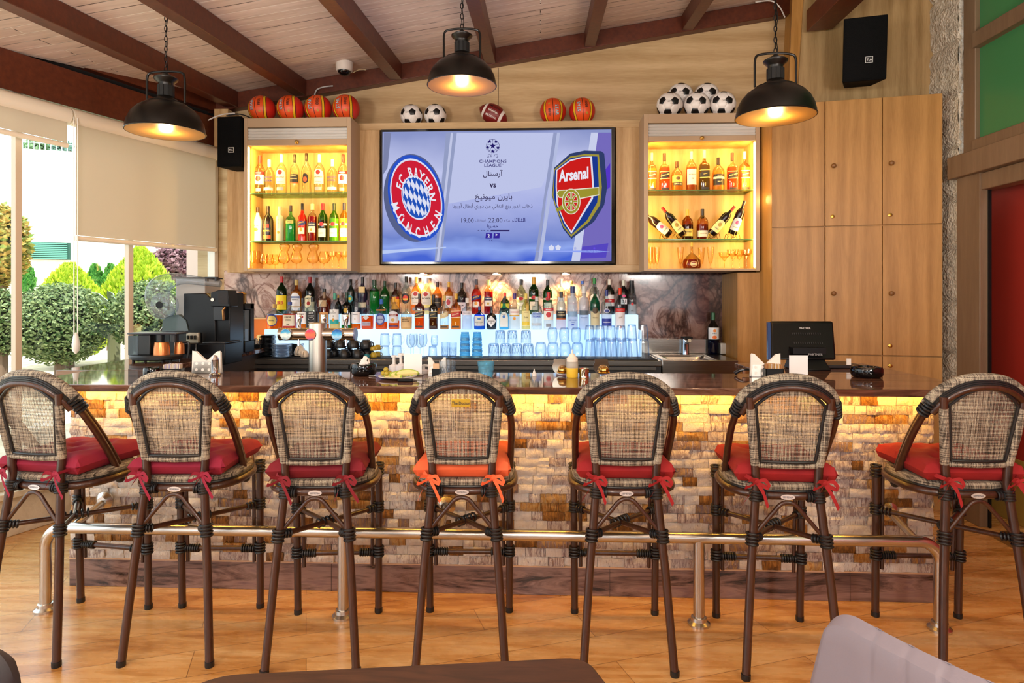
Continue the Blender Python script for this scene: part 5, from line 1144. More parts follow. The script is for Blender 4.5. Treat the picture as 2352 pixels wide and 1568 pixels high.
for i, (px, dy) in enumerate(((1664, .06), (1683, 0), (1698, .1), (1714, 0), (1719, .1))): vs('marg', px, 26, 44-(i % 2)*0-(i == 0)*6, YF+.09+dy, zsR0, f"margarita glass, {ordw(i+1)} from left in the right display", 'margarita glasses in the right display', mat=GY)
# ================================================================== BEER TAP
YT = 3.66; zsv = .82
b = MB(); b.box(bx0+.3, PX(1700, 3.7), YBF+.17, 3.8, zsv-.03, zsv, STEEL); b.box(bx0+.3, PX(1700, 3.7), YBF+.17, 3.78, .1, zsv-.03, M('1a1a1c', .5)); tag(b.build('service_shelf'), 'low steel service shelf behind the bar holding the beer tower', 'shelf')
tx = PX(730, YT); d = dep(730, YT); s = d/F
ttp = thing('beer_tower', 'brushed steel T-shaped beer tower with three round tap badges', 'beer tap', (tx, YT, zsv))
ztop = H+(HY-742)*s-zsv; zbar = H+(HY-767)*s-zsv
b = MB(); b.lathe([(.062, 0), (.062, .012), (20*s, .02), (20*s, ztop-.02), (20*s, ztop), (18*s, ztop+.003)], mk_steel('tower_steel', 'd8cebf', .34, (60, 60, 2)), (0, 0, 0), 36); b.build('column', ttp)
b = MB(); b.tube([(-86*s, 0, zbar), (86*s, 0, zbar)], 14*s, mk_steel('tower_arm_steel', 'c2b6a6', .2), 28); b.build('cross_arm', ttp)
b = MB(); b.tube([(86*s, 0, zbar), (89*s, 0, zbar)], 14.5*s, M('6a6c8a', .25), 28); b.tube([(-86*s, 0, zbar), (-89*s, 0, zbar)], 14.5*s, STEEL, 28); b.build('end_cap', ttp)
def badge(px, cols, nm):
    t = NT('tap_badge_'+nm); gc = t.coords('Object'); sx = t.n.new('ShaderNodeSeparateXYZ'); t.ln(gc, sx.inputs[0]); n = t.noise(gc, 60, 3, .6)
    v = t.math('ADD', t.math('MULTIPLY_ADD', t.math('SUBTRACT', sx.outputs[2], zbar), 16.0, .5), t.math('MULTIPLY', t.math('SUBTRACT', n, .5), .4))
    c = t.ramp(v, cols); m = t.surf(t.pbr(c, .2, 0, None, Emission_Strength=.0))
    x = (px-730)*s; b = MB()
    b.lathe([(13.6*s, 0), (13.6*s, .022), (12.5*s, .026)], CHROME, (x, -14*s+.008, zbar), 28, ax=Matrix.Rotation(pi/2, 3, 'X')); o = b.build('tap_badge', ttp)
    b = MB(); b.lathe([(12.2*s, .0262), (12.2*s, .0275)], m, (x, -14*s+.008, zbar), 28, ax=Matrix.Rotation(pi/2, 3, 'X')); b.build('badge_face', o)
badge(663, [(0, '2a6a80'), (.35, 'dff0ea'), (.5, 'eef4e0'), (.7, '4ab0d8'), (1, '1c78b8')], 'sky')
badge(720, [(0, '3a4aa0'), (.2, 'e0605a'), (.5, 'f07848'), (.8, 'e03a5a'), (1, 'b8508a')], 'red')
badge(781, [(0, '1c8ac8'), (.3, 'b8e0f4'), (.5, '5ac0f0'), (.8, '1468b8'), (1, '0c4a98')], 'blue')
for px in (683, 741, 793):
    x = (px-730)*s; b = MB(); b.lathe([(4*s, 14*s), (4.2*s, 22*s), (6.8*s, 32*s), (6.8*s, 44*s), (6.2*s, 45*s)], CHROME, (x, .02, zbar), 18); b.build('tap_lever', ttp)
for px in (687, 797):
    x = (px-730)*s; b = MB(); b.tube([(x, -.01, zbar-12*s), (x, -.015, zbar-26*s)], 2.6*s, CHROME, 10); b.build('spout', ttp)
# ================================================================== COFFEE CORNER
YM = 4.3
mc = thing('coffee_machine', 'large black automatic espresso machine on the side counter by the window', 'coffee machine', (0, YM, ZC))
g = lambda px: PX(px, YM); z_ = lambda py: PZ(480, py, YM)-ZC
BP = M('060709', .3, 0, Specular_IOR_Level=.3); DG = M('15171b', .35)
b = MB(); b.prism([(g(425), z_(830)), (g(425), z_(674)), (g(476), z_(673)), (g(493), z_(690)), (g(498), z_(740)), (g(500), z_(825))], lambda x, z: (x, -.02, z), lambda x, z: (x, .34, z), BP); b.build('side_case', mc, bevel=.006)
b = MB(); b.box(g(492), g(528), .0, .2, z_(820), z_(672), BP); b.box(g(500), g(529), -.0, .18, z_(790), z_(788), DG); b.build('main_case', mc, bevel=.006)
b = MB(); b.prism([(g(494), z_(703)), (g(494), z_(672)), (g(512), z_(666)), (g(534), z_(666)), (g(538), z_(704))], lambda x, z: (x, -.06, z), lambda x, z: (x, .06, z), BP); o = b.build('brew_head', mc, bevel=.004)
b = MB(); b.lathe([(.011, 0), (.011, .005)], WHT, (g(499), -.062, z_(688)), 16, ax=Matrix.Rotation(pi/2, 3, 'X')); b.build('power_button', o)
b = MB(); b.box(g(512), g(534), -.064, -.06, z_(698), z_(671), M('22262e', .06)); b.build('touch_screen', o)
b = MB(); b.box(g(497), g(520), -.04, .1, z_(735), z_(703), DG); b.tube([(g(522), -.05, z_(735)), (g(520), -.05, z_(712)), (g(526), -.05, z_(705))], .008, M('a87848', .3, 1), 8); b.build('spout', mc, bevel=.004)
b = MB(); b.box(g(470), g(540), -.14, .1, z_(832), z_(786), BP); b.box(g(490), g(540), -.142, .08, z_(786), z_(782), DG); b.build('drip_tray', mc, bevel=.004)
b = MB(); b.box(g(365), g(425), .02, .3, z_(830), z_(760), BP); b.build('front_case', mc, bevel=.005)
b = MB(); b.box(g(381), g(450), .12, .34, z_(760), z_(638), M('a8a4a0', .35)); b.build('water_tank', mc, bevel=.005)
b = MB(); b.box(g(379), g(452), .1, .36, z_(638), z_(635), DG); b.build('tank_lid', mc)
# clear bean hopper: curved tusk
CLR = GL('eef2f6', '9aa8b4', 1.0, .06)
b = MB(); hp = [(397, 708), (375, 712), (365, 690), (368, 665), (385, 648), (420, 641), (470, 646), (510, 652)]
pts = crom([(g(a), -.02, z_(c)) for a, c in hp], 5); n = len(pts)
b.tube(pts, .05, CLR, 20, rs=[(.045+.03*sin(pi*min(1, i/n*1.4)))*(1-.55*max(0, i/n-.45)/.55) for i in range(n)]); b.build('bean_hopper', mc, fix=False)
b = MB(); b.lathe([(.07, 0), (.085, .01), (.085, .05), (.07, .06)], CLR, (g(394), -.05, z_(700)), 28, ax=Matrix.Rotation(pi/2, 3, 'X')); b.lathe([(.02, 0), (.024, .012)], BLK, (g(391), -.115, z_(700)), 20, ax=Matrix.Rotation(pi/2, 3, 'X')); b.build('hopper_drum', mc, fix=False)
b = MB(); b.box(g(476), g(480), -.03, .0, z_(646), z_(638), DG); b.box(g(498), g(502), -.03, 0, z_(646), z_(639), DG); b.box(g(476), g(502), -.03, 0, z_(639), z_(636), DG); b.build('hopper_handle', mc)
b = MB(); b.prism([(g(378), z_(759)), (g(380), z_(735)), (g(392), z_(725)), (g(415), z_(722)), (g(432), z_(735)), (g(438), z_(759))], lambda x, z: (x, -.03, z), lambda x, z: (x, .01, z), GL('7a8a88', '3a4644', 1, .3)); b.build('side_window', mc)
b = MB(); b.box(g(439), g(466), -.06, -.03, z_(785), z_(763), M('b8ac98', .3, .6)); 
for a in (444, 452, 460): b.box(g(a)-.006, g(a)+.006, -.075, -.06, z_(778), z_(769), BLK)
b.build('switch_panel', mc, bevel=.002)
b = MB(); b.tube(crom([(g(366), .0, z_(716)), (g(379), .0, z_(727)), (g(378), 0, z_(745)), (g(368), 0, z_(760))], 5), .006, STEEL, 8); b.build('lever_rod', mc)
b = MB(); b.box(g(441), g(480), -.16, .0, z_(838), z_(784), M('0e0f12', .2)); b.build('grounds_drawer', mc, bevel=.006)
# milk container
r = thing('milk_cooler', 'tall black and clear milk cooler tower right of the espresso machine', 'milk cooler', (PX(562, 4.6), 4.6, ZC))
hx = lambda px: PX(px, 4.6)-PX(562, 4.6); zz_ = lambda py: PZ(562, py, 4.6)-ZC
b = MB(); b.box(hx(543), hx(570), -.05, .1, 0, zz_(783), BLK); b.box(hx(543), hx(570), .04, .1, zz_(783), zz_(697), BLK); b.box(hx(543), hx(570), -.05, .1, zz_(710), zz_(697), BLK); b.build('frame', r, bevel=.003)
b = MB(); b.box(hx(547), hx(567), -.03, .035, zz_(783)+.001, zz_(712), GL('c8d8e4', '6a8090', 1, .25)); b.build('container', r)
b = MB(); b.lathe([(.028, zz_(697)), (.032, zz_(692)), (.032, zz_(678)), (.036, zz_(675)), (.02, zz_(671))], M('a8783c', .25, .8), (hx(555), 0, 0), 20); b.build('lid', r)
# small twin brewer
YS = 3.92; zc0 = ZC
r = thing('twin_coffee_brewer', 'low black twin coffee brewer with two copper cups at the counter end', 'coffee brewer', (0, YS, ZC)); g = lambda px: PX(px, YS); z_ = lambda py: max(PZ(370, py, YS)-ZC, 0)
MB_ = M('101012', .45)
b = MB(); b.lathe([(.9, .012), (1, .018), (1.02, .034), (.98, .042), (.9, .042)], MB_, (0, 0, 0), 40)
b.xf(Matrix.Translation(((g(303)+g(415))/2, 0, 0)) @ Matrix.Diagonal(((g(415)-g(303))/2, .12, 1, 1))); b.build('base_tray', r)
b = MB()
for px in (318, 345, 385, 402):
    b.lathe([(.008, 0), (.008, .013)], BLK, (g(px), -.05, 0), 10)
b.build('feet', r).name = 'foot_set'
b = MB(); b.box(g(328), g(356), -.05, .07, .041, z_(768), MB_); b.box(g(305), g(418), -.06, .08, z_(767), z_(763), M('3a3a40', .3)); b.build('body', r, bevel=.006)
b = MB(); b.box(g(306), g(328), -.05, .06, .042, z_(770), GL('8a98a0', '3a4448', 1, .2)); b.build('water_tank', r)
b = MB(); b.lathe([(.026, z_(785)), (.026, z_(767))], MB_, (g(370), -.01, 0), 20); b.lathe([(.026, z_(785)), (.026, z_(767))], MB_, (g(402), -.01, 0), 20); b.build('drip_head', r)
b = MB(); b.tube(crom([(g(420), 0, z_(785)), (g(433), 0, z_(787)), (g(434), 0, z_(805)), (g(430), 0, z_(822))], 4), .008, MB_, 8); b.build('side_handle', r)
for i, (px, w, t0, dy) in enumerate(((378, 36, 785, -.03), (402, 24, 786, .05))):
    R = w*dep(px, YS)/F/2; b = MB(); ht = z_(t0)-.042; b.lathe(shell([(R, 0), (R*.96, ht*.5), (R*.82, ht)], .003), M('c87a42', .25, .6), (0, 0, 0), 24)
    tag(b.build('copper_cup'), ['larger copper cup standing on the left of the twin brewer', 'smaller copper cup on the right of the twin brewer'][i], 'cup', 'copper cups').location = (g(px), YS+dy, ZC+.0425)
# ================================================================== ITEMS ON THE BAR
def at(px, py): return G(px, py, ZC)
def sc(px, py): return F/((H-ZC)*F/(py-HY))
PAP = M('efe9de', .8)
def napkins(px, py, w, h, label, nap_h, Z=0):
    p = at(px, py); k = sc(px, py); r = thing('napkin_holder', label, 'napkin holder', (p.x, p.y+.02, ZC+.001)); w /= k; h /= k; nh = nap_h/k
    st_ = M('b9b3a8', .3, .9)
    def pl(y, lean):
        b = MB(); n = 10; pts = [(-w/2, 0), (w/2, 0), (w/2-.008, h-.006), (w/2-.014, h), (-w/2+.014, h), (-w/2+.008, h-.006)]
        b.prism(pts, lambda x, z: (x, y+lean*z, z), lambda x, z: (x, y+.0015+lean*z, z), st_)
        for row_ in range(2):
            for c in range(4):
                cx_, cz = -w*.34+c*w*.225+(row_*.0), h*(.28+.45*row_); rr = h*.11
                b.put([(cx_+rr*cos(a*pi/8), y-.0006+lean*(cz+rr*sin(a*pi/8)), cz+rr*sin(a*pi/8)) for a in range(16)], [tuple(range(16))], M('f4efe6', .8))
        return b
    pl(-.018, .1).build('front_plate', r); pl(.018, -.1).build('back_plate', r)
    b = MB(); b.box(-w/2, w/2, -.018, .018, 0, .002, st_); b.build('base', r)
    b = MB()
    for k_ in range(5):
        y0 = -.012+k_*.004
        for sgn in (-1, 1):
            a = [(sgn*w*.52, .004), (sgn*w*(.5), nh-k_*.002), (sgn*w*(.38), nh*.97), (sgn*-.0, h*.9), (0, .004)]
            b.prism(a, lambda x, z, y0=y0: (x, y0, z), lambda x, z, y0=y0: (x, y0+.0012, z), PAP)
    b.build('napkins', r); return r
napkins(472, 858, 66, 31, 'perforated steel napkin holder with white napkins at left of the bar', 52)
napkins(1760, 866, 66, 30, 'steel napkin holder with white napkins near the cash register', 54)
napkins(1003, 864, 40, 22, 'steel napkin holder with one folded napkin behind the cut glass', 44)
# salt shaker chrome
p = at(494, 862); k = sc(494, 862); b = MB(); b.lathe([(12/k, 0), (13/k, 3/k), (8/k, 6/k), (8/k, 34/k), (9/k, 36/k), (7/k, 40/k), (3/k, 46/k)], CHROME, (0, 0, 0), 24); tag(b.build('salt_shaker'), 'polished chrome salt shaker beside the left napkin holder', 'shaker').location = (p.x, p.y, ZC+.001)
# ashtrays
def ashtray(px, py, wpx, hpx, label, m=BLKG):
    p = at(px, py); k = sc(px, py); R = wpx/2/k; h = hpx/k; r = thing('ashtray', label, 'ashtray', (p.x, p.y, ZC+.001))
    b = MB(); b.lathe([(R*.82, 0), (R*.9, h*.08), (R, h*.3), (R, h*.8), (R*.94, h), (R*.78, h), (R*.7, h*.8), (R*.66, h*.3), (1e-4, h*.2)], m, (0, 0, 0), 32); b.build('bowl', r)
    b = MB()
    for q in range(3): a = q*2*pi/3+.5; b.tube([(R*.6*sin(a), -R*.6*cos(a), h*.97), (R*1.0*sin(a), -R*1.0*cos(a), h*.97)], R*.06, M('1c1d20', .1), 8)
    b.build('rests', r).name = 'cigarette_rest'; return r
ashtray(1991, 866, 68, 24, 'glossy black ceramic ashtray at the right end of the bar')
ashtray(352, 868, 42, 24, 'glossy black ashtray next to the sugar sachets at left of the bar')
a_ = ashtray(836, 862, 58, 27, 'glossy black round bowl holding crumpled tissue')
p = at(836, 862); b = MB(); random.seed(9)
b.ball((0, 0, 0), 1, M('ece4dc', .85), 14, (.022, .02, .028))
for i in range(len(b.v)): v = b.v[i]; b.v[i] = (v[0]+(random.random()-.5)*.012+(v[2] > 0)*.006, v[1]+(random.random()-.5)*.01, v[2]*1.3+(random.random()-.5)*.012)
tag(b.build('crumpled_tissue', fix=False), 'crumpled white tissue sticking out of the black bowl', 'tissue').location = (p.x, p.y, ZC+.06)
def sachets(px, py, wpx, hpx, label, rz=0, cols=('efe8de', 'e8d8c0', 'c8c0d8')):
    p = at(px, py); k = sc(px, py); w = wpx/k; h = hpx/k; r = thing('sachet_box', label, 'sachet box', (p.x, p.y, ZC+.001), rz)
    b = MB(); 
    for q in ((-w/2, w/2, -.022, -.019, 0, h), (-w/2, w/2, .019, .022, 0, h), (-w/2, -w/2+.003, -.022, .022, 0, h), (w/2-.003, w/2, -.022, .022, 0, h), (-w/2, w/2, -.022, .022, 0, .003)): b.box(*q, BLK)
    b.build('box', r)
    b = MB(); n = 16
    for i in range(n):
        x = -w/2+.006+(w-.012)*i/n; b.box(x, x+.0022, -.018, .018, .004, h*1.45+.004*random.random(), M(random.choice(cols), .7))
    b.build('sachets', r).name = 'sachet_bundle'; return r
sachets(398, 866, 42, 20, 'low black box of sugar sachets beside the left ashtray', rad(8))
sachets(1776, 867, 40, 21, 'black box of brown sugar sachets in front of the right napkin holder', 0, ('c89858', 'e0b878', 'f0e8dc', 'b8804a'))
p = at(1003, 866); k = sc(1003, 866); r = thing('sachet_box', 'black upright box with pale sachets next to the cut glass tumbler', 'sachet box', (p.x, p.y-.01, ZC+.001)); b = MB(); b.box(-9/k, 9/k, -.015, .015, 0, 20/k, BLK); b.build('box', r); b = MB(); b.box(-7/k, 7/k, -.01, .01, 20/k, 31/k, M('e0b890', .7)); b.build('sachet_bundle', r)
# table card stands (codes left blank)
for px, py, lb in ((948, 862, 'blank white square table card on a stand at the centre of the bar'), (1834, 866, 'blank white square table card in front of the cash register')):
    p = at(px, py); k = sc(px, py); r = thing('card_stand', lb, 'card stand', (p.x, p.y, ZC+.001)); w = 21/k
    b = MB(); b.box(-w, w, -.001, .002, .008, .008+46/k, M('eeeeec', .4)); b.build('card', r); b = MB(); b.box(-w*1.15, w*1.15, -.02, .02, 0, .008, M('b9b3ab', .3, .7)); b.build('base', r, bevel=.002)
# white sauce pumps
for i, (px, py, hpx) in enumerate(((905, 856, 36), (921, 858, 42), (973, 858, 18))):
    p = at(px, py); k = sc(px, py); r = thing('pump_bottle', ['leftmost white syrup pump bottle behind the apple plate', 'middle white syrup pump bottle behind the blank card', 'short white capped bottle right of the blank card'][i], 'bottle', (p.x, p.y, ZC+.001), 0, 'white pump bottles'); hz = hpx/k*1.1
    b = MB(); b.lathe([(.024, 0), (.026, .01), (.026, hz*.4), (.012, hz*.5)], M('e6e2e2', .4), (0, 0, 0), 20); b.build('body', r)
    b = MB(); b.lathe([(.008, hz*.5), (.008, hz*.9), (.016, hz*.9), (.017, hz)], WHT, (0, 0, 0), 16); b.tube([(0, 0, hz*.95), (.04, -.01, hz*.93)], .006, WHT, 8); b.build('pump_head', r)
# plate with apple slices and olives
p = at(913, 869); r = thing('snack_plate', 'pale round plate of apple slices and olives on the bar', 'plate', (p.x, p.y, ZC+.001)); k = sc(913, 869)
b = MB(); R = 44/k; b.lathe([(R*.6, 0), (R, .011), (R, .014), (R*.65, .006), (1e-4, .006)], M('e0d8cc', .25), (0, 0, 0), 36); b.build('dish', r)
random.seed(4)
for i in range(7):
    b = MB(); L = .045+.01*random.random()
    prof = [(L*cos(pi*j/8), L*.55*sin(pi*j/8)) for j in range(9)]
    b.prism(prof, lambda x, z: (x, -.004, z), lambda x, z: (x, .006, z), M('ecdf9a', .45)); b.tube([(L*cos(pi*j/8), .001, L*.55*sin(pi*j/8)) for j in range(9)], .0062, M('a8c04a', .35), 8)
    o = tag(b.build('apple_slice'), f"pale green apple slice, {ordw(i+1)} of seven fanned on the snack plate", 'apple slice', 'apple slices'); o.location = (p.x-.02+i*.012, p.y-.02+(i % 3)*.018, ZC+.012+i*.002); o.rotation_euler = (rad(-55-8*(i % 3)), 0, rad(-20+13*i % 40))
for i, (dx, dy, dz) in enumerate(((-.07, 0, 0), (-.06, .02, .0), (-.05, -.01, .0), (-.058, .005, .018), (-.045, .02, .0))):
    b = MB(); b.ball((0, 0, 0), .0115, M('a8942c', .25), 14, (1.15, 1, 1)); tag(b.build('olive'), f"green olive, {['leftmost', 'rear', 'front', 'topmost', 'innermost'][i]} of five on the snack plate", 'olive', 'olives').location = (p.x+dx, p.y+dy, ZC+.025+dz)
# knife
p = at(948, 877); r = thing('bar_knife', 'black-handled knife lying on the bar in front of the snack plate', 'knife', (p.x, p.y, ZC+.001), rad(-3))
b = MB(); b.box(-.07, -.0, -.009, .009, .001, .014, BLK); b.build('handle', r, bevel=.003); b = MB(); b.prism([(0, -.011), (.09, -.009), (.105, .004), (0, .009)], lambda x, y: (x, y, .006), lambda x, y: (x, y, .008), M('3a3a3c', .2, .9)); b.build('blade', r)
# glasses on the bar
def bg(kind, px, py, w, h, lb, mat=None):
    p = at(px, py); k = sc(px, py); return vessel(kind, w/k, h/k, (p.x, p.y, ZC+.001), lb, None, False, mat)
bg('cut', 1028, 870, 39, 42, 'cut-glass tumbler with a little liquor on the bar')
p = at(1028, 870); k = sc(1028, 870); b = MB(); b.lathe([(.85*17/k, .006), (.85*17/k, .016)], GL('e8c860', 'c8a040', .6, .3), (0, 0, 0), 20); tag(b.build('liquor'), 'thin layer of amber liquor in the bottom of the cut-glass tumbler', 'drink').location = (p.x, p.y, ZC+.003)
bg('ring', 1116, 873, 39, 43, 'sky blue ribbed tumbler standing on the bar', GBL)
p = at(1120, 873); b = MB(); b.lathe([(.052, 0), (.052, .003)], M('a89684', .6), (0, 0, 0), 28); tag(b.build('coaster'), 'thin pale coaster beside the blue tumbler', 'coaster').location = (p.x+.035, p.y-.01, ZC+.0005)
p = at(874, 866); k = sc(874, 866); b = MB(); b.lathe([(11/k, 0), (12/k, 3/k), (10/k, 9/k), (7/k, 11/k)], GL('c8c4e8', '6a6a9a', 1, .2), (0, 0, 0), 20); tag(b.build('glass_bowl'), 'tiny clear lilac glass dish left of the snack plate', 'dish').location = (p.x, p.y, ZC+.001)
p = at(850, 864); b = MB(); b.tube(crom([(-.03, 0, .003), (.0, -.006, .004), (.035, .004, .003)], 4), .002, WHT, 6); tag(b.build('paper_straw'), 'bent white paper strip lying beside the black bowl', 'paper').location = (p.x+.03, p.y-.02, ZC+.001)
# small bottles behind
p = at(1227, 862); r = thing('dropper_bottle', 'small white pointed dropper bottle behind the bar middle', 'bottle', (p.x, p.y-.02, ZC+.001)); b = MB(); b.lathe([(.012, 0), (.012, .012), (.006, .016)], WHT, (0, 0, 0), 16); b.build('body', r); b = MB(); b.lathe([(.007, .016), (.003, .028), (.001, .036)], WHT, (0, 0, 0), 12); b.build('tip', r)
p = at(1213, 862); b = MB(); b.lathe([(.012, 0), (.012, .013), (.011, .014)], M('a8843c', .4), (0, 0, 0), 16); tag(b.build('bottle_cap'), 'small brass-coloured cap left of the dropper bottle', 'cap').location = (p.x, p.y-.02, ZC+.001)
# strainers
for i, (px, py) in enumerate(((1287, 862), (1381, 862))):
    p = at(px, py); k = sc(px, py); r = thing('cocktail_strainer', ['cat-eared steel cocktail strainer left of the yellow squeeze bottle', 'cat-eared steel cocktail strainer right of the shot measure'][i], 'strainer', (p.x, p.y-.03, ZC+.001), 0, 'cocktail strainers')
    m = M('a59a8a', .15, 1); R = 18/k; b = MB(); n = 32; pts = []
    for j in range(n):
        a = 2*pi*j/n; ear = 1.25 if abs((a % pi)-rad(0)) < 0 else 1
        x, z = R*sin(a), R*cos(a)
        for ea in (rad(38), rad(-38)):
            dd = abs((a-ea+pi) % (2*pi)-pi)
            if dd < .2: ear = 1.22
        pts.append((x*ear, R*1.1+z*ear))
    b.prism(pts, lambda x, z: (x, .03, z), lambda x, z: (x, .033, z), m); b.build('disc', r)
    b = MB(); b.ball((.012, 0, .03), .024, M('c9a45c', .12, 1), 18, (1, 1, .8)); b.build('bowl', r)
    b = MB(); b.tube([(.012+.026*cos(q*pi/8), .026*sin(q*pi/8), .018) for q in range(16)], .004, M('d8a838', .15, 1), 8, closed=True); b.build('spring', r)
# squeeze bottle
p = at(1314, 866); k = sc(1314, 866); r = thing('squeeze_bottle', 'clear squeeze bottle with yellow sauce and white nozzle on the bar', 'bottle', (p.x, p.y-.01, ZC+.001))
b = MB(); b.lathe([(12.5/k, 0), (13.5/k, 2/k), (13.5/k, 22/k)], M('ecc23c', .3), (0, 0, 0), 24); b.build('sauce', r)
b = MB(); b.lathe([(13.8/k, 22/k), (13.8/k, 36/k), (11/k, 38/k)], GL('ece6d8', 'b0a898', .8, .5), (0, 0, 0), 24); b.build('body', r)
b = MB(); b.lathe([(13/k, 36/k), (13/k, 44/k), (8/k, 48/k), (6/k, 53/k), (2.4/k, 55/k), (.8/k, 64/k)], M('ece0d0', .45), (0, 0, 0), 24); b.build('nozzle', r)
p = at(1341, 866); k = sc(1341, 866); b = MB(); b.lathe([(11.5/k, 0), (10.5/k, 4/k), (12/k, 20/k), (11/k, 20/k), (9/k, 3/k)], M('d8c8a8', .08, 1), (0, 0, 0), 24, flute_rf(.03, 10)); tag(b.build('shot_measure'), 'small shiny metal shot measure right of the squeeze bottle', 'measure').location = (p.x, p.y, ZC+.001)
# ================================================================== CASH REGISTER
YQ = 3.62
r = thing('cash_register', 'black touchscreen cash register seen from behind on the bar end', 'cash register', (0, YQ, ZC+.001)); g = lambda px: PX(px, YQ); z_ = lambda py: PZ(1850, py, YQ)-ZC-.001
b = MB(); b.hexa([(g(1768), -.02, z_(826)), (g(1918), -.02, z_(826)), (g(1918), .01, z_(826)), (g(1768), .01, z_(826))], [(g(1784), .1, z_(739)), (g(1934), .1, z_(739)), (g(1934), .13, z_(739)), (g(1784), .13, z_(739))], BLK); b.build('monitor_back', r, bevel=.012)
b = MB(); b.hexa([(g(1762), -.016, z_(826)), (g(1768), -.018, z_(826)), (g(1768), .008, z_(826)), (g(1762), .008, z_(826))], [(g(1779), .104, z_(742)), (g(1785), .102, z_(742)), (g(1785), .128, z_(742)), (g(1779), .128, z_(742))], M('1c3a6a', .2)); b.build('screen_edge', r)
def mp(px, py, off=.004):
    z = z_(py); t_ = (z-z_(826))/(z_(739)-z_(826)); return (g(px), -.02+.12*t_-off, z)
b = MB(); b.text('PARTNER', 11, lambda x, y: mp(1862+x*.55, 755-y*.55), M('b8b8b8', .4), .02)
for q in range(14): b.put([mp(1828+q*5, 765), mp(1830+q*5, 765), mp(1830+q*5, 769), mp(1828+q*5, 769)], [(0, 1, 2, 3)], M('26262a'))
for q in range(14): b.put([mp(1828+q*5, 786), mp(1830+q*5, 786), mp(1830+q*5, 790), mp(1828+q*5, 790)], [(0, 1, 2, 3)], M('26262a'))
b.build('maker_mark', r)
b = MB(); b.hexa([(g(1818), -.05, 0), (g(1902), -.05, 0), (g(1902), .12, 0), (g(1818), .12, 0)], [(g(1830), .02, z_(808)), (g(1885), .02, z_(808)), (g(1885), .1, z_(808)), (g(1830), .1, z_(808))], BLK); b.build('stand', r, bevel=.006)
b = MB(); b.box(g(1815), g(1890), -.04, .02, z_(812), z_(797), BLK); b.text('PARTNER', .018, lambda x, y: (g(1866)+x, -.041, z_(804)-.02+y), M('9a9a9a')); b.build('rear_bracket', r, bevel=.003)
b = MB(); pp = P(1930, 845, 3.8); b.box(pp.x-.15, pp.x+.07, 3.68, 3.9, ZC+.001, ZC+.02, M('141214', .4)); tag(b.build('receipt_tray', bevel=.004), 'flat black tray behind the cash register stand', 'tray')
b = MB(); pp = at(1706, 862); b.tube(crom([(-.04, 0, .004), (-.015, .0, .02), (.015, 0, .022), (.045, .0, .008)], 4), .009, M('14161c', .15), 10); b.box(.0, .03, -.01, .01, .004, .02, M('7a4a24', .3)); tag(b.build('sunglasses'), 'dark folded sunglasses lying left of the right napkin holder', 'glasses').location = (pp.x, pp.y, ZC+.006)
# small white card next to tray
b = MB(); pp = at(1913, 838); b.box(-.012, .012, -.002, .002, 0, .035, WHT); tag(b.build('paper_tag'), 'tiny white tag standing beside the cash register', 'tag').location = (pp.x, 3.68, ZC+.021)
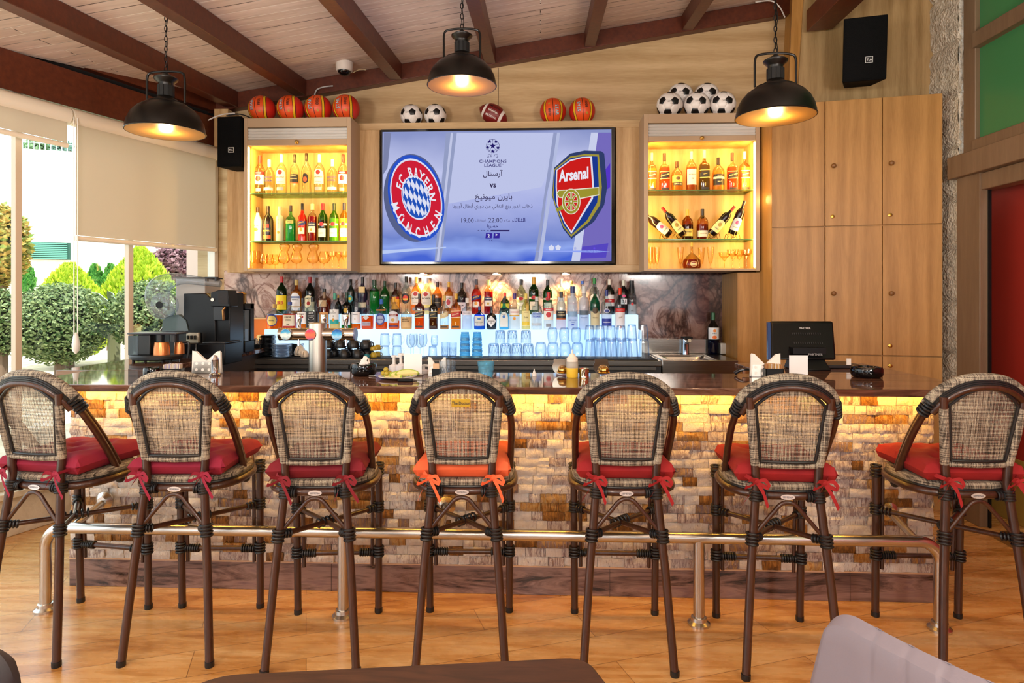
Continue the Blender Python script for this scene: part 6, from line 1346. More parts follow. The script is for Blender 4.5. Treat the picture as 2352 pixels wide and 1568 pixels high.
# ================================================================== LAMPS
LM = M('15120f', .35, .5)
t = NT('brass_toned_lamp_lining'); LMI = t.surf(t.pbr('a87c3c', .4, .4))
def lamp(px, pyr, Y, rpx, chain_top, label, rz=0, rb=.016):
    d = dep(px, Y); s = d/F; p = P(px, pyr, Y); r = thing('pendant_lamp', label, 'lamp', (p.x, p.y, p.z), rz, 'black dome pendant lamps')
    R = rpx*s; q = R/.2
    prof = [(1.0, 0), (.99, .1), (.95, .27), (.86, .46), (.72, .62), (.56, .73), (.5, .76), (.49, .79), (.34, .82)]
    b = MB(); b.lathe([(a*R, c*R) for a, c in prof], LM, (0, 0, 0), 40); b.tube([(R*cos(k*pi/20), R*sin(k*pi/20), 0) for k in range(40)], .0035*q, LM, 6, closed=True); sh_ = b.build('lamp_shade', r)
    b = MB(); b.lathe([(a*R-.003, c*R-.003) for a, c in prof]+[(1e-4, .8*R)], LMI, (0, 0, 0), 40); b.build('lining', sh_)
    b = MB(); b.lathe([(.34*R, .82*R), (.3*R, .88*R), (.22*R, .92*R), (.2*R, .96*R), (.19*R, 1.3*R), (.21*R, 1.34*R), (.3*R, 1.42*R), (.31*R, 1.46*R), (.25*R, 1.5*R), (.12*R, 1.56*R), (.04*R, 1.62*R)], LM, (0, 0, 0), 28); b.build('socket_housing', r)
    b = MB()
    for k in range(12): a = 2*pi*k/12; b.box(-.01*q, .01*q, -.003, .003, .96*R, 1.25*R, M('050505', .8)); 
    for i in range(len(b.v)):
        k = i//8; a = 2*pi*k/12; x, y, z = b.v[i]; y -= .2*R; b.v[i] = (x*cos(a)-y*sin(a), x*sin(a)+y*cos(a), z)
    b.build('vent_slot_ring', r)
    b = MB(); b.tube(crom([(-.53*R, 0, .78*R), (-.53*R, 0, 1.2*R), (-.52*R, 0, 1.5*R), (-.42*R, 0, 1.62*R), (0, 0, 1.66*R), (.42*R, 0, 1.62*R), (.52*R, 0, 1.5*R), (.53*R, 0, 1.2*R), (.53*R, 0, .78*R)], 4), .0065*q, LM, 8); b.build('yoke', r)
    b = MB(); b.ball((0, 0, .17*R), rb*q, EM('ffc060', 14), 18); b.lathe([(.014, .28*R), (.014, .8*R)], WHT, (0, 0, 0), 12); b.build('bulb', r)
    zt2 = ceilz(p.x, p.y)-p.z
    b = MB(); z = 1.62*R; k = 0
    while z < zt2-.03:
        w = .008; l = .036
        pts = [(w*cos(a), 0, z+l/2+(l/2)*sin(a)) if k % 2 == 0 else (0, w*cos(a), z+l/2+(l/2)*sin(a)) for a in [2*pi*j/10 for j in range(10)]]
        b.tube(pts, .0025, LM, 5, closed=True); z += l-.007; k += 1
    b.build('chain', r)
    b = MB(); b.tube([(.006, 0, 1.6*R)]+[(.006+.004*sin(z*40), .004*cos(z*30), z) for z in [1.62*R+(zt2-1.62*R)*j/30 for j in range(31)]], .0022, BLK, 5); b.build('cord', r)
    b = MB(); b.lathe([(.055, zt2-.03), (.06, zt2-.02), (.06, zt2+.0)], LM, (0, 0, 0), 24); b.build('ceiling_rose', r)
    ptlight('pendant_bulb_light', (p.x, p.y, p.z+.0*R-.03), 9, (1, .62, .25), .03)
    ptlight('pendant_inner_light', (p.x, p.y, p.z+.42*R), .5, (1, .62, .22), .02)
lamp(381, 303, 3.62, 84, 0, 'left black dome pendant lamp hanging in front of the window blinds')
lamp(1061, 197, 3.62, 79, 0, 'middle black dome pendant lamp hanging above the television', rb=.03)
lamp(1781, 268, 3.45, 88, 0, 'right black dome pendant lamp hanging before the honey oak cabinet')
# ================================================================== SPEAKERS, CAMERA
def speaker(p, w, h, dpt, rz, rx, label, bz=0):
    r = thing('loudspeaker', label, 'speaker', p, rz, 'wall loudspeakers'); r.rotation_euler = (rx, 0, rz)
    b = MB(); poly = [(-w/2, 0), (w/2, 0), (w/2-.05, dpt), (-w/2+.05, dpt)]
    b.prism(poly, lambda x, y: (x, y, -h/2), lambda x, y: (x, y, h/2), M('040405', .7, 0, Specular_IOR_Level=.1)); b.build('cabinet', r, bevel=.006)
    t = NT('black_speaker_grille'); v = t.coords('Object'); vo = t.add('TexVoronoi', Scale=220.0); t.ln(v, vo.inputs[0])
    gm = MC.get('grille') or t.surf(t.pbr('040405', .7, .0, t.bump(vo.outputs[0], .6, .002), Specular_IOR_Level=.1)); MC['grille'] = gm
    b = MB(); b.grid(lambda u, v_: (-w/2+.008+u*(w-.016), -.004-.012*sin(pi*u), -h/2+.01+v_*(h-.02)), 12, 2, gm); b.build('grille', r)
    b = MB(); zz = -h/2+h*.27; b.box(.0, .045, -.0185, -.016, zz, zz+.04, M('d8d8d8')); b.box(.0025, .0425, -.0192, -.016, zz+.0025, zz+.0375, BLK); b.text('TLA', .018, lambda x, y: (.0225+x, -.0196, zz+.02+y), M('e8e8e8'), .02); b.build('maker_badge', r)
    b = MB(); b.box(-.03, .03, dpt, dpt+.015, -.05, .05, BLK); b.build('wall_bracket', r)
p = P(527, 325, 4.98); speaker((p.x, p.y, p.z), .205, .39, .2, rad(-4), 0, 'black loudspeaker at left beside the window blinds')
p = P(1987, 112, 4.5); speaker((p.x, p.y, p.z), .27, .42, .22, rad(-14), rad(6), 'black loudspeaker mounted high on the right oak wall')
YD = min((4+i*.02 for i in range(75)), key=lambda Y: abs(PZ(791, 143, Y)-ceilz(PX(791, Y), Y))); p = P(791, 150, YD); cz_ = ceilz(p.x, p.y)
r = thing('dome_camera', 'white ceiling dome security camera between two beams', 'camera', (p.x, p.y, cz_)); zc_ = 0; zb_ = PZ(791, 164, YD)-cz_
b = MB(); b.lathe([(.068, 0), (.068, zb_*.5), (.062, zb_)], M('d4ccc4', .4), (0, 0, 0), 28); b.build('housing', r)
b = MB(); b.ball((0, 0, zb_+.005), .052, M('0a0a0e', .05), 24, (1, 1, .75)); b.build('dome', r)
b = MB(); p0 = P(720, 222, 5.35); pts = crom([P(722, 222, 5.38), P(727, 207, 5.38), P(742, 200, 5.38), P(765, 197, 5.38)], 6); b.tube(pts, .006, M('b0aca8', .5), 8); tag(b.build('cable'), 'grey cable curving up behind the third basketball', 'cable')
b = MB(); b.tube(crom([(p.x+.07, p.y, p.z-.06), (p.x+.1, p.y+.08, cz_-.03), (p.x+.14, p.y+.12, cz_-.02)], 5), .003, M('d8c8a0'), 6); tag(b.build('cable'), 'thin pale cable running from the dome camera', 'cable')
for pts, m, lb in (([(478, 276), (495, 268), (515, 262), (540, 260)], 'c8c4c0', 'white cable bundle above the left loudspeaker'), ([(520, 266), (545, 262), (562, 265), (578, 272)], '1a1a1c', 'black cable looping over the left loudspeaker'), ([(1735, 5), (1770, 2), (1790, 15), (1803, 40)], 'd8d4d0', 'white cable hooked over the steel wall beam at right')):
    b = MB(); b.tube(crom([P(a, c, 5.1 if a < 1000 else 5.3) for a, c in pts], 5), .005, M(m), 6); tag(b.build('cable'), lb, 'cable')
# ================================================================== BALLS
def mk_basket():
    t = NT('orange_rubber_basketball'); c = t.n.new('ShaderNodeTexCoord'); s = t.n.new('ShaderNodeSeparateXYZ'); t.ln(c.outputs['Object'], s.inputs[0])
    ax = t.math('ABSOLUTE', s.outputs[0]); z2 = t.math('MULTIPLY', s.outputs[2], s.outputs[2])
    # u = |x| + k z^2 in ball radii (radius .107)
    u = t.math('DIVIDE', t.math('ADD', ax, t.math('MULTIPLY', z2, 2.6)), .107)
    col = t.ramp(t.math('MULTIPLY', u, .5), [(0, 'e0501c'), (.285, '1a1008'), (.3, 'e8b81c'), (.355, '1a1008'), (.37, 'c8281c')], 'CONSTANT')
    seam = t.math('GREATER_THAN', t.math('DIVIDE', ax, .107), .022)
    col = t.mix(seam, '1a0c08', col); vo = t.add('TexVoronoi', Scale=260.0); t.ln(c.outputs['Object'], vo.inputs[0])
    return t.surf(t.pbr(col, .42, 0, t.bump(vo.outputs[0], .25, .001)))
BK = mk_basket(); RB = .107
def basket(px, py, Y, zs_, rpx, label, flip=False, yaw=0):
    r = thing('basketball', label, 'ball', (PX(px, Y), Y, zs_+RB), 0, 'basketballs'); r.rotation_euler = (0, rad(-4), rad(yaw))
    b = MB(); b.ball((0, 0, 0), RB, BK, 40); b.build('skin', r)
    b = MB(); sg = -1 if flip else 1
    def w(x0, vert):
        def fn(x, y):
            X = x0-y*sg; Z = x*sg; rr = RB*1.006; return (X, -sqrt(max(rr*rr-X*X-Z*Z, 1e-6)), Z)
        return fn
    def bigtext(s, size, x0, z0, m, bold, of):
        vs_, fs_ = font_mesh(s, bold); rr = RB*of
        P_ = []
        for a, c in vs_:
            X = x0-c*size*sg; Z = z0+a*size*sg; P_.append((X, -sqrt(max(rr*rr-X*X-Z*Z, 1e-6)), Z))
        b.put(P_, fs_, m)
    bigtext('STAR', .036, -.03*sg, .016*sg, M('1a2a4a'), .06, 1.004); bigtext('STAR', .036, -.03*sg, .016*sg, M('b8ccd4', .3), .012, 1.008)
    bigtext('8800', .03, .03*sg, .03*sg, M('14100c'), .02, 1.006)
    sp = [(.03*sg+(.014 if k % 2 == 0 else .006)*cos(k*pi/5+pi/2), -.042*sg+(.014 if k % 2 == 0 else .006)*sin(k*pi/5+pi/2)) for k in range(10)]
    b.put([(x, -sqrt((RB*1.006)**2-x*x-z*z), z) for x, z in sp], [tuple(range(10))], M('b8902c')); b.build('printed_marks', r, fix=False); return r
for i, px in enumerate((602, 667, 731, 795)): basket(px, 247, 5.14, PZ(683, 270, YF)+.001, 31, f"orange yellow-striped basketball, {['leftmost', 'second from left', 'third from left', 'rightmost'][i]} of four on the left display cabinet", yaw=(-8, -6, -2, -4)[i])
zt_l = PZ(1000, 281, 5.25)+.001
basket(1270, 246, 5.42-.06, zt_l, 31, 'orange basketball with upside-down print, left of the pair over the television', True)
basket(1337, 245, 5.42-.06, zt_l, 31, 'orange basketball with upright print, right of the pair over the television')
def mk_soccer():
    bm_ = bmesh.new(); bmesh.ops.create_icosphere(bm_, subdivisions=1, radius=1.0)
    bm_.edges.ensure_lookup_table(); L = bm_.edges[0].calc_length()
    bmesh.ops.bevel(bm_, geom=bm_.verts[:], offset=L/3, affect='VERTICES', segments=1)
    b = MB(); blk = M('0c0c0e', .35); wh = M('e8e2de', .35)
    for f in bm_.faces:
        c = f.calc_center_median(); vs_ = [v.co.copy() for v in f.verts]; n = len(vs_); m = blk if n == 5 else wh
        for i in range(n):
            a, d_ = vs_[i], vs_[(i+1) % n]; N = 4; idx = {}; pts = []; fs = []
            for u in range(N+1):
                for v in range(N+1-u):
                    p_ = (c*u+a*v+d_*(N-u-v))/N; edge = (u == 0)
                    idx[(u, v)] = len(pts); pts.append(p_.normalized()*(.975 if edge else 1.0))
            for u in range(N):
                for v in range(N-u):
                    fs.append((idx[(u, v)], idx[(u+1, v)], idx[(u, v+1)]))
                    if v < N-u-1: fs.append((idx[(u+1, v)], idx[(u+1, v+1)], idx[(u, v+1)]))
            b.put(pts, fs, m, True)
    bm_.free(); return b
SB = None
def soccer(px, Y, z, R, label, rot):
    global SB
    r = thing('soccer_ball', label, 'ball', (PX(px, Y), Y, z+R), 0, 'soccer balls')
    if SB is None:
        b = mk_soccer(); SB = b.build('skin', r); o = SB
    else: o = SB.copy(); COL.objects.link(o); o.parent = r
    o.scale = (R,)*3; o.rotation_euler = rot
    b = MB(); rr = R*1.004
    for tx_, s_, z0 in (('OFFICIAL', .016, .004), ('– 4 –', .014, -.014)): b.text(tx_, s_, lambda x, y, z0=z0: (x, -sqrt(rr*rr-x*x-(z0+y)**2), z0+y), M('1a1a1a'))
    b.build('printed_marks', r, fix=False); return r
ROT = (rad(22), rad(0), rad(0))
for i, px in enumerate((945, 1000)): soccer(px, 5.38, zt_l, .092, f"black and white soccer ball, {['left', 'right'][i]} of the pair on the ledge over the television", ROT)
zr_t = PZ(1612, 260, YF)+.001
for i, px in enumerate((1538, 1600, 1660)): soccer(px, 5.13, zr_t, .1, f"black and white soccer ball, {['left', 'middle', 'right'][i]} of the front three on the right display cabinet", ROT)
for i, px in enumerate((1563, 1623)): soccer(px, 5.27, PZ(px, 220, 5.27)-.1, .1, f"black and white soccer ball, {['left', 'right'][i]} of the two behind on the right display cabinet", ROT)
# american football
r = thing('american_football', 'brown american football with white stripes on the ledge over the television', 'ball', (PX(1133, 5.36), 5.36, zt_l+.088)); r.rotation_euler = (0, rad(28), 0)
ax = Matrix.Rotation(pi/2, 3, 'Y'); prof = [(max(.082*(1-abs(t_)**2.2)**.8, 1e-5), t_*.128) for t_ in [-1+j/12 for j in range(25)]]
FBR = M('7a1c1c', .4)
b = MB(); b.lathe(prof, None, (0, 0, 0), 28, None, lambda z: M('ece6e0', .4) if .06 < abs(z) < .082 else FBR, ax); b.build('skin', r)
b = MB(); fr_ = lambda x: .082*(1-abs(x/.128)**2.2)**.8*1.012
b.tube([(x/1000, -sqrt(fr_(x/1000)**2-.0001), .006) for x in range(-42, 43, 6)], .002, WHT, 6)
for x in range(-38, 39, 9): b.tube([(x/1000, -sqrt(fr_(x/1000)**2-z*z), .006+z) for z in (-.01, 0, .01)], .0018, WHT, 6)
b.build('laces', r)
b = MB()
for s_, z0, c_ in (('MILUNVA', -.036, 'e8e0e0'), ('MILUNVA', .045, '1a1012')): b.text(s_, .022, lambda x, y, z0=z0: (x, -sqrt(max(fr_(x)**2-(z0+y)**2, 1e-6)), z0+y), M(c_), .02)
b.build('printed_marks', r, fix=False)
# ================================================================== BAR STOOLS
def rsq(a, bb, n, k): return lambda th: k/((abs(sin(th))/a)**n+(abs(cos(th))/bb)**n)**(1/n)
def make_stool(name_plate=False):
    r = thing('bar_stool', 'x', 'stool', (0, 0, 0), 0, 'rattan bar stools along the counter')
    for s in (-1, 1):
        b = MB(); b.tube([(s*.178, -.28, .0), (s*.15, -.24, .38), (s*.118, -.2, .735), (s*.123, -.2, .82)], .0165, BAMBOO, 14); lg = b.build('leg', r)
        b = MB(); b.lathe([(.0175, 0), (.0185, .004), (.0185, .022)], BIND, (s*.178, -.28, 0), 14); b.build('rubber_foot', lg)
        b = MB(); b.tube([(s*.186, .215, .0), (s*.190, .2, .69)], .0165, BAMBOO, 14); b.tube([(s*.186-s*.028, .212, .22), (s*.190-s*.028, .198, .68)], .009, BAMBOO, 8); lg = b.build('leg', r)
        b = MB(); b.lathe([(.0175, 0), (.0185, .004), (.0185, .022)], BIND, (s*.186, .215, 0), 14); b.build('rubber_foot', lg)
        # outer hoop (arm) two parallel tubes
        side = [(s*.192, .03, .675), (s*.194, -.01, .76), (s*.198, -.075, .86), (s*.199, -.14, .95), (s*.19, -.20, 1.035)]
        b = MB(); b.tube(crom(side, 6), .0145, BAMBOO, 12)
        b.tube(crom([(x-s*.004, y+.028, z-.004) for x, y, z in side], 6), .011, BAMBOO, 10); b.build('arm_tube', r)
        b = MB(); b.ball((s*.192, .035, .668), .02, BIND, 14); b.build('arm_end_cap', r)
        # side post wrapped in seagrass
        b = MB(); b.tube([(s*.123, -.2, .812), (s*.138, -.222, .93), (s*.15, -.238, 1.04)], .017, WICK, 14); b.build('side_post', r)
        b = MB(); b.tube([(s*.15, -.238, 1.035), (s*.152, -.243, 1.085)], .016, BAMBOO, 12); b.build('post_top', r)
        b = MB()
        for q in range(5):
            t_ = q/4; p_ = Vector((s*.194, -.185, 1.012)).lerp(Vector((s*.179, -.215, 1.06)), t_)
            dirv = Vector((s*-.02, -.03, .05)).normalized(); u1 = dirv.cross(Vector((0, 1, 0))).normalized(); u2 = dirv.cross(u1)
            b.tube([p_+u1*.02*cos(a*pi/8)+u2*.026*sin(a*pi/8)+Vector((0, .012, 0)) for a in range(16)], .0062, BIND, 6, closed=True)
        b.build('binding', r)
    arch = crom([(-.188, -.205, 1.045), (-.156, -.238, 1.1), (-.087, -.255, 1.143), (0, -.26, 1.156), (.087, -.255, 1.143), (.156, -.238, 1.1), (.188, -.205, 1.045)], 8)
    b = MB(); b.tube([(p_.x*.935, p_.y-.004, p_.z-.030) for p_ in arch], .0135, BAMBOO, 12); b.build('back_hoop', r)
    b = MB(); b.tube([(p_.x*1.0, p_.y+.018, p_.z+.002) for p_ in arch], .022, WICK, 16); b.build('top_wrap', r)
    b = MB()
    for k_ in range(3): b.tube([(p_.x*(.975-.012*k_), p_.y-.006-.003*k_, p_.z-.004-.007*k_) for p_ in arch], .0042, BIND, 6)
    b.build('top_piping', r)
    # woven back panel
    def half(z): return .106+(.137-.106)*(z-.79)/(1.05-.79) if z < 1.05 else 1
    yb_ = lambda z: -.200-(z-.79)*.155
    def topz(x): return 1.055+.07*(1-(abs(x)/.137)**2.2) if abs(x) < .137 else 1.055
    b = MB()
    def fn(u, v):
        xx = 2*u-1; ht = .137*xx; z1 = topz(ht)-.0; z = .82+(z1-.82)*v; h_ = .108+(.136-.108)*min(1, (z-.82)/.235)
        return (xx*h_, yb_(z)+.006-.012*(1-xx*xx), z)
    b.grid(fn, 16, 16, WMESH); b.build('woven_back', r, fix=False)
    loop = [fn(i/12, 0) for i in range(13)]+[fn(1, j/10) for j in range(1, 11)]+[fn(1-i/16, 1) for i in range(1, 17)]+[fn(0, 1-j/10) for j in range(1, 10)]
    b = MB(); b.tube([(x*.965, y-.009, z+(.006 if z < .83 else -.004 if z > 1.05 else 0)) for x, y, z in loop], .0062, BIND, 8, closed=True); b.build('back_piping', r)
    b = MB(); b.tube([(-.115, -.202, .812), (0, -.212, .811), (.115, -.202, .812)], .013, WICK, 12); b.build('lower_rail', r)
    # seat
    ring = [(rsq(.212, .20, 2.7, 1)(2*pi*i/48)*sin(2*pi*i/48), -rsq(.212, .20, 2.7, 1)(2*pi*i/48)*cos(2*pi*i/48)+.005) for i in range(48)]
    b = MB(); b.tube([(x, y, .688) for x, y in ring], .0155, BAMBOO, 10, closed=True); b.build('seat_frame', r)
    b = MB(); b.tube([(x*.985, y*.985, .705) for x, y in ring], .006, BIND, 8, closed=True); b.build('seat_piping', r)
    b = MB(); R_ = rsq(1, .95, 2.7, 1)
    b.lathe([(1e-4, .69), (.19, .695), (.208, .71), (.21, .722), (.2, .733), (.15, .736), (1e-4, .736)], WICK, (0, .005, 0), 40, lambda th, rr: rr*R_(th)); b.build('seat', r)
    # braces
    def wrap(b, p0, p1, rr=.0215, n=4):
        p0, p1 = Vector(p0), Vector(p1); d_ = (p1-p0).normalized(); u1 = d_.cross(Vector((.3, .9, .1))).normalized(); u2 = d_.cross(u1)
        for q in range(n): c = p0.lerp(p1, q/(n-1)); b.tube([c+(u1*cos(a*pi/7)+u2*sin(a*pi/7))*rr for a in range(14)], .005, BIND, 6, closed=True)
    for s in (-1, 1):
        b = MB(); b.tube([(s*.188, .2, .50), (0, -.01, .505), (-s*.138, -.225, .525)], .0105, BAMBOO, 10); b.build('cross_brace', r)
    b = MB(); b.tube([(-.186, .208, .285), (.186, .208, .285)], .0115, BAMBOO, 10); b.build('stretcher', r)
    b = MB(); b.tube(crom([(-.125, -.218, .545), (-.062, -.214, .62), (-.022, -.212, .662), (.022, -.212, .662), (.062, -.214, .62), (.125, -.218, .545)], 6), .0085, BAMBOO, 10); b.build('arched_brace', r)
    def bind(p0, p1, rr=.0215, n=4): b = MB(); wrap(b, p0, p1, rr, n); b.build('binding', r)
    bind((-.03, -.03, .505), (.03, .03, .507), .017, 5)
    for s in (-1, 1):
        for q in (((s*.142, -.228, .505), (s*.139, -.224, .545)), ((s*.132, -.212, .5265), (s*.105, -.19, .522), .014), ((s*.188, .206, .48), (s*.188, .206, .52)), ((s*.188, .206, .27), (s*.188, .206, .31)), ((s*.16, .208, .285), (s*.105, .208, .285), .015, 6), ((s*.17, .18, .5), (s*.15, .157, .5), .014, 3), ((s*.121, -.203, .672), (s*.119, -.2, .705)), ((s*.1, -.196, .688), (s*.08, -.198, .688), .017, 3), ((s*.19, .2, .655), (s*.19, .2, .7))): bind(*q)
    b = MB(); b.put([(.028*cos(a*pi/12), -.2125, .688+.0105*sin(a*pi/12)) for a in range(24)], [tuple(range(24))], M('d8d8dc', .2, .4)); b.put([(.028*cos(a*pi/12), -.20, .688+.0105*sin(a*pi/12)) for a in range(24)], [], BIND)
    b.text('SEMENA', .011, lambda x, y: (x, -.2135, .688+y), M('3a4a5a')); b.build('maker_plate', r, fix=False)
    return r
CUSH = {'c': (mk_cloth('crimson_cotton', '9c1c38', '7c1230'), 'crimson'), 'r': (mk_cloth('scarlet_cotton', 'a81c1c', '84141c'), 'red'), 'o': (mk_cloth('coral_orange_cotton', 'ee7446', 'e0582e'), 'coral orange'), 'd': (mk_cloth('wine_red_cotton', '86141f', '6c0e20'), 'wine red')}
def make_cushion(key):
    m, nm = CUSH[key]; r = thing('seat_cushion', 'x', 'cushion', (0, 0, 0), 0, 'tufted tie-on stool cushions')
    tf = [(-.08, -.08), (.08, -.08), (-.08, .08), (.08, .08), (0, 0)]
    def hgt(x, y):
        q = max(abs(x), abs(y))/.19; e = max(0, 1-q**7)**.5
        h = .046*e
        for a, c in tf: h -= .024*math.exp(-((x-a)**2+(y-c)**2)/.0007)*e
        h += .003*sin(x*70)*cos(y*60)*e
        return h
    def sp(u, v):
        x = (2*u-1)*.19; y = (2*v-1)*.19; c = 1+.06*(abs(x*y)/.0361)**2; return x*c, y*c, x, y
    b = MB(); N = 30
    def top(u, v): X, Y, x, y = sp(u, v); return (X, Y, .774+hgt(x, y))
    def bot(u, v): X, Y, x, y = sp(u, v); q = max(abs(x), abs(y))/.19; e = max(0, 1-q**7)**.5; return (X, Y, .774-.046*e)
    b.grid(top, N, N, m); b.grid(bot, N, N, m); b.build('cushion_body', r)
    b = MB()
    for a, c in tf: b.ball((a, c, .774+hgt(a, c)), .006, m, 10)
    b.build('tuft_button', r)
    random.seed({'c': 1, 'r': 2, 'o': 3, 'd': 4}[key])
    for s in (-1, 1):
        b = MB(); x0 = s*.128
        def rib(pts, w=.007):
            pts = crom(pts, 6); 
            vs_ = []
            for i, p_ in enumerate(pts): vs_ += [(p_.x-w*.5, p_.y, p_.z-w), (p_.x+w*.5, p_.y-.002, p_.z+w)]
            b.put(vs_, [(2*i, 2*i+1, 2*i+3, 2*i+2) for i in range(len(pts)-1)], m, True)
        b.ball((x0, -.238, .755), .013, m, 12, (1.2, .8, 1))
        rib([(x0+s*.03, -.19, .765), (x0+s*.015, -.225, .76), (x0, -.24, .755)])
        for q, (dx, dz) in enumerate(((-.045, -.03), (.045, -.035))):
            rib([(x0, -.242, .755), (x0+dx*.6, -.256, .765), (x0+dx, -.258, .75+dz*.3), (x0+dx*.8, -.252, .735), (x0, -.244, .752)])
            rib([(x0, -.242, .752), (x0+dx*.5, -.252, .725+dz*.3), (x0+dx*(.9+.3*random.random()), -.25, .69+dz+.01*random.random())])
        b.build('tie_ribbon', r)
    return r
stool_spec = [
 (-2.07, 2.83, -8, 'c', 'rattan-look bar stool with pale mesh back, leftmost, in front of the window', 'crimson tufted cushion on the leftmost bar stool'),
 (-1.51, 2.83, 2, 'c', 'rattan-look bar stool, second from left, with a crimson cushion', 'crimson tufted cushion on the second bar stool from left'),
 (-.925, 2.80, 5, 'd', 'rattan-look bar stool, third from left, in front of the beer tower', 'wine red tufted cushion on the third bar stool from left'),
 (-.325, 2.84, 2, 'o', 'rattan-look bar stool with a small gold name plate on its back', 'coral orange tufted cushion on the bar stool with the gold plate'),
 (.345, 2.85, 0, 'r', 'rattan-look bar stool directly right of the one with the gold plate', 'deep red tufted cushion on the fifth bar stool from left'),
 (.985, 2.83, -3, 'r', 'rattan-look bar stool, sixth from left, in front of the right napkin holder', 'scarlet tufted cushion on the sixth bar stool from left'),
 (1.735, 2.88, 0, 'r', 'rattan-look bar stool, rightmost, in front of the red door panel', 'scarlet tufted cushion on the rightmost bar stool'),
]
S0 = None; C0 = {}
for i, (x, y, rz, ck, l1, l2) in enumerate(stool_spec):
    if S0 is None: S0 = make_stool(); s_ = S0; s_.location = (x, y, 0); s_.rotation_euler = (0, 0, rad(rz)); s_['label'] = l1
    else: s_ = dup(S0, (x, y, 0), rad(rz), l1)
    if i == 3:
        b = MB(); zc = 1.055; yy = -.243-.012
        w, h = .038, .0155; b.box(-w, w, yy-.001, yy+.002, zc-h, zc+h, M('d8b440', .25, .7)); pl = b.build('name_plate', s_, bevel=.003)
        b = MB(); b.text('The Doctor', .0165, lambda X, Y_: (X, yy-.0018, zc+Y_), M('2a2210'), .025, .9); b.build('plate_writing', pl)
    if ck not in C0: C0[ck] = make_cushion(ck); c_ = C0[ck]; c_.location = (x, y, 0); c_.rotation_euler = (0, 0, rad(rz)); c_['label'] = l2
    else: c_ = dup(C0[ck], (x, y, 0), rad(rz), l2)
# ================================================================== FOREGROUND
def mk_walnut():
    t = NT('dark_walnut_veneer'); n = t.noise(t.coords('Object', (6, 40, 40)), 1.5, 6, .6, 1.0)
    return t.surf(t.pbr(t.ramp(n, [(.3, '2a160d'), (.7, '4c2e1e')]), .5))
TT = .75
A1 = G(500, 1548, TT); A2 = G(455, 1568, TT); B1 = G(1345, 1507, TT); B2 = G(1393, 1568, TT)
da = (A2-A1).normalized(); db = (B2-B1).normalized()
c1 = A1-da*.0; c2 = B1.copy()
tl = A1; tr = B1
bl = A1+da*.62; br = B1+db*.62
def rc(p, a, c, r_=.045, n=6):
    u = (a-p).normalized()*r_; v = (c-p).normalized()*r_; return [p+u*(1-t_)**2+v*t_**2 for t_ in [i/n for i in range(n+1)]]
poly = rc(tl, bl, tr)+rc(tr, tl, br)+rc(br, tr, bl)+rc(bl, br, tl)
ctr = (tl+tr+bl+br)/4
r = thing('dining_table', 'dark walnut table top corner in the foreground at the bottom centre', 'table', (ctr.x, ctr.y, 0))
b = MB(); b.prism([(p_.x-ctr.x, p_.y-ctr.y) for p_ in poly], lambda x, y: (x, y, TT-.03), lambda x, y: (x, y, TT), mk_walnut()); b.build('table_top', r, bevel=.004)
b = MB(); b.lathe([(.2, 0), (.2, .02), (.035, .03), (.035, TT-.03), (.1, TT-.03)], BLK, (0, 0, 0), 24); b.build('pedestal', r)
def leather(nm, c, c2): 
    t = NT(nm); n = t.noise(t.coords('Object'), 4, 3); f = t.noise(t.coords('Object'), 260, 2)
    return t.surf(t.pbr(t.mix(n, c, c2), .5, 0, t.bump(f, .12, .001)))
def armchair(p0, p1, top, thick, m, label, drop=.45, lean=(-.05, .0), pleats=()):
    """upholstered chair back whose top edge runs p0->p1; body continues below"""
    r = thing('dining_chair', label, 'chair', (p0.x, p0.y, 0), atan2((p1-p0).y, (p1-p0).x)); L = sqrt((p1-p0).x**2+(p1-p0).y**2)
    b = MB(); N = 110
    def prof(u):     # outline height of top edge with rounded corners
        rr = .085; e = min(u*L, (1-u)*L); return top-(rr-sqrt(max(0, rr*rr-(rr-e)**2))) if e < rr else top
    def surf(side):
        def fn(u, v):
            zt_ = prof(u); z = zt_-v*(zt_-(top-drop)); w = (u-.5)*L*(1+.5*v)+L/2
            dn = 0
            for pu in pleats: dn += .004*math.exp(-((u-pu-v*.05)*L/.007)**2)*math.exp(-((v-.1)/.13)**2)
            edge = min(1, min(u, 1-u)*L/.025); ev = min(1, v*drop/.025); bulge = thick/2*(edge**.5)*(ev**.5)
            return (w, side*(bulge-dn)+.06*v*0+lean[1]*v-.02*sin(pi*u), z)
        return fn
    b.grid(surf(-1), N, 24, m); b.grid(surf(1), N, 24, m); b.build('backrest', r)
    b = MB(); b.box(.02, L-.02, -.42, .02, .38, .46, m); b.build('seat', r, bevel=.02)
    for x in (.04, L-.04):
        for y in (-.38, .0): b = MB(); b.tube([(x, y, 0), (x, y, .39)], .014, BLK, 10); b.build('leg', r)
    return r
q0 = G(1896, 1376, .86); q1 = G(2300, 1566, .86); q1 = q0+(q1-q0)*1.3
armchair(q0, q1, .86, .05, leather('grey_lilac_leather', '857e88', '79727c'), 'grey-lilac upholstered chair back in the right foreground', pleats=(.3, .45, .6, .75))
q0 = G(-260, 1420, .86); q1 = G(34, 1476, .86)
armchair(q0, q1, .86, .05, leather('charcoal_leather', '37343a', '2c2a30'), 'charcoal upholstered chair back at the bottom left corner')
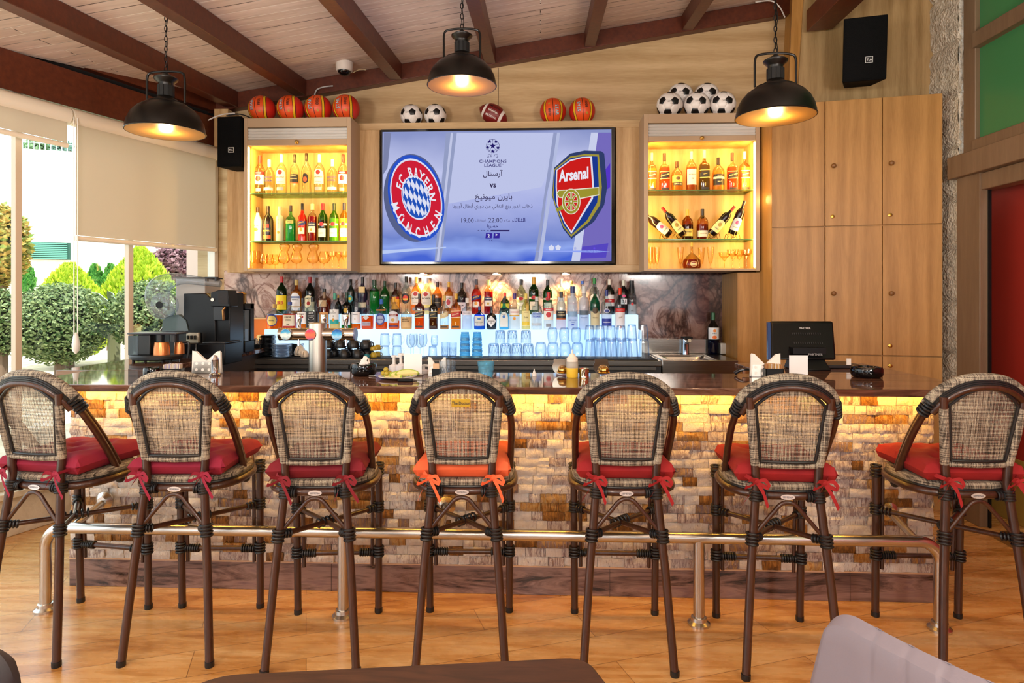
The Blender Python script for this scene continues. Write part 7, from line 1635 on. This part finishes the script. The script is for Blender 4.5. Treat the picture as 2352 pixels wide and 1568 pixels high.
# ================================================================== OUTSIDE
GRD = mk_stone('dry_sunlit_garden_ground', 'b8a888', 'e8dcc4', 3, .5)
b = MB()
def gfn(u, v):
    y = -3+u*17; wx = W0.x+(y-W0.y)*(WD.x/WD.y); x = wx-.35-v*12; dd = v*12
    return (x, y, .02+min(.62, dd*.28)+.03*sin(x*3)*cos(y*2.4))
b.grid(gfn, 40, 30, GRD); tag(b.build('garden_ground'), kind='structure').name = 'ground'
b = MB(); b.box(-4.2, -3.3, -3, 3.9, -.04, -.005, M('e6dccb', .7)); 
def leafm(c1, c2):
    t = NT('leaf_'+c1); oi = t.n.new('ShaderNodeAttribute'); oi.attribute_name = 'rnd'; c = t.mix(oi.outputs['Fac'], c1, c2)
    d = t.pbr(c, .5); tr = t.add('BsdfTranslucent'); t.ln(c, tr.inputs[0]); mx = t.add('MixShader', Fac=.3); t.ln(d, mx.inputs[1]); t.ln(tr.outputs[0], mx.inputs[2]); return t.surf(mx.outputs[0])
def foliage(px, py, rxp, ryp, d, n, size, c1, c2, kind, label, cat='shrub', group=None, name='garden_shrub', trunk=True, upright=False):
    s = d/F; c = A(px, py, d); R, Z = rxp*s, ryp*s; r = thing(name, label, cat, (c.x, c.y, c.z-Z), 0, group); m = leafm(c1, c2); b = MB(); rn = []
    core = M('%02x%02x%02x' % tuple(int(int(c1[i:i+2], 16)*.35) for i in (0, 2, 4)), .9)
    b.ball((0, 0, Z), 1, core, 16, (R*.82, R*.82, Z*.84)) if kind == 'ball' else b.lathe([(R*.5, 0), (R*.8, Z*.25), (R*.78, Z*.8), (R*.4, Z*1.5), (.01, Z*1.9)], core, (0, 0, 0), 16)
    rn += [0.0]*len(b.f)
    for i in range(n):
        a = random.random()*2*pi; q = random.random()
        if kind == 'ball': ph = math.acos(1-2*q); nx, ny, nz = sin(ph)*cos(a), sin(ph)*sin(a), cos(ph); k = .84+.2*random.random(); p_ = Vector((nx*R*k, ny*R*k, Z+nz*Z*k)); nv = Vector((nx, ny, nz))
        else:
            z = q*1.95; w = interp([(.55, 0), (.95, .3), (1, .8), (.62, 1.4), (.3, 1.75), (.05, 1.96)], z); k = .85+.2*random.random(); p_ = Vector((cos(a)*R*w*k, sin(a)*R*w*k, z*Z)); nv = Vector((cos(a), sin(a), .4))
        t_ = Vector((random.uniform(-1, 1), random.uniform(-1, 1), random.uniform(-.3, 1.2 if upright else .6)))
        if upright: t_ = Vector((nv.x*.5, nv.y*.5, 1.2))+t_*.25
        t_.normalize(); u = t_.cross(nv+Vector((random.uniform(-.6, .6), random.uniform(-.6, .6), random.uniform(-.6, .6))))
        if u.length < .05: continue
        u.normalize(); l = size*(.7+.6*random.random()); w_ = l*(.3 if not upright else .28)
        b.put([p_, p_+t_*l*.5+u*w_, p_+t_*l, p_+t_*l*.5-u*w_], [(0, 1, 2, 3)], m); rn.append(random.random())
    o = b.build('foliage', r, fix=False); at_ = o.data.attributes.new('rnd', 'FLOAT', 'FACE'); at_.data.foreach_set('value', rn)
    if trunk: b = MB(); b.tube([(0, 0, -(c.z-Z)+.3), (0, 0, Z*.6)], .05, M('6a5444', .8), 8, rs=[.06, .04]); b.build('trunk', r)
    return r
random.seed(21)
DKL = ('2f5222', '9eac74')
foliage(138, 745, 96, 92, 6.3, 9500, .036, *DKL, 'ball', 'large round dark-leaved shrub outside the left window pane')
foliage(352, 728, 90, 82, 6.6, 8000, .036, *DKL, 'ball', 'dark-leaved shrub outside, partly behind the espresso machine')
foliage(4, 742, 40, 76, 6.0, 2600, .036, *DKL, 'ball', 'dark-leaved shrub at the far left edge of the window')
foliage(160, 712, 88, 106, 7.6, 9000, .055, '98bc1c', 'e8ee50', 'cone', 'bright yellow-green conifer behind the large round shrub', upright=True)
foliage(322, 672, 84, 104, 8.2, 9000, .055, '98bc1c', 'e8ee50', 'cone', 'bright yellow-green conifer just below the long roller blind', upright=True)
foliage(219, 652, 19, 40, 10, 1400, .07, '2f7a2c', '6ab04a', 'cone', 'slim green columnar cypress, left of the two', group='slim cypresses', upright=True)
foliage(254, 650, 17, 38, 10, 1300, .07, '2f7a2c', '6ab04a', 'cone', 'slim green columnar cypress, right of the two', group='slim cypresses', upright=True)
foliage(58, 640, 17, 34, 9.5, 1000, .07, '2f7a2c', '6ab04a', 'cone', 'small green conifer left of the tall window mullion', upright=True)
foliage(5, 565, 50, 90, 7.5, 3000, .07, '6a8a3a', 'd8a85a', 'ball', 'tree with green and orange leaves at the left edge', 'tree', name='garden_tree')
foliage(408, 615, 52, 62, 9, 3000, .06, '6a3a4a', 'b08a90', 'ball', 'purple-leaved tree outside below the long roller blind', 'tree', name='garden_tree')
foliage(90, 345, 26, 26, 15, 900, .1, '6a8f5a', '9ab88a', 'ball', 'distant tree behind the fence, left one', 'tree', 'distant trees', 'garden_tree')
foliage(145, 355, 22, 34, 15, 900, .1, '6a8f7a', '9ab8aa', 'ball', 'distant tree behind the fence, right one', 'tree', 'distant trees', 'garden_tree')
# agave
p = A(262, 742, 6.9); r = thing('agave_plant', 'blue-green spiky agave between the two conifers', 'plant', (p.x, p.y, .6))
for k in range(11):
    a = 2*pi*k/11; b = MB(); L = .35; pts = [Vector((cos(a)*L*q, sin(a)*L*q, (p.z-.6)+.3*q*(1.6-q*.8)+.1)) for q in (0, .35, .7, 1)]; vs_ = []
    for q, p_ in zip((.03, .035, .025, .002), pts): vs_ += [(p_.x-sin(a)*q, p_.y+cos(a)*q, p_.z), (p_.x+sin(a)*q, p_.y-cos(a)*q, p_.z)]
    b.put(vs_, [(0, 1, 3, 2), (2, 3, 5, 4), (4, 5, 7, 6)], M('8aa88a', .5), True); b.build('leaf', r, fix=False)
b = MB(); b.tube([(0, 0, -.1), (0, 0, p.z-.48)], .06, M('6a6a4a', .8), 8); b.build('stem', r)
# retaining wall, vent, fence
WLL = mk_stone('sunlit_white_stone_wall', 'd8ccb8', 'f6f0e4', 1.6, .8)
q0 = A(-420, 680, 10.5); q1 = A(560, 680, 12.5)
ang = atan2((q1-q0).y, (q1-q0).x); Lw = (q1-q0).length
ga = thing('retaining_wall', 'tall sunlit white stone retaining wall behind the garden', 'wall', (q0.x, q0.y, .0), ang)
b = MB(); b.box(0, Lw, 0, .4, -.5, 4.05, WLL); b.build('masonry', ga)
def onwall(px, py):
    u = (px-CX)/F; rx, ry = u*CP-SP, u*SP+CP; dx, dy = cos(ang), sin(ang); det = rx*(-dy)+dx*ry; t_ = (q0.x*(-dy)+dx*q0.y)/det
    X, Y = t_*rx, t_*ry; return (X-q0.x)*dx+(Y-q0.y)*dy, H+(HY-py)*t_/F
v0, vz1 = onwall(68, 556); v1, vz0 = onwall(163, 597)
vt = thing('louvre_vent', 'green louvred vent set in the white stone wall outside', 'vent', (q0.x, q0.y, 0), ang)
b = MB(); b.box(v0, v1, -.05, 0, vz0, vz1, M('1c4a3c', .6)); b.build('frame', vt)
b = MB()
for k in range(9): z = vz0+(vz1-vz0)*(k+.3)/9.2; b.box(v0+.04, v1-.04, -.09, -.045, z, z+(vz1-vz0)*.055, M('5a9a84', .5))
b.build('louvres', vt)
fn_ = thing('mesh_fence', 'pale metal mesh fence on top of the white stone wall', 'fence', (q0.x, q0.y, 0), ang)
b = MB(); FM = M('a8b4b8', .5)
for k in range(75): b.box(k*.085, k*.085+.012, .18, .19, 4.05, 5.2, FM)
for z in (4.2, 4.6, 5.0, 5.15): b.box(0, 6.4, .18, .19, z, z+.012, FM)
b.build('fence_mesh', fn_)
for k in range(4): b = MB(); b.box(k*2.1, k*2.1+.05, .16, .21, 4.05, 5.25, WHT); b.build('fence_post', fn_)
p = A(458, 640, 7.2); b = MB(); b.box(p.x-.09, p.x+.09, p.y-.1, p.y+.1, .0, 2.9, M('b09a90', .7)); tag(b.build('outdoor_post'), 'pinkish stone post outside near the right end of the window', 'post')
# ================================================================== LIGHT
for x, y in ((-2.2, .3), (0, -.3), (2.0, .3)): ptlight('unseen_fill_light', (x, y, 2.1), 55, (1, .88, .74), .16)  # point lights added out of view near the camera to brighten the room
for x, y in ((-1.9, .5), (1.6, .5), (-.2, -1.2)): arealight('unseen_ceiling_fill', (x, y, 1.9), .5, 60, (1, .93, .86), (pi-.5, 0, 0))  # upward area lights added out of view to brighten the ceiling
sun = bpy.data.lights.new('sun', 'SUN'); sun.energy = 10; sun.angle = rad(.6); sun.color = (1, .95, .86); so_ = bpy.data.objects.new('sun', sun); COL.objects.link(so_)
so_.rotation_euler = Vector((-.30, .42, -1)).to_track_quat('-Z', 'Y').to_euler()
w = bpy.data.worlds.new('w'); SC.world = w; w.use_nodes = True; bg_ = w.node_tree.nodes['Background']; bg_.inputs[0].default_value = (.86, .93, 1, 1); bg_.inputs[1].default_value = 3.4
cy = SC.cycles
cy.max_bounces = 10; cy.diffuse_bounces = 4; cy.glossy_bounces = 4; cy.transmission_bounces = 6; cy.transparent_max_bounces = 40
cy.sample_clamp_indirect = 6; cy.sample_clamp_direct = 0; cy.blur_glossy = .5; cy.caustics_reflective = False; cy.caustics_refractive = False
cy.use_denoising = True
try: cy.denoiser = 'OPENIMAGEDENOISE'
except Exception: pass
SC.view_settings.view_transform = 'Standard'; SC.view_settings.look = 'None'; SC.view_settings.exposure = 0.0
